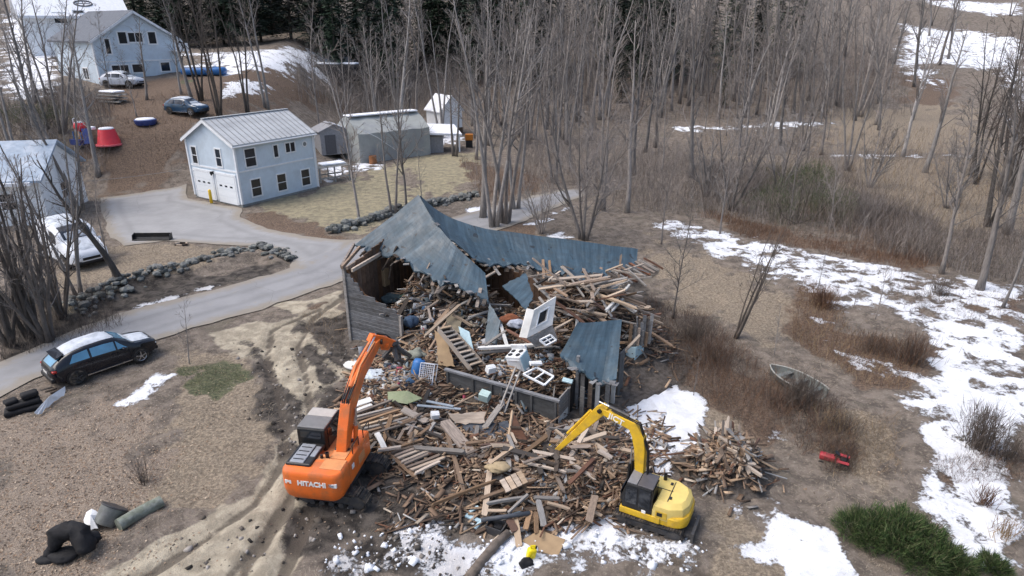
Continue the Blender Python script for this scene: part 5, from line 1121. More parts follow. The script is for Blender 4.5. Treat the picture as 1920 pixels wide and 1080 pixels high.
MB().tube([b1 + side * .1 + Vector((0, 0, .36)), b2 + side * .1 + Vector((0, 0, .31)), b3 + side * .1 + Vector((0, 0, .24))], .03, 6).build('pipe', m_ordeck, bm_o); MB().tube([b1 - side * .06 + Vector((0, 0, .36)), b2 - side * .06 + Vector((0, 0, .31)), b3 - side * .06 + Vector((0, 0, .24))], .03, 6).build('pipe', m_ordeck, bm_o)
cyl(b1.lerp(b2, .3) + Vector((0, 0, .36)), b4 + Vector((0, 0, .28)), .07, m_or, m_steel, hit, .62)
for s in (-1, 1): cyl(b0 + side * s * .26 + Vector((0, .35, -.25)), b1 + side * s * .22 + Vector((0, .1, -.05)), .075, m_or, m_steel, hit, .6)
MB().lathe(b0 - side * .24, [(.11, 0), (.11, .48)], axis=side, n=14).build('pivot_pin', m_blkpaint, hit); MB().lathe(b4 - side * .22, [(.1, 0), (.1, .44)], axis=side, n=14).build('pivot_pin', m_blkpaint, hit)
a0 = b4 + Vector((0, 0, .06)); a1 = HL(P(738, 643, 3.1)); a2 = HL(P(752, 672, 2.2)); ad = a1 - a0; sd2 = Vector((ad.y, -ad.x, 0)).normalized()
arm = boom_part('arm', [a0 - ad.normalized() * .3 + Vector((0, 0, .05)), a0, a0.lerp(a1, .5), a1], [.30, .42, .36, .24], .26, m_or, hit, sd2)
MB().box(a0.lerp(a1, .55) + Vector((0, -.1, -.14)), (.3, .2, .22)).build('bracket', m_or, hit); MB().tube([a0 + Vector((0, 0, .26)), a0.lerp(a1, .6) + Vector((0, 0, .28)), a1 + Vector((0, 0, .1))], .03, 6).build('hose', m_hose, arm)
gr = MB().lathe(a1, [(.16, -.1), (.2, 0), (.16, .1)], axis=(0, 0, 1), n=14)
for k in range(4):
    a = k * math.pi / 2 + .5; d = Vector((math.cos(a), math.sin(a), 0)); gr.tube([a1 + Vector((0, 0, -.1)), a1 + d * .4 + Vector((0, 0, -.5)), a2 + d * .36 + Vector((0, 0, .05)), a2 + d * .12 + Vector((0, 0, -.25))], [.09, .1, .08, .03], 6)
gr.build('grapple', m_darkmetal, hit)
# ---- the yellow excavator
m_ye = mat('yellow_machine_paint', (.70, .44, .025), .42, .08, 3, dirt=(.36, .22, .06), dirtamt=.55, dirtscale=2.2, coat=.1)
m_yelt = mat('pale_yellow_hood', (.72, .55, .17), .5, .06, 3, dirt=(.55, .42, .16), dirtamt=.4, dirtscale=2)
jc = empty('excavator', (4.36, 15.72, 0), R(62)); jc.scale = (.82, .82, .72); tag(jc, 'yellow excavator with a bent boom standing on the trampled snow', 'excavator')
crawler(jc, 0, 2.55, 1.62, .42, .58, R(2), 28)
pl = [(-.86, 1.05), (-.86, -.6)]
for k in range(6): a = math.pi + k * math.pi / 2 / 5; pl.append((-.86 + .5 + .5 * math.cos(a), -.85 + .5 * math.sin(a)))
for k in range(6): a = 1.5 * math.pi + k * math.pi / 2 / 5; pl.append((.86 - .5 + .5 * math.cos(a), -.85 + .5 * math.sin(a)))
pl += [(.86, -.6), (.86, 1.05)]
MB().prism([(x, y, .62) for x, y in pl], (0, 0, .28)).build('chassis', m_ye, jc)
def shaped(name, plan, levels, m, parent):
    n = len(plan); vs = []; cx = sum(p[0] for p in plan) / n; cy = sum(p[1] for p in plan) / n
    for z, k in levels: vs += [(cx + (x - cx) * k, cy + (y - cy) * k, z) for x, y in plan]
    return MB().add(vs, [(i * n + k, i * n + (k + 1) % n, i * n + n + (k + 1) % n, i * n + n + k) for i in range(len(levels) - 1) for k in range(n)] + [tuple(range(n)), tuple(range((len(levels) - 1) * n, len(levels) * n))]).build(name, m, parent, auto=28)
rear = [(-.88, -.15), (-.88, -.72), (-.64, -1.18), (-.28, -1.33), (.28, -1.33), (.64, -1.18), (.88, -.72), (.88, .5), (.0, .5), (.0, -.15)]
hood = shaped('hood', rear, [(.86, 1.0), (1.22, 1.01), (1.44, .97), (1.60, .80), (1.62, .77)], m_yelt, jc)
shaped('counterweight', [(x * 1.03, y * 1.03) for x, y in [(-.86, -.7)] + pl[2:14] + [(.86, -.7)]], [(.60, .92), (.68, 1.0), (1.02, 1.0), (1.10, .94)], m_ye, jc)
MB().rbox((-.895, -.48, 1.1), (.02, .42, .34), .01).build('side_hatch', mat('yellow_hatch', (.55, .36, .04), .5, .1), jc); MB().rbox((-.905, -.42, 1.12), (.02, .2, .18), .01).build('vent', m_blkpaint, jc)
MB().rbox((-.89, .16, .98), (.03, .16, .16), .02).build('sticker', m_letter, jc); MB().rbox((-.89, .30, .78), (.05, 1.5, .30), .02).build('side_skirt', m_ye, jc)
cb = MB().prism([(-.88, -.12, .92), (-.88, 1.0, .92), (-.88, 1.06, 1.4), (-.88, .86, 2.14), (-.88, -.08, 2.14)], (.92, 0, 0)).build('cab', m_blkpaint, jc); bv = cb.modifiers.new('bevel', 'BEVEL'); bv.width = .05; bv.segments = 2
MB().rbox((-.42, .18, 2.17), (.88, .58, .07), .03).build('roof_panel', mat('charcoal_roof', (.085, .08, .085), .5, .12), cb); MB().rbox((-.42, .67, 2.17), (.84, .36, .05), .02).build('roof_hatch', mat('grey_hatch', (.20, .20, .21), .4, .1), cb)
MB().box((-.888, .16, 1.62), (.02, .42, .85)).build('side_window', m_glass, cb); MB().box((-.888, .66, 1.62), (.02, .42, .8)).build('side_window', m_glass, cb)
MB().box((-.42, -.115, 1.85), (.7, .02, .45)).build('rear_window', m_glass, cb); MB().box((-.42, 1.075, 1.35), (.76, .02, .6)).build('windscreen', m_glass, cb)
MB().tube([(-.86, -.1, 1.0), (-.9, -.12, 1.6), (-.86, -.1, 2.1)], .025, 6).build('handrail', m_blkpaint, cb)
MB().box((-.02, -.6, 1.627), (1.2, .03, .012)).box((.0, -.2, 1.627), (.03, .9, .012)).build('panel_seam', m_blkpaint, hood)
for q in ((.4, -.5, 1.64), (-.4, -.65, 1.64)): MB().rbox(q, (.14, .1, .05), .015).build('hood_latch', m_blkpaint, hood)
MB().lathe((.55, -.2, 1.6), [(.07, 0), (.07, .3), (.05, .3), (.05, .2)], n=14).build('exhaust_pipe', m_blkpaint, jc)
MB().beam((.3, -1.62, .35), (-.8, -1.62, .35), .1, .5).box((-.25, -1.2, .3), (.9, .7, .12)).build('dozer_blade', m_darkmetal, jc)
bpy.context.view_layer.update(); JM = jc.matrix_world.inverted()
def JL(v): return JM @ Vector(v)
f0 = JL(P(1190, 925, .95)); k0 = JL(P(1192, 850, 2.35)); k1 = JL(P(1196, 806, 2.95)); e0 = JL(P(1128, 768, 3.15)); s1 = JL(P(1066, 826, .85))
# keep the boom in one vertical plane
bdir = Vector((e0.x - k1.x, e0.y - k1.y, 0)).normalized(); side = Vector((bdir.y, -bdir.x, 0))
f0, k0, s1 = (q - side * side.dot(q - k1) for q in (f0, k0, s1))
jb = boom_part('boom', [f0, f0.lerp(k0, .5), k0, k0.lerp(k1, .6) + Vector((0, 0, .05)), k1 + (e0 - k1) * .12 + Vector((0, 0, .10)), k1.lerp(e0, .5) + Vector((0, 0, .05)), e0], [.26, .36, .44, .50, .48, .38, .28], .23, m_ye, jc, side)
MB().rbox(f0 + Vector((0, 0, -.15)), (.4, .4, .5), .05).build('swing_bracket', m_ye, jc)
tj = text_mesh('JICT', .36, .005, m_letter, .008); xd = (e0 - k1).normalized(); sgn = -1
cpos = k1.lerp(e0, .55)
camdir = JL((0, 0, CAM_H)) - cpos
sv = side if side.dot(camdir) > 0 else -side
right = (k1 - e0).normalized(); upv = sv.cross(right).normalized()
if upv.z < 0: right = -right; upv = -upv
Mt = Matrix((right, upv, sv)).transposed().to_4x4(); Mt.translation = cpos + sv * .122 + upv * .02
inst('lettering', tj, jb, Mt)
for off in (-.07, .02): MB().tube([f0 + side * off + Vector((0, 0, .3)) - bdir * .3, k0 + side * off - bdir * .32, k1 + side * off + Vector((0, 0, .33)) - bdir * .1, k1.lerp(e0, .7) + side * off + Vector((0, 0, .3))], .03, 6).build('hose', m_hose, jb)
for s in (-1, 1): cyl(f0 + bdir * .45 + side * s * .12 + Vector((0, 0, -.1)), k0 + bdir * .28 + side * s * .12, .065, m_blkpaint, m_steel, jc, .6)
cyl(k1.lerp(e0, .25) + Vector((0, 0, .42)), e0 + bdir * .12 + Vector((0, 0, .34)), .07, m_darkmetal, m_steel, jc, .65)
stv = (s1 - e0); st_ = boom_part('arm', [e0 - stv.normalized() * .34, e0, e0.lerp(s1, .35), s1], [.26, .44, .34, .18], .21, m_ye, jc, side)
MB().lathe(e0 - side * .2, [(.09, 0), (.09, .4)], axis=side, n=14).build('pivot_pin', m_blkpaint, jc); MB().lathe(s1 - side * .18, [(.08, 0), (.08, .36)], axis=side, n=14).build('pivot_pin', m_blkpaint, jc)
cyl(e0 + bdir * .3 + stv * .08, s1 + bdir * .22 - stv * .05, .06, m_ye, m_steel, jc, .6)
MB().beam(s1 + bdir * .05, s1 + bdir * .35 + Vector((0, 0, .2)), .1, .08).beam(s1 + bdir * .3 + Vector((0, 0, .22)), s1 + bdir * .1 + Vector((0, 0, -.25)), .1, .08).build('linkage', m_ye, jc)
bk = MB(); prof = [s1 + Vector((0, 0, .05)), s1 - bdir * .18 + Vector((0, 0, -.25)), s1 - bdir * .05 + Vector((0, 0, -.6)), s1 + bdir * .3 + Vector((0, 0, -.72)), s1 + bdir * .55 + Vector((0, 0, -.5)), s1 + bdir * .2 + Vector((0, 0, -.05))]
bk.prism([p - side * .35 for p in prof], side * .7)
for k in range(4): bk.beam(s1 + bdir * .5 + side * (-.3 + .2 * k) + Vector((0, 0, -.52)), s1 + bdir * .75 + side * (-.3 + .2 * k) + Vector((0, 0, -.42)), .06, .05)
bk.build('bucket', m_darkmetal, jc)
# ================================================================ SMALLER THINGS
m_bluep = mat('blue_plastic', (.03, .14, .38), .45, .12, 4); m_wireg = mat('white_wire', (.55, .57, .62), .5, .05); m_blackf = mat('black_fabric', (.008, .008, .010), .8, .3, 6, bump=.5, bscale=10)
m_wp = mat('white_enamel', (.72, .74, .76), .4, .05, dirt=(.5, .48, .44), dirtamt=.4)
br = empty('barrel', P(780, 712, .55)); br.rotation_euler = (R(-14), R(12), 0); tag(br, 'blue plastic barrel in the rubble behind the grapple', 'barrel')
MB().lathe((0, 0, 0), [(.22, 0), (.26, .1), (.27, .4), (.26, .75), (.2, .88), (.0, .9)], n=18).build('body', m_bluep, br, smooth=True); MB().lathe((.1, 0, .88), [(.05, 0), (.05, .04)], n=10).build('cap', m_black, br)
cr = empty('wire_crate', P(797, 720, .75), R(-20)); tag(cr, 'white wire crate leaning beside the blue barrel', 'crate'); gr = MB(); cr.rotation_euler = (R(-28), 0, R(-15))
for k in range(8): gr.tube([(-.28 + k * .08, 0, 0), (-.28 + k * .08, 0, .8)], .010, 4)
for k in range(11): gr.tube([(-.28, .012, k * .08), (.28, .012, k * .08)], .010, 4)
gr.build('mesh_side', m_wireg, cr); f2 = MB()
for p, q in (((-.3, 0, 0), (.3, 0, 0)), ((.3, 0, 0), (.3, 0, .82)), ((.3, 0, .82), (-.3, 0, .82)), ((-.3, 0, .82), (-.3, 0, 0)), ((-.3, 0, 0), (-.3, .35, 0)), ((.3, 0, 0), (.3, .35, 0)), ((-.3, .35, 0), (.3, .35, 0)), ((-.3, .35, 0), (-.3, .35, .82)), ((.3, .35, 0), (.3, .35, .82)), ((-.3, .35, .82), (.3, .35, .82)), ((.3, 0, .82), (.3, .35, .82)), ((-.3, 0, .82), (-.3, .35, .82))): f2.tube([p, q], .018, 5)
f2.build('frame', m_wireg, cr)
sv_ = empty('stove', P(977, 690, 1.35), R(-32)); sv_.rotation_euler = (R(10), R(-14), R(-32)); tag(sv_, 'white kitchen stove with a pale blue side tipped in the rubble above the low wall', 'stove')
MB().rbox((0, 0, .35), (.7, .62, .75), .03).build('body', m_wp, sv_); MB().box((.36, 0, .35), (.02, .58, .7)).build('side_panel', m_pblue, sv_); MB().rbox((0, .3, .82), (.7, .08, .22), .02).build('back_panel', m_wp, sv_)
for x in (-.18, .18):
    for y in (-.14, .12): MB().lathe((x, y, .73), [(.1, 0), (.1, .015), (.04, .02)], n=14).build('burner', m_black, sv_)
MB().box((0, -.32, .38), (.56, .03, .4)).build('oven_door', m_wp, sv_); MB().tube([(-.22, -.36, .6), (.22, -.36, .6)], .015, 6).build('handle', m_steel, sv_)
wfr = empty('window_frame'); tag(wfr, 'empty white window frame with two lights lying above the low wall', 'window frame')
q = [P(981, 702, 1.65), P(1006, 689, 1.8), P(1038, 706, 1.65), P(1021, 722, 1.5)]
for k in range(4): MB().beam(q[k], q[(k + 1) % 4], .07, .06).build('bar', m_white, wfr)
MB().beam(q[0].lerp(q[3], .5), q[1].lerp(q[2], .5), .05, .05).build('mullion', m_white, wfr)
def lump(name, p, size, m, label, cat, seed=0, rz=0, sub=3, amp=.7, squash=None):
    bm = bmesh.new(); bmesh.ops.create_icosphere(bm, subdivisions=sub, radius=1)
    for v in bm.verts:
        n_ = v.co.normalized(); k = 1 + amp * (float(fbm(n_.x * 1.7 + n_.z + seed, n_.y * 1.7 - n_.z * .7, seed, 3)) - .5) * 2; c_ = v.co * k
        v.co = Vector((c_.x * size[0], c_.y * size[1], max(c_.z, -.55) * size[2]))
    me = bpy.data.meshes.new(name); bm.to_mesh(me); bm.free(); me.materials.append(m); me.polygons.foreach_set('use_smooth', [True] * len(me.polygons))
    o = bpy.data.objects.new(name, me); C.objects.link(o); o.location = p; o.rotation_euler = (0, 0, rz); tag(o, label, cat); return o
def carton(p, s, m, label, rz=.3, tilt=.2, name='carton', cat='box'):
    o = empty(name, p); o.rotation_euler = (tilt, tilt * .6, rz); tag(o, label, cat); MB().rbox((0, 0, s[2] / 2), s, .015).build('body', m, o); MB().box((0, 0, s[2] + .006), (s[0] * .96, s[1] * .42, .012)).build('lid', m, o); return o
carton(P(815, 782, .95), (.3, .25, .2), m_wp, 'small white carton on the lumber below the green panel'); carton(P(919, 697, 1.45), (.36, .26, .26), m_wp, 'white box in the rubble beside the foot of the stairs', .6)
carton(P(909, 748, .8), (.4, .34, .32), mat('pale_teal', (.40, .52, .50), .6, .1), 'pale teal box standing before the low wall', -.4); carton(P(802, 602, 1.7), (.5, .3, .12), m_wp, 'flat white box in the rubble left of the pale beam', .5)
carton(P(711, 532, 2.0), (1.1, .4, .9), m_ply, 'brown cupboard standing inside the left corner under the roof', -.5, 0, 'cupboard', 'cupboard')
carton(P(1004, 683, 1.9), (.5, .2, .1), m_wp, 'narrow white box lying above the stove', .3); carton(P(1064, 715, 1.5), (.4, .22, .07), m_pblue, 'flat pale blue box by the edge of the porch roof', -.3)
lump('cushion', P(780, 664, 1.15), (.42, .3, .2), mat('sage_cloth', (.22, .23, .19), .9, .15), 'sage grey cushion above the blue barrel', 'cushion', 1); lump('basket', P(803, 553, 1.9), (.34, .34, .24), mat('straw_basket', (.36, .32, .26), .9, .2, 9, bump=.5), 'pale round basket in the rubble under the front slope', 'basket', 2)
lump('pillow', P(754, 570, 1.7), (.28, .2, .16), m_whitew, 'small white pillow in the rubble near the left wall', 'pillow', 3); lump('pillow', P(770, 545, 1.85), (.24, .12, .09), m_whitew, 'narrow white pillow below the cupboard', 'pillow', 4)
lump('bundle', P(735, 560, 1.55), (.55, .35, .3), mat('dark_teal_cloth', (.03, .05, .06), .9, .3), 'dark teal cloth bundle inside the left corner', 'bundle', 5); lump('bundle', P(968, 608, 1.95), (.35, .22, .18), mat('pale_cloth', (.40, .43, .50), .9, .2), 'pale cloth bundle in the hollow left of the dormer', 'bundle', 6)
lump('bundle', P(955, 598, 1.9), (.4, .25, .2), mat('rust_cloth', (.22, .08, .04), .9, .2), 'rust coloured bundle in the hollow behind the pointed fragment', 'bundle', 7); lump('bundle', P(770, 604, 1.5), (.35, .3, .3), mat('blue_cloth', (.04, .07, .12), .9, .2), 'dark blue bundle in the rubble behind the grapple', 'bundle', 8)
lump('bedding', P(706, 703, .35), (.55, .4, .18), mat('printed_cloth', (.45, .50, .54), .9, .3, 9), 'pale printed bedding heap beside the orange boom', 'bedding', 9, amp=.45); lump('bedding', P(742, 694, .45), (.45, .35, .2), mat('maroon_cloth', (.13, .035, .06), .9, .35, 9), 'maroon cloth heap beside the pale bedding', 'bedding', 10, amp=.45); lump('bedding', P(672, 684, .2), (.6, .35, .14), m_whitew, 'white cloth heap left of the orange boom', 'bedding', 11, amp=.45)
lump('insulation', P(932, 877, .95), (.42, .26, .12), mat('tan_foam', (.36, .28, .17), .9, .15, 8), 'tan torn insulation block beside the pale plank', 'block', 12, .2)
pl_ = empty('pallet', P(963, 905, .8)); pl_.rotation_euler = (R(20), R(-8), R(28)); tag(pl_, 'small pale pallet with four slats tilted on the lumber', 'pallet')
for k in range(4): MB().box((-.3 + k * .2, 0, .08), (.17, .46, .03)).build('slat', m_pale, pl_)
for y in (-.18, .18): MB().box((0, y, .03), (.8, .06, .07)).build('bearer', m_old, pl_)
tm = empty('bent_trim'); tag(tm, 'light blue bent metal trim lying on the straw at the end of the lumber', 'trim'); m_lb = mat('light_blue_metal', (.38, .53, .60), .45, .08)
MB().beam(P(897, 950, .2), P(874, 964, .1), .1, .05).build('strip', m_lb, tm); MB().beam(P(874, 966, .1), P(899, 977, .12), .14, .05).build('strip', m_lb, tm); MB().beam(P(906, 974, .14), P(890, 992, .05), .12, .05).build('strip', m_lb, tm)
cd = empty('crate', P(931, 998, .0), R(-25)); tag(cd, 'dark open crate standing at the edge of the snow by the light blue trim', 'crate')
for x in (-.26, .26): MB().box((x, 0, .16), (.04, .4, .32)).build('side', m_darkmetal, cd)
for y in (-.2, .2): MB().box((0, y, .16), (.5, .03, .3)).build('end', m_darkmetal, cd)
MB().box((0, 0, .02), (.5, .38, .03)).build('floor', m_black, cd); MB().rbox((.05, .02, .16), (.28, .2, .2), .04).build('contents', m_blackf, cd)
for k, (a, b_) in enumerate((((782, 760, .95), (864, 767, .95)), ((800, 752, 1.0), (850, 762, 1.0)))):
    o = MB().beam(P(*a), P(*b_), .12, .03).build('metal_strip', mat('blue_grey_metal', (.27, .31, .35), .4, .1), None); tag(o, ('lower' if k == 0 else 'upper') + ' of two blue grey metal strips lying below the green panel', 'metal strip')
lg = MB().tube([P(953, 998, .25), P(930, 1020, .2), P(905, 1050, .16), P(878, 1085, .14)], [.11, .13, .14, .15], 10).build('log', mat('grey_bark', (.14, .115, .095), .9, .3, 6, bump=.5), None, smooth=True); tag(lg, 'long bare log lying on the snow at the bottom edge', 'log')
o = MB().tube([P(902, 975, .42), P(945, 969, .5), P(994, 962, .55)], .07, 8).build('pipe', m_tarp, None, smooth=True); tag(o, 'dark pipe lying along the lower edge of the lumber', 'pipe')
o = MB().tube([P(733, 466, 3.7), P(735, 490, 3.2), P(729, 524, 2.4)], .05, 8).build('pipe', m_old, None, smooth=True); tag(o, 'curved brown pipe hanging inside the left corner', 'pipe')
jg = empty('jug', P(994, 1046, .08), R(20)); jg.rotation_euler = (0, R(12), R(20)); tag(jg, 'bright yellow jug standing on the snow next to the plywood', 'jug')
m_yj = mat('yellow_plastic', (.80, .62, .01), .4, .06); MB().rbox((0, 0, .17), (.26, .2, .34), .06).build('body', m_yj, jg, smooth=True); MB().tube([(-.05, 0, .34), (-.08, 0, .42), (.06, 0, .42), (.08, 0, .33)], .025, 6).build('handle', m_yj, jg); MB().lathe((.1, 0, .33), [(.04, 0), (.04, .06)], n=10).build('cap', m_blackf, jg)
lump('bag', P(988, 1058, .08), (.2, .14, .16), m_blackf, 'small black bag lying below the yellow jug', 'bag', 14)
# roadside things at the left
wb = empty('plow_blade', P(283, 452)); wb.rotation_euler = (0, 0, R(2)); tag(wb, 'black trough shaped plough blade standing beside the driveway', 'plough blade')
prof = [(0, .1), (.05, .0), (.3, .0), (.42, .12), (.45, .45), (.38, .5), (.36, .2), (.28, .08), (.1, .08), (.06, .12)]
MB().prism([(-1.3, y, z) for y, z in prof], (2.6, 0, 0)).build('blade', m_blkpaint, wb)
for x in (-1.32, 1.3): MB().prism([(x, 0, 0), (x, .5, 0), (x, .5, .5), (x, .1, .4)], (.03, 0, 0)).build('end_plate', m_blkpaint, wb)
ft = empty('firepit', P(340, 460)); tag(ft, 'small ring of dark planks lying right of the plough blade', 'ring of planks')
for k in range(6): a = k * math.pi / 3; MB().beam((.42 * math.cos(a), .3 * math.sin(a), .08), (.42 * math.cos(a + 1), .3 * math.sin(a + 1), .08), .09, .14).build('plank', m_dark if k % 2 else m_pale, ft)
bk_ = empty('sofa', P(46, 772)); bk_.rotation_euler = (0, 0, R(32)); bk_.scale = (.82,) * 3; tag(bk_, 'black padded sofa cushions dumped on the verge behind the car', 'cushions')
for k, (x, y, z, sx_, sy_, sz_) in enumerate(((0, 0, .18, 1.5, .75, .30), (.05, .05, .46, 1.35, .62, .24), (.35, .2, .75, .7, .5, .3), (-.4, .1, .66, .55, .5, .2))): MB().rbox((x, y, z), (sx_, sy_, sz_), .11, Matrix.Rotation(.12 * k, 3, 'Z'), seg=3).build('cushion', m_blackf, bk_, smooth=True)
sheet('plastic_sheet', [P(66, 772, .25), P(75, 760, .35), P(121, 728, .25), P(120, 740, .15), P(72, 778, .1)], .03, m_wp, 'crumpled white plastic sheet beside the black cushions', 'plastic sheet', .22, rag=.06)
for k in range(4): o = MB().beam(P(76 + 9 * k, 733 + 2 * k, .06), P(98 + 8 * k, 726 + 2 * k, .06), .1, .06).build('plank', m_dark, None); tag(o, 'dark plank lying on the verge behind the rear bumper of the car', 'plank', 'dark planks behind the car')
def smooth_pts(p, n):
    t_ = np.linspace(0, len(p) - 1, n); return [Vector([float(np.interp(u, range(len(p)), [q[i] for q in p])) for i in range(3)]) for u in t_]
# the black heap, grey tub and green log at the bottom left
hp = empty('tarp_heap', P(132, 1035)); tag(hp, 'black folded tarpaulin heap shaped like an arch at the bottom left', 'tarpaulin')
arc = [P(82, 1048, .06), P(97, 1030, .18), P(103, 1008, .55), P(120, 996, .72), P(143, 997, .7), P(158, 1014, .5), P(163, 1036, .2)]
af = MB().tube([p - hp.location for p in smooth_pts(arc, 26)], [float(np.interp(k / 25 * 6, range(7), [.05, .13, .24, .27, .27, .26, .2])) for k in range(26)], 16)
af.v = [tuple(Vector(q) * (1 + .0) + Vector((float(fbm(q[0] * 5, q[1] * 5 + q[2] * 3, 3, 3)) - .5, float(fbm(q[1] * 5, q[2] * 5, 4, 3)) - .5, float(fbm(q[2] * 5 + 7, q[0] * 5, 5, 3)) - .5)) * .22) for q in af.v]; af.build('arch_fold', m_blackf, hp, smooth=True)
for k, (px, py, z, s) in enumerate(((172, 1008, .25, (.26, .2, .18)), (120, 1040, .1, (.45, .3, .14)), (150, 1000, .55, (.28, .22, .2)), (88, 1050, .05, (.3, .16, .09)))):
    bm = bmesh.new(); bmesh.ops.create_icosphere(bm, subdivisions=3, radius=1); me = bpy.data.meshes.new('fold')
    for v in bm.verts: kk = 1 + .5 * (float(fbm(v.co.x * 1.6 + k * 9, v.co.y * 1.6 + v.co.z, k, 3)) - .5); v.co = Vector((v.co.x * s[0], v.co.y * s[1], v.co.z * s[2])) * kk
    bm.to_mesh(me); bm.free(); me.materials.append(m_blackf); me.polygons.foreach_set('use_smooth', [True] * len(me.polygons)); inst('fold', me, hp, loc=P(px, py, z) - hp.location)
tb2 = empty('tub', P(196, 985)); tb2.rotation_euler = (R(-30), R(38), R(20)); tag(tb2, 'grey metal tub tipped on its side between the black heap and the mossy log', 'tub'); m_galv = mat('galvanised', (.20, .21, .20), .5, .25, 4, dirt=(.30, .30, .32), dirtamt=.5, metal=.3)
MB().lathe((0, 0, 0), [(.0, .02), (.3, .02), (.34, .1), (.38, .55), (.40, .57), (.36, .55), (.32, .12), (.0, .1)], n=24).build('body', m_galv, tb2, auto=40); MB().lathe((0, 0, .55), [(.39, 0), (.42, .02), (.39, .05)], n=24).build('rim', m_darkmetal, tb2)
sheet('plastic_sheet', [P(158, 975, .2), P(170, 955, .35), P(188, 962, .3), P(182, 990, .1), P(165, 995, .1)], .03, m_wp, 'crinkled clear plastic sheet beside the grey tub', 'plastic sheet', .2, rag=.07); sheet('plastic_sheet', [P(86, 1040, .04), P(98, 1000, .12), P(112, 992, .12), P(100, 1030, .05)], .02, m_wp, 'dirty white sheet under the black heap', 'plastic sheet', .05, rag=.06)
lg = MB().tube([P(222, 985, .2), P(250, 968, .2), P(280, 952, .2), P(303, 940, .2)], [.2, .19, .2, .19], 14).build('log', mat('mossy_bark', (.16, .18, .145), .9, .3, 5, dirt=(.27, .29, .27), dirtamt=.7, dirtscale=4, bump=.6, bscale=10), None, auto=45); tag(lg, 'thick grey green mossy log lying by the dirt track at the lower left', 'log')
# play things on the brown slope
p0 = PT(206, 272); ig = empty('play_igloo', p0, R(-20)); tag(ig, 'red plastic play house with a sloped roof on the brown slope', 'play house'); m_redp = mat('red_plastic', (.60, .035, .05), .45, .1, 3)
MB().lathe((0, 0, 0), [(1.12, 0), (1.05, .1), (.72, 1.45), (.66, 1.55), (.0, 1.6)], n=12).build('body', m_redp, ig, auto=40); MB().lathe((0, 0, 1.52), [(.68, 0), (.62, .12), (.0, .16)], n=12).build('snow_cover', m_snow, ig, smooth=True); MB().lathe((0, 0, 0), [(1.2, .0), (1.2, .14), (1.1, .16)], n=12).build('base', mat('pink_plastic', (.62, .12, .14), .5, .1), ig)
p0 = PT(158, 270); sw = empty('swing_frame', p0, R(-25)); tag(sw, 'toddler play tower with an orange ball roof and a blue slide on the brown slope', 'play tower')
MB().lathe((0, 0, 1.65), [(.05, -.5), (.45, -.35), (.55, 0), (.45, .35), (.05, .5)], n=16).build('ball_roof', m_redp, sw, smooth=True); MB().lathe((0, 0, 2.0), [(.42, 0), (.3, .14), (.0, .18)], n=14).build('snow_cover', m_snow, sw, smooth=True)
MB().lathe((0, 0, .55), [(.4, 0), (.45, .6)], n=14).build('barrel_wall', mat('ochre_plastic', (.50, .25, .08), .5, .1), sw)
for x, y in ((-.6, -.5), (.6, -.5), (-.6, .5), (.6, .5)): MB().tube([(x, y, 0), (x * .9, y * .9, 1.2)], .06, 6).build('leg', m_bluep, sw)
MB().beam((.7, -.1, 1.5), (1.5, -.6, .2), .5, .08).build('slide', mat('navy_plastic', (.03, .05, .18), .4, .1), sw); MB().box((-.1, -.55, .25), (1.5, .5, .5)).build('base_box', mat('navy_plastic', (.03, .05, .18)), sw); MB().rbox((.95, .5, 1.5), (.6, .5, .3), .1).build('snow_cover', m_snow, sw)
MB().tube([(-.9, 0, 0), (-.85, 0, 2.3), (-.6, 0, 2.4)], .05, 6).build('post', m_white, sw)
p0 = PT(274, 234); pl2 = empty('paddling_pool', p0); tag(pl2, 'small dark blue oval tub with snow on top on the brown slope', 'tub')
MB().lathe((0, 0, 0), [(.85, 0), (1.0, .2), (1.02, .5), (.95, .55)], n=24).build('wall', mat('navy_plastic', (.03, .05, .18)), pl2, auto=40); MB().lathe((0, 0, .5), [(.96, 0), (.8, .14), (.0, .2)], n=20).build('snow_cover', m_snow, pl2, smooth=True)
p0 = PT(214, 192); ss = empty('lumber_stack', p0, R(-25)); tag(ss, 'snow dusted heap of grey planks on the bank below the blue house', 'plank heap')
for k in range(12): MB().beam((-1.5 + random.uniform(-.5, .5), -.6 + (k % 4) * .4, .1 + (k // 4) * .35), (1.4 + random.uniform(-.5, .5), -.5 + (k % 4) * .4, .15 + (k // 4) * .35), .25, .1).build('plank', m_grey_w, ss)
MB().rbox((0, 0, 1.15), (2.4, 1.4, .2), .09).build('snow_cover', m_snow, ss)
p0 = PT(384, 142); tp = empty('covered_boat', p0, R(5)); tag(tp, 'small boat under a bright blue cover beside the blue house', 'boat')
MB().rbox((0, 0, .55), (5.2, 1.9, .9), .35).build('cover', m_bluep, tp, smooth=True); MB().rbox((-.4, 0, 1.05), (3.6, 1.5, .3), .14).build('snow_cover', m_snow, tp, smooth=True)
p0 = PT(628, 150); bt = empty('covered_pile', p0, R(-6)); tag(bt, 'long black covered pile with snow on top behind the storage tent', 'covered pile')
MB().rbox((0, 0, 1.2), (9.0, 3.4, 2.6), .5).build('cover', m_blackf, bt, smooth=True); MB().rbox((.6, .6, 2.55), (6.5, 2.2, .4), .18).build('snow_cover', m_snow, bt, smooth=True); MB().rbox((4.6, -1.2, .7), (2.2, 1.6, 1.5), .3).build('side_bundle', m_blackf, bt, smooth=True)
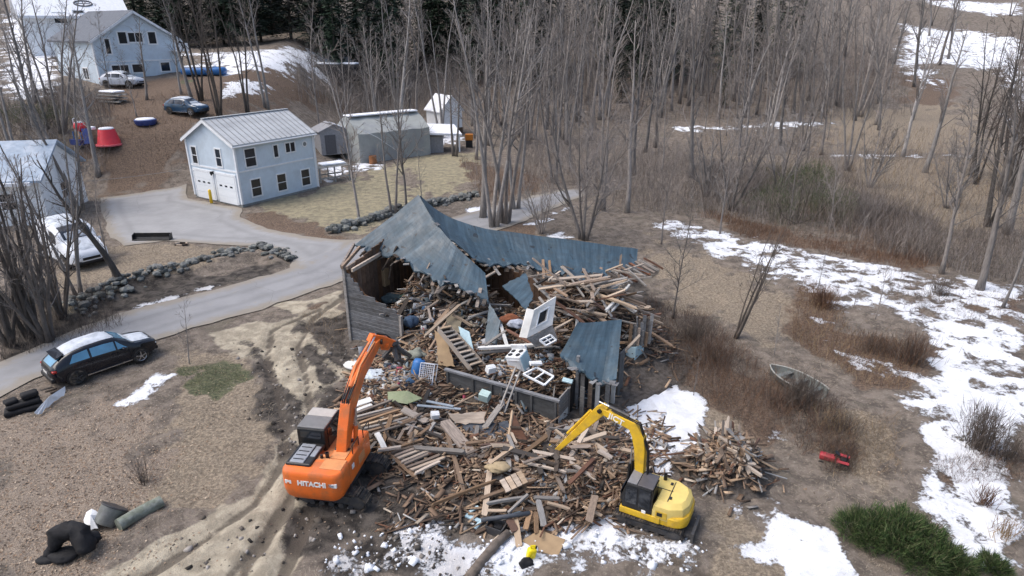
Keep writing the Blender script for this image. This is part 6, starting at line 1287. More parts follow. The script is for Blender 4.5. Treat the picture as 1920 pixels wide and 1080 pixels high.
# the row boat and the red machine in the brambles
bq0, bq1 = P(1444, 688, .25), P(1540, 740, .25); bd_ = (bq1 - bq0); bl = bd_.length; bt2 = empty('rowing_boat', (bq0 + bq1) / 2, math.atan2(bd_.y, bd_.x)); bt2.location.z = -.12; tag(bt2, 'grey rowing boat lying in the brambles beside the path', 'rowing boat')
m_alu = mat('dull_aluminium', (.13, .145, .14), .6, .25, 4, dirt=(.16, .15, .13), dirtamt=.5); rows_o = []; rows_i = []
for k in range(15):
    x = -bl / 2 + bl * k / 14; wd = .62 * (1 - abs((k - 8) / 8.2) ** 2.4) if k < 8 else .62 * (1 - abs((k - 8) / 9) ** 3); wd = max(wd, .02); ro_ = []; ri = []
    for q in range(9): a = math.pi * q / 8; ro_.append((x, -wd * math.cos(a), .5 - .46 * math.sin(a) ** .6 * (1 if 0 < k else .1))); ri.append((x * .985, -(wd * .93) * math.cos(a), .5 - .40 * math.sin(a) ** .6 * (1 if 0 < k else .1)))
    rows_o.append(ro_); rows_i.append(ri)
MB().grid(rows_o).grid(rows_i).build('hull', m_alu, bt2, smooth=True)
for e in (0, 8): MB().tube([rows_o[k][e] for k in range(15)], .03, 6).build('gunwale', mat('pale_gunwale', (.34, .34, .31), .6, .1), bt2)
for k in (4, 8, 12): w_ = -rows_o[k][0][1] * 2; MB().box((rows_o[k][0][0], 0, .38), (.22, w_ * .95, .03)).build('thwart', m_alu, bt2)
p0 = P(1562, 870); tr_ = empty('garden_tractor', p0 - Vector((0, 0, .12)), R(150)); tr_.scale = (.62,) * 3; tag(tr_, 'old red garden tractor half hidden in the brambles at the right', 'tractor'); m_redm = mat('faded_red', (.38, .04, .05), .5, .2, dirt=(.2, .08, .06), dirtamt=.5)
MB().rbox((.35, 0, .55), (.8, .42, .36), .08).build('bonnet', m_redm, tr_, smooth=True); MB().rbox((-.4, 0, .45), (.6, .5, .2), .06).build('rear_body', m_redm, tr_, smooth=True); MB().rbox((-.45, 0, .66), (.36, .34, .1), .04).rbox((-.62, 0, .82), (.08, .32, .3), .03).build('seat', m_blackf, tr_)
for s in (-1, 1):
    MB().lathe((-.45, s * .36, .32), [(.14, -.1), (.31, -.1), (.32, 0), (.31, .1), (.14, .1)], axis=(0, s, 0), n=18).build('rear_wheel', m_rubber, tr_, auto=40); MB().lathe((.6, s * .32, .2), [(.08, -.06), (.2, -.06), (.2, .06), (.08, .06)], axis=(0, s, 0), n=16).build('front_wheel', m_rubber, tr_, auto=40)
    MB().rbox((-.45, s * .36, .68), (.6, .24, .05), .02).build('mudguard', m_redm, tr_)
MB().tube([(.05, 0, .7), (-.1, 0, .95)], .02, 6).lathe((-.1, 0, .95), [(.17, 0), (.17, .03), (.14, .03)], axis=(-.5, 0, .85), n=16).build('steering_wheel', m_black, tr_)
# overhead line to the garage
a, b_ = PD(-30, 345, 46), PD(341, 318, 56.2); ln = [a.lerp(b_, k / 14) - Vector((0, 0, .9 * math.sin(math.pi * k / 14) * .4)) for k in range(15)]
o = MB().tube(ln, .02, 4).build('overhead_cable', m_greyw, None); tag(o, 'thin overhead cable running to the left corner of the garage', 'cable')
# ================================================================ STONE WALLS
m_stone = mat('field_stone', (.15, .155, .15), .9, .3, 4, rnd=.4, rndhue=.5, dirt=(.12, .13, .11), dirtamt=.6, dirtscale=3, bump=.6, bscale=8)
SP = []
for k in range(7):
    bm = bmesh.new(); bmesh.ops.create_icosphere(bm, subdivisions=1, radius=1); r_ = random.Random(k)
    for v in bm.verts: v.co = Vector((v.co.x * r_.uniform(.8, 1.2), v.co.y * r_.uniform(.75, 1.15), v.co.z * r_.uniform(.6, .9)))
    me = bpy.data.meshes.new('stone'); bm.to_mesh(me); bm.free(); me.materials.append(m_stone); SP.append(me)
def stone_wall(label, px, n, wid, size, hgt, seed):
    r_ = random.Random(seed); root = empty('stone_wall'); tag(root, label, 'stone wall'); pts = [PT(*q) for q in px]; ls = [(b_ - a).length for a, b_ in zip(pts[:-1], pts[1:])]
    for k in range(n):
        d = r_.random() * sum(ls); i = 0
        while d > ls[i]: d -= ls[i]; i += 1
        p = pts[i].lerp(pts[i + 1], d / ls[i]); nrm = (pts[i + 1] - pts[i]).normalized(); nrm = Vector((-nrm.y, nrm.x, 0)); off = r_.gauss(0, .45); p = p + nrm * wid * max(-1.2, min(1.2, off)); s = size * r_.uniform(.55, 1.45)
        z = ground_z(p.x, p.y) + hgt * max(0, 1 - abs(off) * 1.1) * r_.random()
        inst('stone', r_.choice(SP), root, Matrix.Translation((p.x, p.y, z + s * .2)) @ Matrix.Rotation(r_.uniform(0, 6.3), 4, 'Z') @ Matrix.Rotation(r_.uniform(-.4, .4), 4, 'X') @ Matrix.Diagonal((s * 1.15, s, s, 1)))
stone_wall('long grey field stone wall on the bank beside the road', [(135, 592), (250, 535), (330, 512), (420, 486), (500, 472), (545, 490)], 300, 1.05, .18, .42, 1)
stone_wall('grey field stone wall along the lawn behind the house ridge', [(618, 440), (690, 418), (745, 398), (820, 385), (900, 366)], 190, .6, .27, .5, 2)
# ================================================================ TREES
m_bark = mat('grey_bark_tree', (.225, .205, .19), .9, .3, 5, stretch=(2, 2, .4), rnd=.4, rndhue=.4, bump=.4, bscale=12)
m_barkd = mat('dark_bark_tree', (.085, .072, .062), .9, .3, 5, stretch=(2, 2, .4), rnd=.35, rndhue=.4, bump=.4, bscale=12)
m_twig = mat('twigs', (.195, .175, .162), .9, .2, 3, rnd=.35, rndhue=.35); m_twigd = mat('dark_twigs', (.085, .07, .062), .9, .2, 3, rnd=.3, rndhue=.3)
def limb(r_, p, d, L, rad, nseg, up=.12, wob=.10, end=.25):
    pts = [p.copy()]; rs = [rad]; d = d.normalized()
    for k in range(nseg):
        d = (d + Vector((r_.gauss(0, wob), r_.gauss(0, wob), r_.gauss(0, wob * .5) + up * .35))).normalized(); p = p + d * (L / nseg); pts.append(p.copy()); rs.append(rad * (1 - (1 - end) * (k + 1) / nseg))
    return pts, rs
def rdir(r_, d, ang):
    o = d.orthogonal().normalized(); o = Matrix.Rotation(r_.uniform(0, 2 * math.pi), 3, d) @ o; return (d * math.cos(ang) + o * math.sin(ang)).normalized()
def tree_meshes(seed, H, r0, stems=1, spread=.2, first=.4, nbr=26, brL=.22, twigs=7, tw_r=.010, lean=(0, 0), mt=None, mw=None, stemlen=(.8, 1.0), wob=.035):
    r_ = random.Random(seed); T = MB(); K = MB()
    for s in range(stems):
        a = s * 2 * math.pi / stems + r_.uniform(-.4, .4); sp = spread * r_.uniform(.5, 1.2) if stems > 1 else 0
        d = Vector((math.sin(sp) * math.cos(a) + lean[0], math.sin(sp) * math.sin(a) + lean[1], 1)).normalized(); base = Vector((math.cos(a) * r0 * .9, math.sin(a) * r0 * .9, -.15)) if stems > 1 else Vector((0, 0, -.2))
        L = H * r_.uniform(*stemlen); pts, rs = limb(r_, base, d, L, r0 * (r_.uniform(.6, 1) if stems > 1 else 1), 11, .05, wob, .14); rs[0] *= 1.35
        T.tube(pts, rs, 7)
        for q in range(nbr):
            u = first + (1 - first) * (q + r_.random()) / nbr; i = min(int(u * 11), 10); f = u * 11 - i; p = pts[i].lerp(pts[i + 1], f); dd = (pts[i + 1] - pts[i]).normalized(); rad = (rs[i] + (rs[i + 1] - rs[i]) * f)
            bd = rdir(r_, dd, r_.uniform(.5, 1.0)); bL = H * brL * r_.uniform(.45, 1.1) * (1.15 - .65 * (u - first) / (1 - first + .01))
            big = r_.random() < .2; bp_, br = limb(r_, p, bd, bL * (1.3 if big else 1), min(rad * (.6 if big else .4), .07), 4, .35, .12, .2); (T if big else K).tube(bp_, br, 5 if big else 4)
            for w_ in range(twigs):
                v = r_.uniform(.25, 1); j = min(int(v * 4), 3); p2 = bp_[j].lerp(bp_[j + 1], v * 4 - j); d2 = rdir(r_, (bp_[j + 1] - bp_[j]).normalized(), r_.uniform(.4, .9)); tl = bL * r_.uniform(.2, .5)
                tp_, tr = limb(r_, p2, d2, tl, tw_r * 1.3, 2, .3, .15, .4); K.tube(tp_, tr, 3, cap=False)
                p3 = tp_[1]; K.tube([p3, p3 + rdir(r_, d2, .6) * tl * .55], [tw_r, tw_r * .4], 3, cap=False)
    return T.mesh('trunk', mt or m_bark, smooth=True), K.mesh('crown', mw or m_twig)
RS = 1.25
PROTO = {'forest': [tree_meshes(100 + k, 19, (.17 + .03 * (k % 3)) * RS, 1, first=.3, nbr=26, brL=.17, twigs=6, tw_r=.015) for k in range(6)],
         'fork': [tree_meshes(200 + k, 19, .27, 2 + k % 2, spread=.13, first=.35, nbr=17, brL=.17, twigs=6, tw_r=.015) for k in range(4)],
         'pole': [tree_meshes(300 + k, 12, .085, 1, first=.2, nbr=30, brL=.18, twigs=7, tw_r=.012) for k in range(4)],
         'dark': [tree_meshes(400 + k, 17, .16, 3 + k % 2, spread=.14, first=.3, nbr=16, brL=.16, twigs=6, tw_r=.012, mt=m_barkd, mw=m_twigd) for k in range(3)],
         'spread': [tree_meshes(500 + k, 8, .13, 5, spread=.42, first=.2, nbr=20, brL=.24, twigs=8, tw_r=.009) for k in range(2)],
         'sapling': [tree_meshes(600 + k, 5, .035, 1, first=.2, nbr=18, brL=.18, twigs=4, tw_r=.006) for k in range(3)],
         'clump': [tree_meshes(700 + k, 11, .15, 8, spread=.24, first=.2, nbr=13, brL=.15, twigs=6, tw_r=.008, wob=.05, mt=mat('mid_bark', (.115, .098, .086), .9, .3, 5, stretch=(2, 2, .4), rnd=.35, bump=.4, bscale=12)) for k in range(2)],
         'vase': [tree_meshes(800 + k, 6.5, .075, 4, spread=.16, first=.3, nbr=10, brL=.2, twigs=5, tw_r=.007, lean=(.28, .05), mt=m_barkd, mw=m_twigd) for k in range(1)],
         'lean': [tree_meshes(900, 9.5, .21, 1, first=.35, nbr=16, brL=.2, twigs=6, tw_r=.008, lean=(-.30, .12), mt=m_barkd, mw=m_twig, wob=.06)]}
def tree(kind, p, s=1.0, label=None, group=None, idx=None, rz=None, tilt=(0, 0), name='bare_tree', zs=1.0):
    ms = PROTO[kind][random.randrange(len(PROTO[kind])) if idx is None else idx]; o = empty(name, p); o.rotation_euler = (tilt[1], tilt[0], random.uniform(0, 6.3) if rz is None else rz); o.scale = (s, s, s * zs)
    tag(o, label, 'tree', group); inst('trunk', ms[0], o); inst('crown', ms[1], o); return o
HT = [('clump', 62, 632, 1.0, 'thick clump of grey stems at the left edge above the road', dict(rz=1)), ('clump', 20, 650, .8, 'second clump of grey stems leaning out at the left edge behind the first', dict(rz=3)),
      ('clump', 92, 640, .85, 'third clump of grey stems just right of the thick one, by the road edge', dict(rz=5)), ('fork', 150, 560, .55, 'forked grey tree behind the stone wall beside the clumps', dict(idx=1, rz=2)),
      ('clump', 118, 600, .72, 'smaller clump of thin stems behind the grey clump, at the end of the stone wall', dict(rz=4)), ('lean', 234, 545, 1.0, 'leaning dark trunk growing through the stone wall beside the white van', dict(rz=0)),
      ('pole', 213, 520, .62, 'thin crooked tree standing beside the leaning trunk', dict(rz=2)), ('sapling', 355, 684, .78, 'thin bare sapling standing between the road and the green patch', dict(idx=0)),
      ('dark', 412, 222, .95, 'tall dark many stemmed tree right above the garage roof', dict(idx=1)), ('dark', 378, 190, 1.0, 'tall dark many stemmed tree beside the snow covered blue car', dict(idx=0)), ('dark', 465, 215, .9, 'tall dark stems behind the middle of the garage roof', dict(idx=2)),
      ('fork', 500, 205, .9, 'tall grey forked tree behind the far end of the garage roof', dict(idx=0)), ('fork', 150, 395, .8, 'tall forked tree on the slope behind the white van', dict(idx=1)), ('forest', 185, 330, .75, 'tall single tree on the slope in front of the play tower', dict(idx=2)),
      ('fork', 40, 330, .85, 'tall forked tree behind the blue grey roof at the left edge', dict(idx=2)), ('forest', 92, 300, .9, 'tall leaning tree crossing the white house at the upper left', dict(idx=4, tilt=(-.12, 0))), ('fork', 118, 250, .8, 'bent forked tree in front of the pale blue house', dict(idx=3, tilt=(-.1, 0))),
      ('pole', 674, 420, 1.35, 'thin tree on the lawn left of the roof peak', dict(idx=0, tilt=(-.06, 0))), ('fork', 738, 405, .62, 'forked tree rising behind the roof peak', dict(idx=0, rz=.6)), ('pole', 762, 398, 1.3, 'slender dark tree right behind the roof peak', dict(idx=1)), ('sapling', 792, 390, 1.3, 'bare sapling on the yellow lawn behind the roof peak', dict(idx=1)),
      ('fork', 925, 425, .95, 'big pale grey tree by the road behind the sagging roof, right of a close pair', dict(idx=1, rz=2)), ('forest', 905, 408, 1.05, 'big pale grey tree by the road behind the sagging roof, left of a close pair', dict(idx=1)), ('fork', 853, 294, .8, 'grey tree at the edge of the yellow lawn beside the orange box, on its left', dict(idx=2)), ('forest', 893, 300, .85, 'grey tree at the edge of the yellow lawn beside the orange box, on its right', dict(idx=3)),
      ('fork', 948, 418, .9, 'big pale grey forked tree just right of the close pair by the road', dict(idx=3, rz=1)), ('fork', 968, 392, .85, 'pale forked tree at the far side of the lane behind the roof', dict(idx=0, rz=4)), ('fork', 1130, 395, .8, 'tall forked tree rising behind the low spreading tree', dict(idx=2)), ('forest', 1175, 400, .8, 'tall straight tree in the brush behind the right end of the roof', dict(idx=4)), ('fork', 1040, 345, .85, 'tall grey forked tree where the lane disappears into the brush', dict(idx=1)),
      ('spread', 1095, 450, 1.35, 'low spreading bare tree behind the right end of the roof', dict(idx=0)), ('spread', 1015, 440, .6, 'small spreading bare tree behind the middle of the roof', dict(idx=1)), ('pole', 1262, 600, .62, 'slim dark tree in the brambles right of the house', dict(idx=2, tilt=(.05, 0))),
      ('vase', 1378, 636, 1.0, 'leaning vase shaped tree on the tan bank before the snow', dict(rz=.1)), ('sapling', 1452, 665, .62, 'thin sapling by the bow of the rowing boat', dict(idx=2)), ('sapling', 1300, 745, .5, 'thin twiggy sapling in the brambles above the snow patch', dict(idx=1)),
      ('dark', 1850, 425, .95, 'tall dark trunks beside the path at the right edge', dict(idx=0)), ('forest', 1888, 440, .95, 'tall dark leaning trunk nearest the right edge of the picture', dict(idx=2, tilt=(.08, 0))), ('forest', 1765, 515, .62, 'slim straight tree at the upper rim of the snowfield', dict(idx=3)), ('forest', 1836, 545, .7, 'tall slim tree standing on the snow below the dark trunks', dict(idx=5)), ('pole', 1878, 580, .9, 'thin tree at the right end of the snowfield', dict(idx=3)),
      ('sapling', 1640, 600, .75, 'twiggy sapling in the middle of the snowfield', dict(idx=0)), ('sapling', 1530, 560, .7, 'twiggy sapling at the lower rim of the snowfield', dict(idx=2)), ('sapling', 1600, 580, .55, 'small twiggy sapling on the snowfield left of a taller one', dict(idx=1)),
      ('pole', 1350, 440, .8, 'thin tree at the brushy edge above the snow', dict(idx=1)), ('pole', 1240, 460, .7, 'thin tree behind the bared rafters of the house', dict(idx=0)), ('pole', 1555, 430, .75, 'pale thin tree in the brush above the rust coloured bank', dict(idx=2)), ('pole', 1480, 420, .8, 'crooked thin tree in the olive green brush', dict(idx=3, tilt=(.15, 0))),
      ('pole', 600, 250, 1.5, 'slender grey tree between the garage and the storage tent', dict(idx=1)), ('fork', 650, 240, .72, 'forked grey tree behind the storage tent, on the left', dict(idx=1)), ('fork', 700, 235, .75, 'forked grey tree behind the storage tent, in the middle', dict(idx=3)), ('fork', 755, 232, .8, 'forked grey tree behind the storage tent, on the right', dict(idx=0)),
      ('sapling', 268, 905, .28, 'tiny bare shrub-like tree on the dead grass at the lower left', dict(idx=0)), ('sapling', 478, 700, .25, 'tiny sapling beside the dark rut', dict(idx=1))]
for kind, px, py, s, lab, kw in HT:
    p = PT(px, py); p.z = ground_z(p.x, p.y); tree(kind, p, s, lab, **kw)
tr_r = random.Random(77); TP = []
def okspot(x, y, dmin):
    for a, b_, c_ in TP:
        if (a - x) ** 2 + (b_ - y) ** 2 < dmin * dmin: return False
    return True
def grove(n, quad, kinds, smin, smax, label, group, dmin=1.8, tilt=0.03, tl=0, name='bare_tree'):
    k = 0; t_ = 0
    while k < n and t_ < n * 60:
        t_ += 1; x = tr_r.uniform(quad[0], quad[1]); y = tr_r.uniform(quad[2], quad[3]); px = 960 + FPX * x / (y * CT)
        if not (-80 < px < 2000) or not okspot(x, y, dmin): continue
        if abs(x + 22) < 9 and 50 < y < 66: continue
        TP.append((x, y, 0)); k += 1; kd_ = tr_r.choice(kinds); sz_ = tr_r.uniform(smin, smax); fx = (x - quad[0]) / (quad[1] - quad[0])
        lb_ = ({'forest': 'straight ', 'fork': 'forked ', 'pole': 'slight '}.get(kd_, '') if len(kinds) > 1 else ('taller ' if sz_ > (smin + smax) / 2 else 'shorter ')) + label + (', left part' if fx < .33 else ', right part' if fx > .67 else ', middle part')
        tree(kd_, Vector((x, y, ground_z(x, y))), sz_, lb_, group, tilt=(tl + tr_r.gauss(0, tilt), tr_r.gauss(0, tilt)), name=name)
grove(34, (-20, 12, 84, 104), ('forest', 'fork', 'pole'), .8, 1.15, 'slender grey tree in the grove beyond the storage tent', 'trees in the grove beyond the tent')
grove(50, (0, 58, 99, 122), ('forest', 'forest', 'fork'), .85, 1.2, 'tall grey trunk at the forest edge above the thin line of snow', 'trees at the forest edge', tl=.02)
grove(30, (30, 62, 98, 125), ('forest', 'pole'), .75, 1.05, 'leaning grey tree on the brown slope right of the forest', 'trees on the brown slope', tilt=.05, tl=.12)
grove(38, (-45, 90, 122, 165), ('forest', 'fork'), .9, 1.25, 'tall grey tree deep in the forest before the dark evergreens', 'trees deep in the forest', dmin=2.2)
grove(16, (6, 38, 62, 96), ('pole', 'forest'), .7, 1.0, 'thin grey tree in the brush between the road and the forest', 'trees in the brush by the road', dmin=3)
grove(13, (22, 76, 62, 97), ('forest', 'pole', 'fork'), .6, .95, 'bare tree in the tan field between the brush and the forest', 'trees in the tan field', dmin=2.6, tl=.03)
grove(7, (14, 50, 48, 74), ('spread',), .6, 1.1, 'low spreading twiggy tree in the grey brush above the snow', 'spreading trees in the brush', dmin=3)
grove(7, (44, 60, 52, 66), ('dark', 'fork'), .8, 1.0, 'heavy dark trunk beside the path near the right edge', 'heavy trunks at the right edge', dmin=2)
grove(14, (58, 140, 110, 210), ('forest', 'fork'), .7, 1.0, 'lone tree on the snowy hillside at the upper right', 'trees on the snowy hillside', dmin=5)
grove(12, (-62, -34, 62, 76), ('pole', 'forest'), .5, .8, 'bare tree on the bank below the pale blue house', 'trees on the bank below the blue house', dmin=3)
# evergreens
m_need = mat('evergreen_needles', (.022, .040, .024), .85, .35, 1.2, rnd=.35, rndhue=.25); m_needl = mat('bright_evergreen', (.075, .115, .035), .8, .35, 3, rnd=.2)
def conifer(seed, H, rmax, nb):
    r_ = random.Random(seed); T = MB().tube([(0, 0, -.3), (0, 0, H * .5), (0, 0, H)], [.25, .15, .02], 7); K = MB()
    for k in range(nb):
        u = (k + r_.random()) / nb; z = H * (.08 + .9 * u); L = rmax * (1 - u) ** .75 * r_.uniform(.6, 1.15) + .25; a = r_.uniform(0, 6.283); d = Vector((math.cos(a), math.sin(a), .12 - .35 * (1 - u))); side = Vector((-math.sin(a), math.cos(a), 0))
        for q in range(9):
            f = (q + .6) / 9; c = Vector((0, 0, z)) + d * L * f + Vector((0, 0, -.12 * L * f * f)); w_ = .34 * L * (1.1 - f) + .18
            for s in (-1, 1):
                e = c + side * s * w_ * r_.uniform(.6, 1.2) + d * .25 * r_.random() + Vector((0, 0, r_.uniform(-.28, .06))); g = c + d * r_.uniform(.15, .4) + Vector((0, 0, r_.uniform(-.12, .12))); K.add([c, e, g], [(0, 1, 2)])
    return T.mesh('trunk', m_barkd, smooth=True), K.mesh('crown', m_need)
PROTO['conifer'] = [conifer(31 + k, 21, 4.2 + .4 * k, 190) for k in range(4)]
grove(44, (-66, -20, 112, 150), ('conifer',), .8, 1.15, 'dark evergreen rising behind the snowy yard at the upper left', 'evergreens behind the upper yard', dmin=2.7, name='evergreen_tree')
grove(50, (-20, 32, 122, 165), ('conifer',), .8, 1.2, 'dark evergreen standing behind the bare forest', 'evergreens behind the forest', dmin=2.7, name='evergreen_tree')
grove(12, (24, 64, 132, 165), ('conifer',), .6, 1.0, 'dark evergreen among the trunks on the brown slope', 'evergreens on the brown slope', dmin=3.5, name='evergreen_tree')
grove(7, (12, 50, 110, 122), ('conifer',), .25, .42, 'small dark evergreen low among the trunks of the forest edge', 'small evergreens at the forest edge', dmin=3.5, name='evergreen_tree')
def blades(n, cen, dirs, L, W, col):                        # thin upright triangles
    up = dirs / np.linalg.norm(dirs, axis=1, keepdims=True); a = np.random.default_rng(3).uniform(0, 6.283, n); s = np.stack([np.cos(a), np.sin(a), np.zeros(n)], 1)
    v = np.stack([cen - s * W[:, None], cen + s * W[:, None], cen + up * L[:, None]], 1).reshape(-1, 3); return v, np.arange(n * 3), np.repeat(col, 3, 0)
m_blade = vcol_mat('dry_growth', .9)
def shrub(name, p, label, cat, n, R_, H, cols, fan=.7, seed=0, wdt=.012, lobes=None):
    g = np.random.default_rng(seed); root = empty(name, p); tag(root, label, cat)
    a = g.uniform(0, 6.283, n); e = np.abs(g.normal(0, fan, n)); d = np.stack([np.cos(a) * np.sin(e), np.sin(a) * np.sin(e), np.cos(e) + .1], 1); c = np.column_stack([g.normal(0, R_ * .25, (n, 2)), np.zeros(n) - .03])
    v, lp, cc = blades(n, c, d, H * g.uniform(.5, 1.05, n), np.full(n, wdt), np.array(cols)[g.integers(0, len(cols), n)] * g.uniform(.7, 1.3, (n, 1))); fast_mesh('stems', v, lp, 3, m_blade, cc, root)
    n2 = n * 3; k = g.integers(0, n, n2); f = g.uniform(.35, .95, n2); base = c[k] + d[k] / np.linalg.norm(d[k], axis=1, keepdims=True) * (H * .8 * f)[:, None]; d2 = d[k] + g.normal(0, .45, (n2, 3)); d2[:, 2] += .2
    v, lp, cc = blades(n2, base, d2, H * g.uniform(.15, .4, n2), np.full(n2, wdt * .6), np.array(cols)[g.integers(0, len(cols), n2)] * g.uniform(.7, 1.3, (n2, 1))); fast_mesh('twigs', v, lp, 3, m_blade, cc, root); return root
GY = [(.235, .21, .195), (.17, .148, .132), (.28, .25, .23), (.12, .10, .088)]
GB = [(.085, .07, .06), (.12, .10, .085), (.15, .12, .10)]; RB = [(.13, .075, .05), (.17, .10, .06), (.10, .06, .045)]; YB = [(.30, .22, .13), (.22, .15, .09)]
shrub('shrub', GP(1835, 845), 'dense dark round shrub on the snow near the right edge', 'shrub', 260, .9, 2.0, GB, .45, 1); shrub('shrub', GP(1880, 862), 'low dark shrub right of the dense round one', 'shrub', 120, .8, 1.2, GB, .6, 2)
shrub('shrub', GP(1842, 950), 'small brown tuft of stems in the lower snowfield', 'shrub', 70, .5, .8, RB, .4, 3); shrub('shrub', GP(1500, 760), 'dark grey shrub beside the stern of the rowing boat', 'shrub', 320, 1.2, 1.7, GB, .6, 4, .010)
shrub('shrub', GP(1540, 575), 'rust brown bush at the lower rim of the snowfield', 'bush', 240, 1.1, 1.3, RB, .6, 5); shrub('shrub', GP(1705, 680), 'purple brown bush between the two snowfields', 'bush', 260, 1.2, 1.7, GB + RB, .5, 6); shrub('shrub', GP(1640, 660), 'dark brown low bush left of the purple brown bush', 'bush', 260, 1.6, 1.0, GB + RB, .8, 7)
shrub('shrub', GP(270, 905), 'small bare twiggy shrub on the dead grass at the lower left', 'shrub', 46, .35, 1.1, GB, .5, 8, .009); shrub('shrub', GP(1760, 555), 'small grey bush on the upper snowfield', 'shrub', 120, .8, 1.2, GB, .6, 9); shrub('shrub', GP(1880, 1010), 'thin dry tuft near the lower right corner', 'shrub', 60, .6, .8, YB, .5, 10)
shrub('shrub', GP(1420, 360), 'pale twiggy bush at the left end of the grey brush', 'bush', 260, 1.6, 2.2, GY, .55, 21, .016); shrub('shrub', GP(1620, 420), 'grey twiggy bush in the middle of the brush above the rust bank', 'bush', 260, 1.7, 2.4, GY, .5, 22, .016)
shrub('shrub', GP(1300, 640), 'dark bramble bush right of the house', 'bush', 420, 1.6, 1.6, GB, .6, 11, .009); shrub('shrub', GP(1335, 680), 'brown bramble bush below the dark bramble', 'bush', 420, 1.7, 1.3, GB + RB, .7, 12, .009); shrub('shrub', GP(1570, 810), 'matted brown bramble around the red tractor', 'bush', 300, 1.4, 1.0, YB + GB, .8, 13, .009)
def evergreen_shrub(p, label, lobes, seed, n, m=None):
    g = np.random.default_rng(seed); root = empty('evergreen_shrub', p); tag(root, label, 'shrub'); C_ = []; D_ = []
    for (lx, ly, lz, r) in lobes:
        d = g.normal(0, 1, (n, 3)); d[:, 2] = np.abs(d[:, 2]) * .8; d /= np.linalg.norm(d, axis=1, keepdims=True); rad = r * g.uniform(.45, 1, n) ** .5 * (1 + .35 * np.sin(d[:, 0] * 5 + seed) * np.cos(d[:, 1] * 6))
        C_.append(np.array((lx, ly, lz)) + d * rad[:, None]); D_.append(d + g.normal(0, .5, (n, 3)) + (0, 0, .35))
    C_ = np.concatenate(C_); D_ = np.concatenate(D_); N_ = len(C_); cl = np.array([(.05, .085, .028), (.075, .115, .04), (.028, .05, .02), (.11, .12, .06)])[g.integers(0, 4, N_)] * g.uniform(.7, 1.3, (N_, 1))
    v, lp, cc = blades(N_, C_, D_, g.uniform(.08, .32, N_), np.full(N_, .012), cl); fast_mesh('foliage', v, lp, 3, m_blade, cc, root)
    T = MB()
    for lx, ly, lz, r in lobes: T.tube([(0, 0, -.05), (lx * .5, ly * .5, lz * .4), (lx, ly, lz + r * .5)], [.04, .03, .015], 5)
    T.build('stem', m_barkd, root)
evergreen_shrub(GP(1690, 1035), 'large bright green evergreen shrub at the lower right', [(-1.0, .75, .12, .55), (-.45, .55, .25, .62), (.1, .35, .35, .68), (.55, .1, .25, .6), (-.2, -.1, .25, .6), (.8, -.45, .15, .55), (.25, -.6, .1, .55), (1.15, -.75, .05, .45), (-.75, .3, .1, .5), (.35, .75, .2, .5)], 4, 2400)
evergreen_shrub(GP(1850, 1072), 'small green evergreen shrub near the lower right corner', [(0, 0, .1, .30), (.15, -.15, .05, .28)], 6, 1100)
evergreen_shrub(GP(60, 245), 'dark green evergreen thicket on the bank at the upper left', [(-3, 0, .6, 2.0), (0, 0, .8, 2.2), (2.5, .6, .5, 1.8)], 8, 1500)
evergreen_shrub(GP(1495, 420), 'olive green thicket in the grey brush above the snow', [(-2.2, 0, 1.2, 2.0), (0, .3, 2.2, 2.2), (2.2, -.4, 1.2, 1.9), (.8, .2, 3.4, 1.4)], 9, 1100)
# ================================================================ GROUND COVER (countless)
rg = np.random.default_rng(5)
def in_poly(px, n):
    wp = worldpoly(px); lo = wp.min(0); hi = wp.max(0); o = []
    while sum(len(q) for q in o) < n:
        q = rg.uniform(lo, hi, (n * 2, 2)); o.append(q[sdf(wp, q[:, 0], q[:, 1]) < 0])
    return np.concatenate(o)[:n]
tv, tl_, tc_ = [], [], []; off = 0
def brush(px, n, h, cols, lean=.35, wdt=.012, branch=2):
    global off
    q = in_poly(px, n); z = ground_zs(q[:, 0], q[:, 1]); c = np.column_stack([q, z - .05]); H_ = rg.uniform(h[0], h[1], n) * (.6 + .8 * vnoise(q[:, 0] * .35, q[:, 1] * .35, 4)); d = np.column_stack([rg.normal(0, lean, (n, 2)), np.ones(n)])
    cl = np.array(cols)[rg.integers(0, len(cols), n)] * rg.uniform(.7, 1.35, (n, 1)); dn = d / np.linalg.norm(d, axis=1, keepdims=True)
    sets = [(c, d, H_, np.full(n, wdt), cl)]
    for b_ in range(branch): sets.append((c + dn * (H_ * rg.uniform(.3, .8, n))[:, None], d + rg.normal(0, .6, (n, 3)), H_ * rg.uniform(.25, .5, n), np.full(n, wdt * .6), cl))
    for s in sets: v, lp, cc = blades(n, *s); tv.append(v); tl_.append(lp + off); tc_.append(cc); off += len(v)
GY = [(.235, .21, .195), (.17, .148, .132), (.28, .25, .23), (.12, .10, .088)]; OL = [(.085, .095, .05), (.12, .12, .07), (.06, .07, .04)]
brush([(980, 265), (1250, 285), (1420, 330), (1440, 430), (1300, 410), (1180, 390), (1080, 350), (960, 330)], 5200, (1.0, 2.8), GY); brush([(1320, 320), (1560, 320), (1760, 430), (1745, 500), (1500, 438), (1320, 398)], 6000, (.8, 3.2), GY + GY + GB); brush([(1400, 330), (1540, 330), (1600, 440), (1440, 420)], 900, (.8, 2.4), OL, .35, .016)
brush([(1740, 430), (1925, 440), (1925, 540), (1760, 510)], 1700, (.6, 2.2), GB + GY); brush([(1600, 370), (1760, 420), (1760, 500), (1650, 480)], 2000, (.6, 2.2), GB + GY)
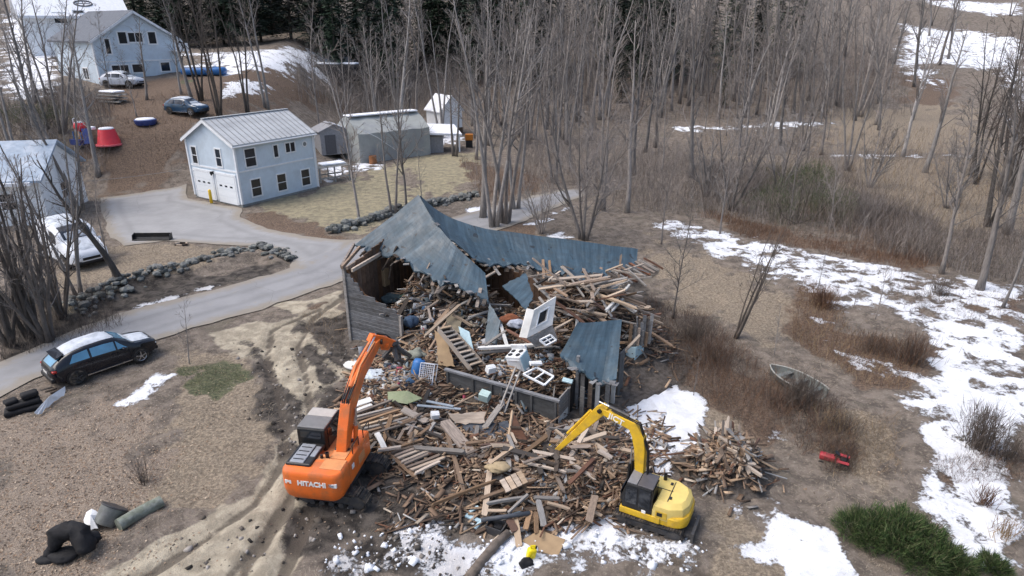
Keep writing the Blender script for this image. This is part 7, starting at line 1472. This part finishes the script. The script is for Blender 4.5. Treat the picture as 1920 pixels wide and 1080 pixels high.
brush([(1205, 560), (1330, 600), (1420, 680), (1500, 760), (1440, 840), (1330, 760), (1230, 690)], 4200, (.35, 1.1), GB + RB, .6, .007); brush([(1430, 740), (1570, 760), (1620, 870), (1500, 860)], 1800, (.3, .9), GB + RB, .6, .007); brush([(1540, 800), (1680, 780), (1690, 900), (1560, 900)], 1000, (.25, .6), YB + GB, .7, .006)
brush([(1500, 300), (1920, 300), (1920, 440), (1760, 430), (1560, 330)], 3800, (.4, 2.2), GY + YB, .4, .010); brush([(1060, 330), (1300, 300), (1340, 400), (1200, 400), (1090, 380)], 2600, (.6, 2.2), GY, .4, .010)
brush([(180, 200), (420, 160), (560, 170), (600, 205), (440, 215), (340, 300), (200, 350)], 2600, (.15, .7), RB + GB + YB, .6, .012)
brush([(1535, 835), (1600, 835), (1605, 890), (1540, 890)], 700, (.25, .75), GB + RB, .5, .007)
brush([(100, 600), (200, 560), (235, 610), (120, 650)], 700, (.4, 1.3), GB, .5, .009); brush([(0, 560), (110, 560), (110, 650), (0, 680)], 900, (.5, 1.6), GB, .4, .010); brush([(860, 300), (1040, 335), (1060, 350), (930, 385), (890, 360)], 1400, (.5, 1.6), GY + RB)
brush([(90, 170), (230, 180), (200, 330), (60, 330)], 2200, (.8, 2.6), GY + GB, .3, .015); brush([(0, 200), (120, 200), (120, 320), (0, 330)], 1500, (.8, 2.6), GY + GB, .3, .015); brush([(560, 130), (860, 130), (860, 225), (640, 215), (560, 190)], 3600, (2.0, 7.0), GY, .15, .014)
brush([(860, 130), (1560, 110), (1700, 160), (1560, 225), (1250, 238), (980, 250), (860, 240)], 6500, (1.2, 6.5), GY + [(.16, .10, .08)], .12, .018); brush([(1560, 60), (1700, 130), (1700, 220), (1540, 220)], 1500, (1.5, 5), GY, .2, .018); brush([(1300, 250), (1900, 240), (1900, 300), (1300, 300)], 3200, (.4, 2.0), GY + YB, .4, .012)
brush([(1330, 400), (1480, 437), (1740, 490), (1730, 512), (1560, 480), (1390, 450)], 2600, (.3, .8), RB, .4, .010); brush([(1500, 525), (1570, 545), (1590, 620), (1690, 645), (1740, 660), (1700, 735), (1620, 725), (1560, 690), (1480, 640)], 4200, (.2, .65), RB + YB, .5, .008)
brush([(1740, 870), (1925, 845), (1925, 910), (1780, 912)], 1500, (.15, .45), RB + GB, .6, .006); brush([(1640, 500), (1925, 560), (1925, 620), (1700, 600)], 700, (.3, .8), GB + RB, .5, .008); brush([(560, 590), (655, 585), (655, 660), (600, 660)], 700, (.15, .5), GB + YB, .6, .006); brush([(330, 690), (440, 690), (470, 712), (400, 738), (340, 724)], 1500, (.10, .28), [(.05, .07, .03), (.08, .09, .04), (.11, .11, .05)], .6, .008, 1)
o = fast_mesh('brush', np.concatenate(tv), np.concatenate(tl_), 3, m_blade, np.concatenate(tc_)); o['kind'] = 'stuff'
# dead grass over the near ground
n = 420000; y = 12 + 55 * rg.random(n) ** 1.8; x = rg.uniform(-1, 1, n) * (y * .86 + 4)
mk = {k: mask_at(k, x, y) for k in MASK}; dr_ = mask_at(d_road, x, y)
dens = .40 + .6 * np.maximum(mk['straw'], mk['lawn']) + .35 * mk['rust'] - .85 * mk['track'] - .55 * mk['mud'] - .9 * mk['snow'] * (1 - .15) - .05 * mk['leaf'] - mk['rut']
dens *= .25 + 1.2 * fbm(x * .8, y * .8, 41, 3)
kp = (rg.random(n) < dens) & (dr_ > .25) & (heap(x, y) < .12); x, y = x[kp], y[kp]; mk = {k: v[kp] for k, v in mk.items()}; n = len(x)
ga1 = np.array([(.32, .255, .175), (.24, .19, .13), (.17, .135, .10), (.42, .35, .25)])[rg.integers(0, 4, n)]; rc = np.array([(.20, .12, .07), (.14, .085, .055)])[rg.integers(0, 2, n)]; lc = np.array([(.27, .24, .14), (.20, .19, .11)])[rg.integers(0, 2, n)]
col = ga1 * (1 - mk['rust'][:, None]) + rc * mk['rust'][:, None]; col = col * (1 - mk['lawn'][:, None]) + lc * mk['lawn'][:, None]; col = col * rg.uniform(.65, 1.2, (n, 1)); col = col * .85 + col.mean(1, keepdims=True) * .15
L_ = rg.uniform(.08, .27, n) * (1 - .55 * mk['lawn']) * np.interp(y, [12, 30, 60], [.8, 1.1, 1.6]); fl_ = fbm(x * .35, y * .35, 91, 3) * 12; d = np.column_stack([np.cos(fl_) + rg.normal(0, .45, n), np.sin(fl_) + rg.normal(0, .45, n), rg.uniform(.1, .55, n)])
v, lp, cc = blades(n, np.column_stack([x, y, ground_zs(x, y) - .01]), d, L_, np.interp(y, [12, 30, 60], [.006, .010, .020]), col); o = fast_mesh('dead_grass', v, lp, 3, m_blade, cc); o['kind'] = 'stuff'
# fallen leaves, mostly at the lower left
n = 75000; y = 12.5 + 16 * rg.random(n); x = rg.uniform(-1, .9, n) * (y * .86 + 3); lf = mask_at('leaf', x, y); kp = (rg.random(n) < .02 + .95 * lf - .5 * mask_at('snow', x, y)) & (mask_at(d_road, x, y) > .15) & (heap(x, y) < .1); x, y = x[kp], y[kp]; n = len(x)
z = ground_zs(x, y) + rg.uniform(.005, .04, n); a = rg.uniform(0, 6.283, n); s = rg.uniform(.018, .046, n); u1 = np.column_stack([np.cos(a), np.sin(a), rg.normal(0, .35, n)]) * s[:, None]; u2 = np.column_stack([-np.sin(a), np.cos(a), rg.normal(0, .35, n)]) * (s * .65)[:, None]; c = np.column_stack([x, y, z])
col = np.array([(.33, .25, .18), (.22, .16, .115), (.42, .34, .26), (.14, .10, .075), (.27, .185, .125)])[rg.integers(0, 5, n)] * rg.uniform(.7, 1.25, (n, 1)); v = np.stack([c - u1, c + u2, c + u1, c - u2], 1).reshape(-1, 3); o = fast_mesh('fallen_leaves', v, np.arange(n * 4), 4, m_blade, np.repeat(col, 4, 0)); o['kind'] = 'stuff'
# clods and pebbles on the churned soil
n = 5000; y = 13 + 14 * rg.random(n); x = rg.uniform(-.8, .75, n) * (y * .86); mm = np.maximum(mask_at('mud', x, y), .35 * mask_at('track', x, y)); kp = (rg.random(n) < mm * .8) & (mask_at(d_road, x, y) > .2) & (heap(x, y) < .25); x, y = x[kp], y[kp]; n = len(x)
col = np.array([(.10, .085, .07), (.17, .15, .13), (.05, .045, .04), (.26, .24, .22)])[rg.integers(0, 4, n)] * rg.uniform(.7, 1.3, (n, 1)); Ls = rg.gamma(2, .03, n) + .02
oriented_boxes('clods', np.column_stack([x, y, ground_zs(x, y)]), rg.normal(0, 1, (n, 3)), rg.normal(0, 1, (n, 3)), Ls, Ls * rg.uniform(.5, 1, n), Ls * rg.uniform(.4, .9, n), col, m_vc)
# crusts of broken snow beside the tracks of the yellow machine
n = 260; q = np.concatenate([in_poly([(1080, 960), (1180, 930), (1330, 1030), (1300, 1079), (900, 1079), (900, 1000)], 180), in_poly([(640, 1000), (850, 990), (850, 1079), (600, 1079)], 80)]); Ls = rg.gamma(2, .028, n) + .02
col = np.repeat([(.74, .76, .80)], n, 0) * rg.uniform(.8, 1.05, (n, 1)); oriented_boxes('snow_crumbs', np.column_stack([q, ground_zs(q[:, 0], q[:, 1]) + .01]), rg.normal(0, 1, (n, 3)), rg.normal(0, 1, (n, 3)), Ls, Ls * .8, Ls * .6, col, m_vc)
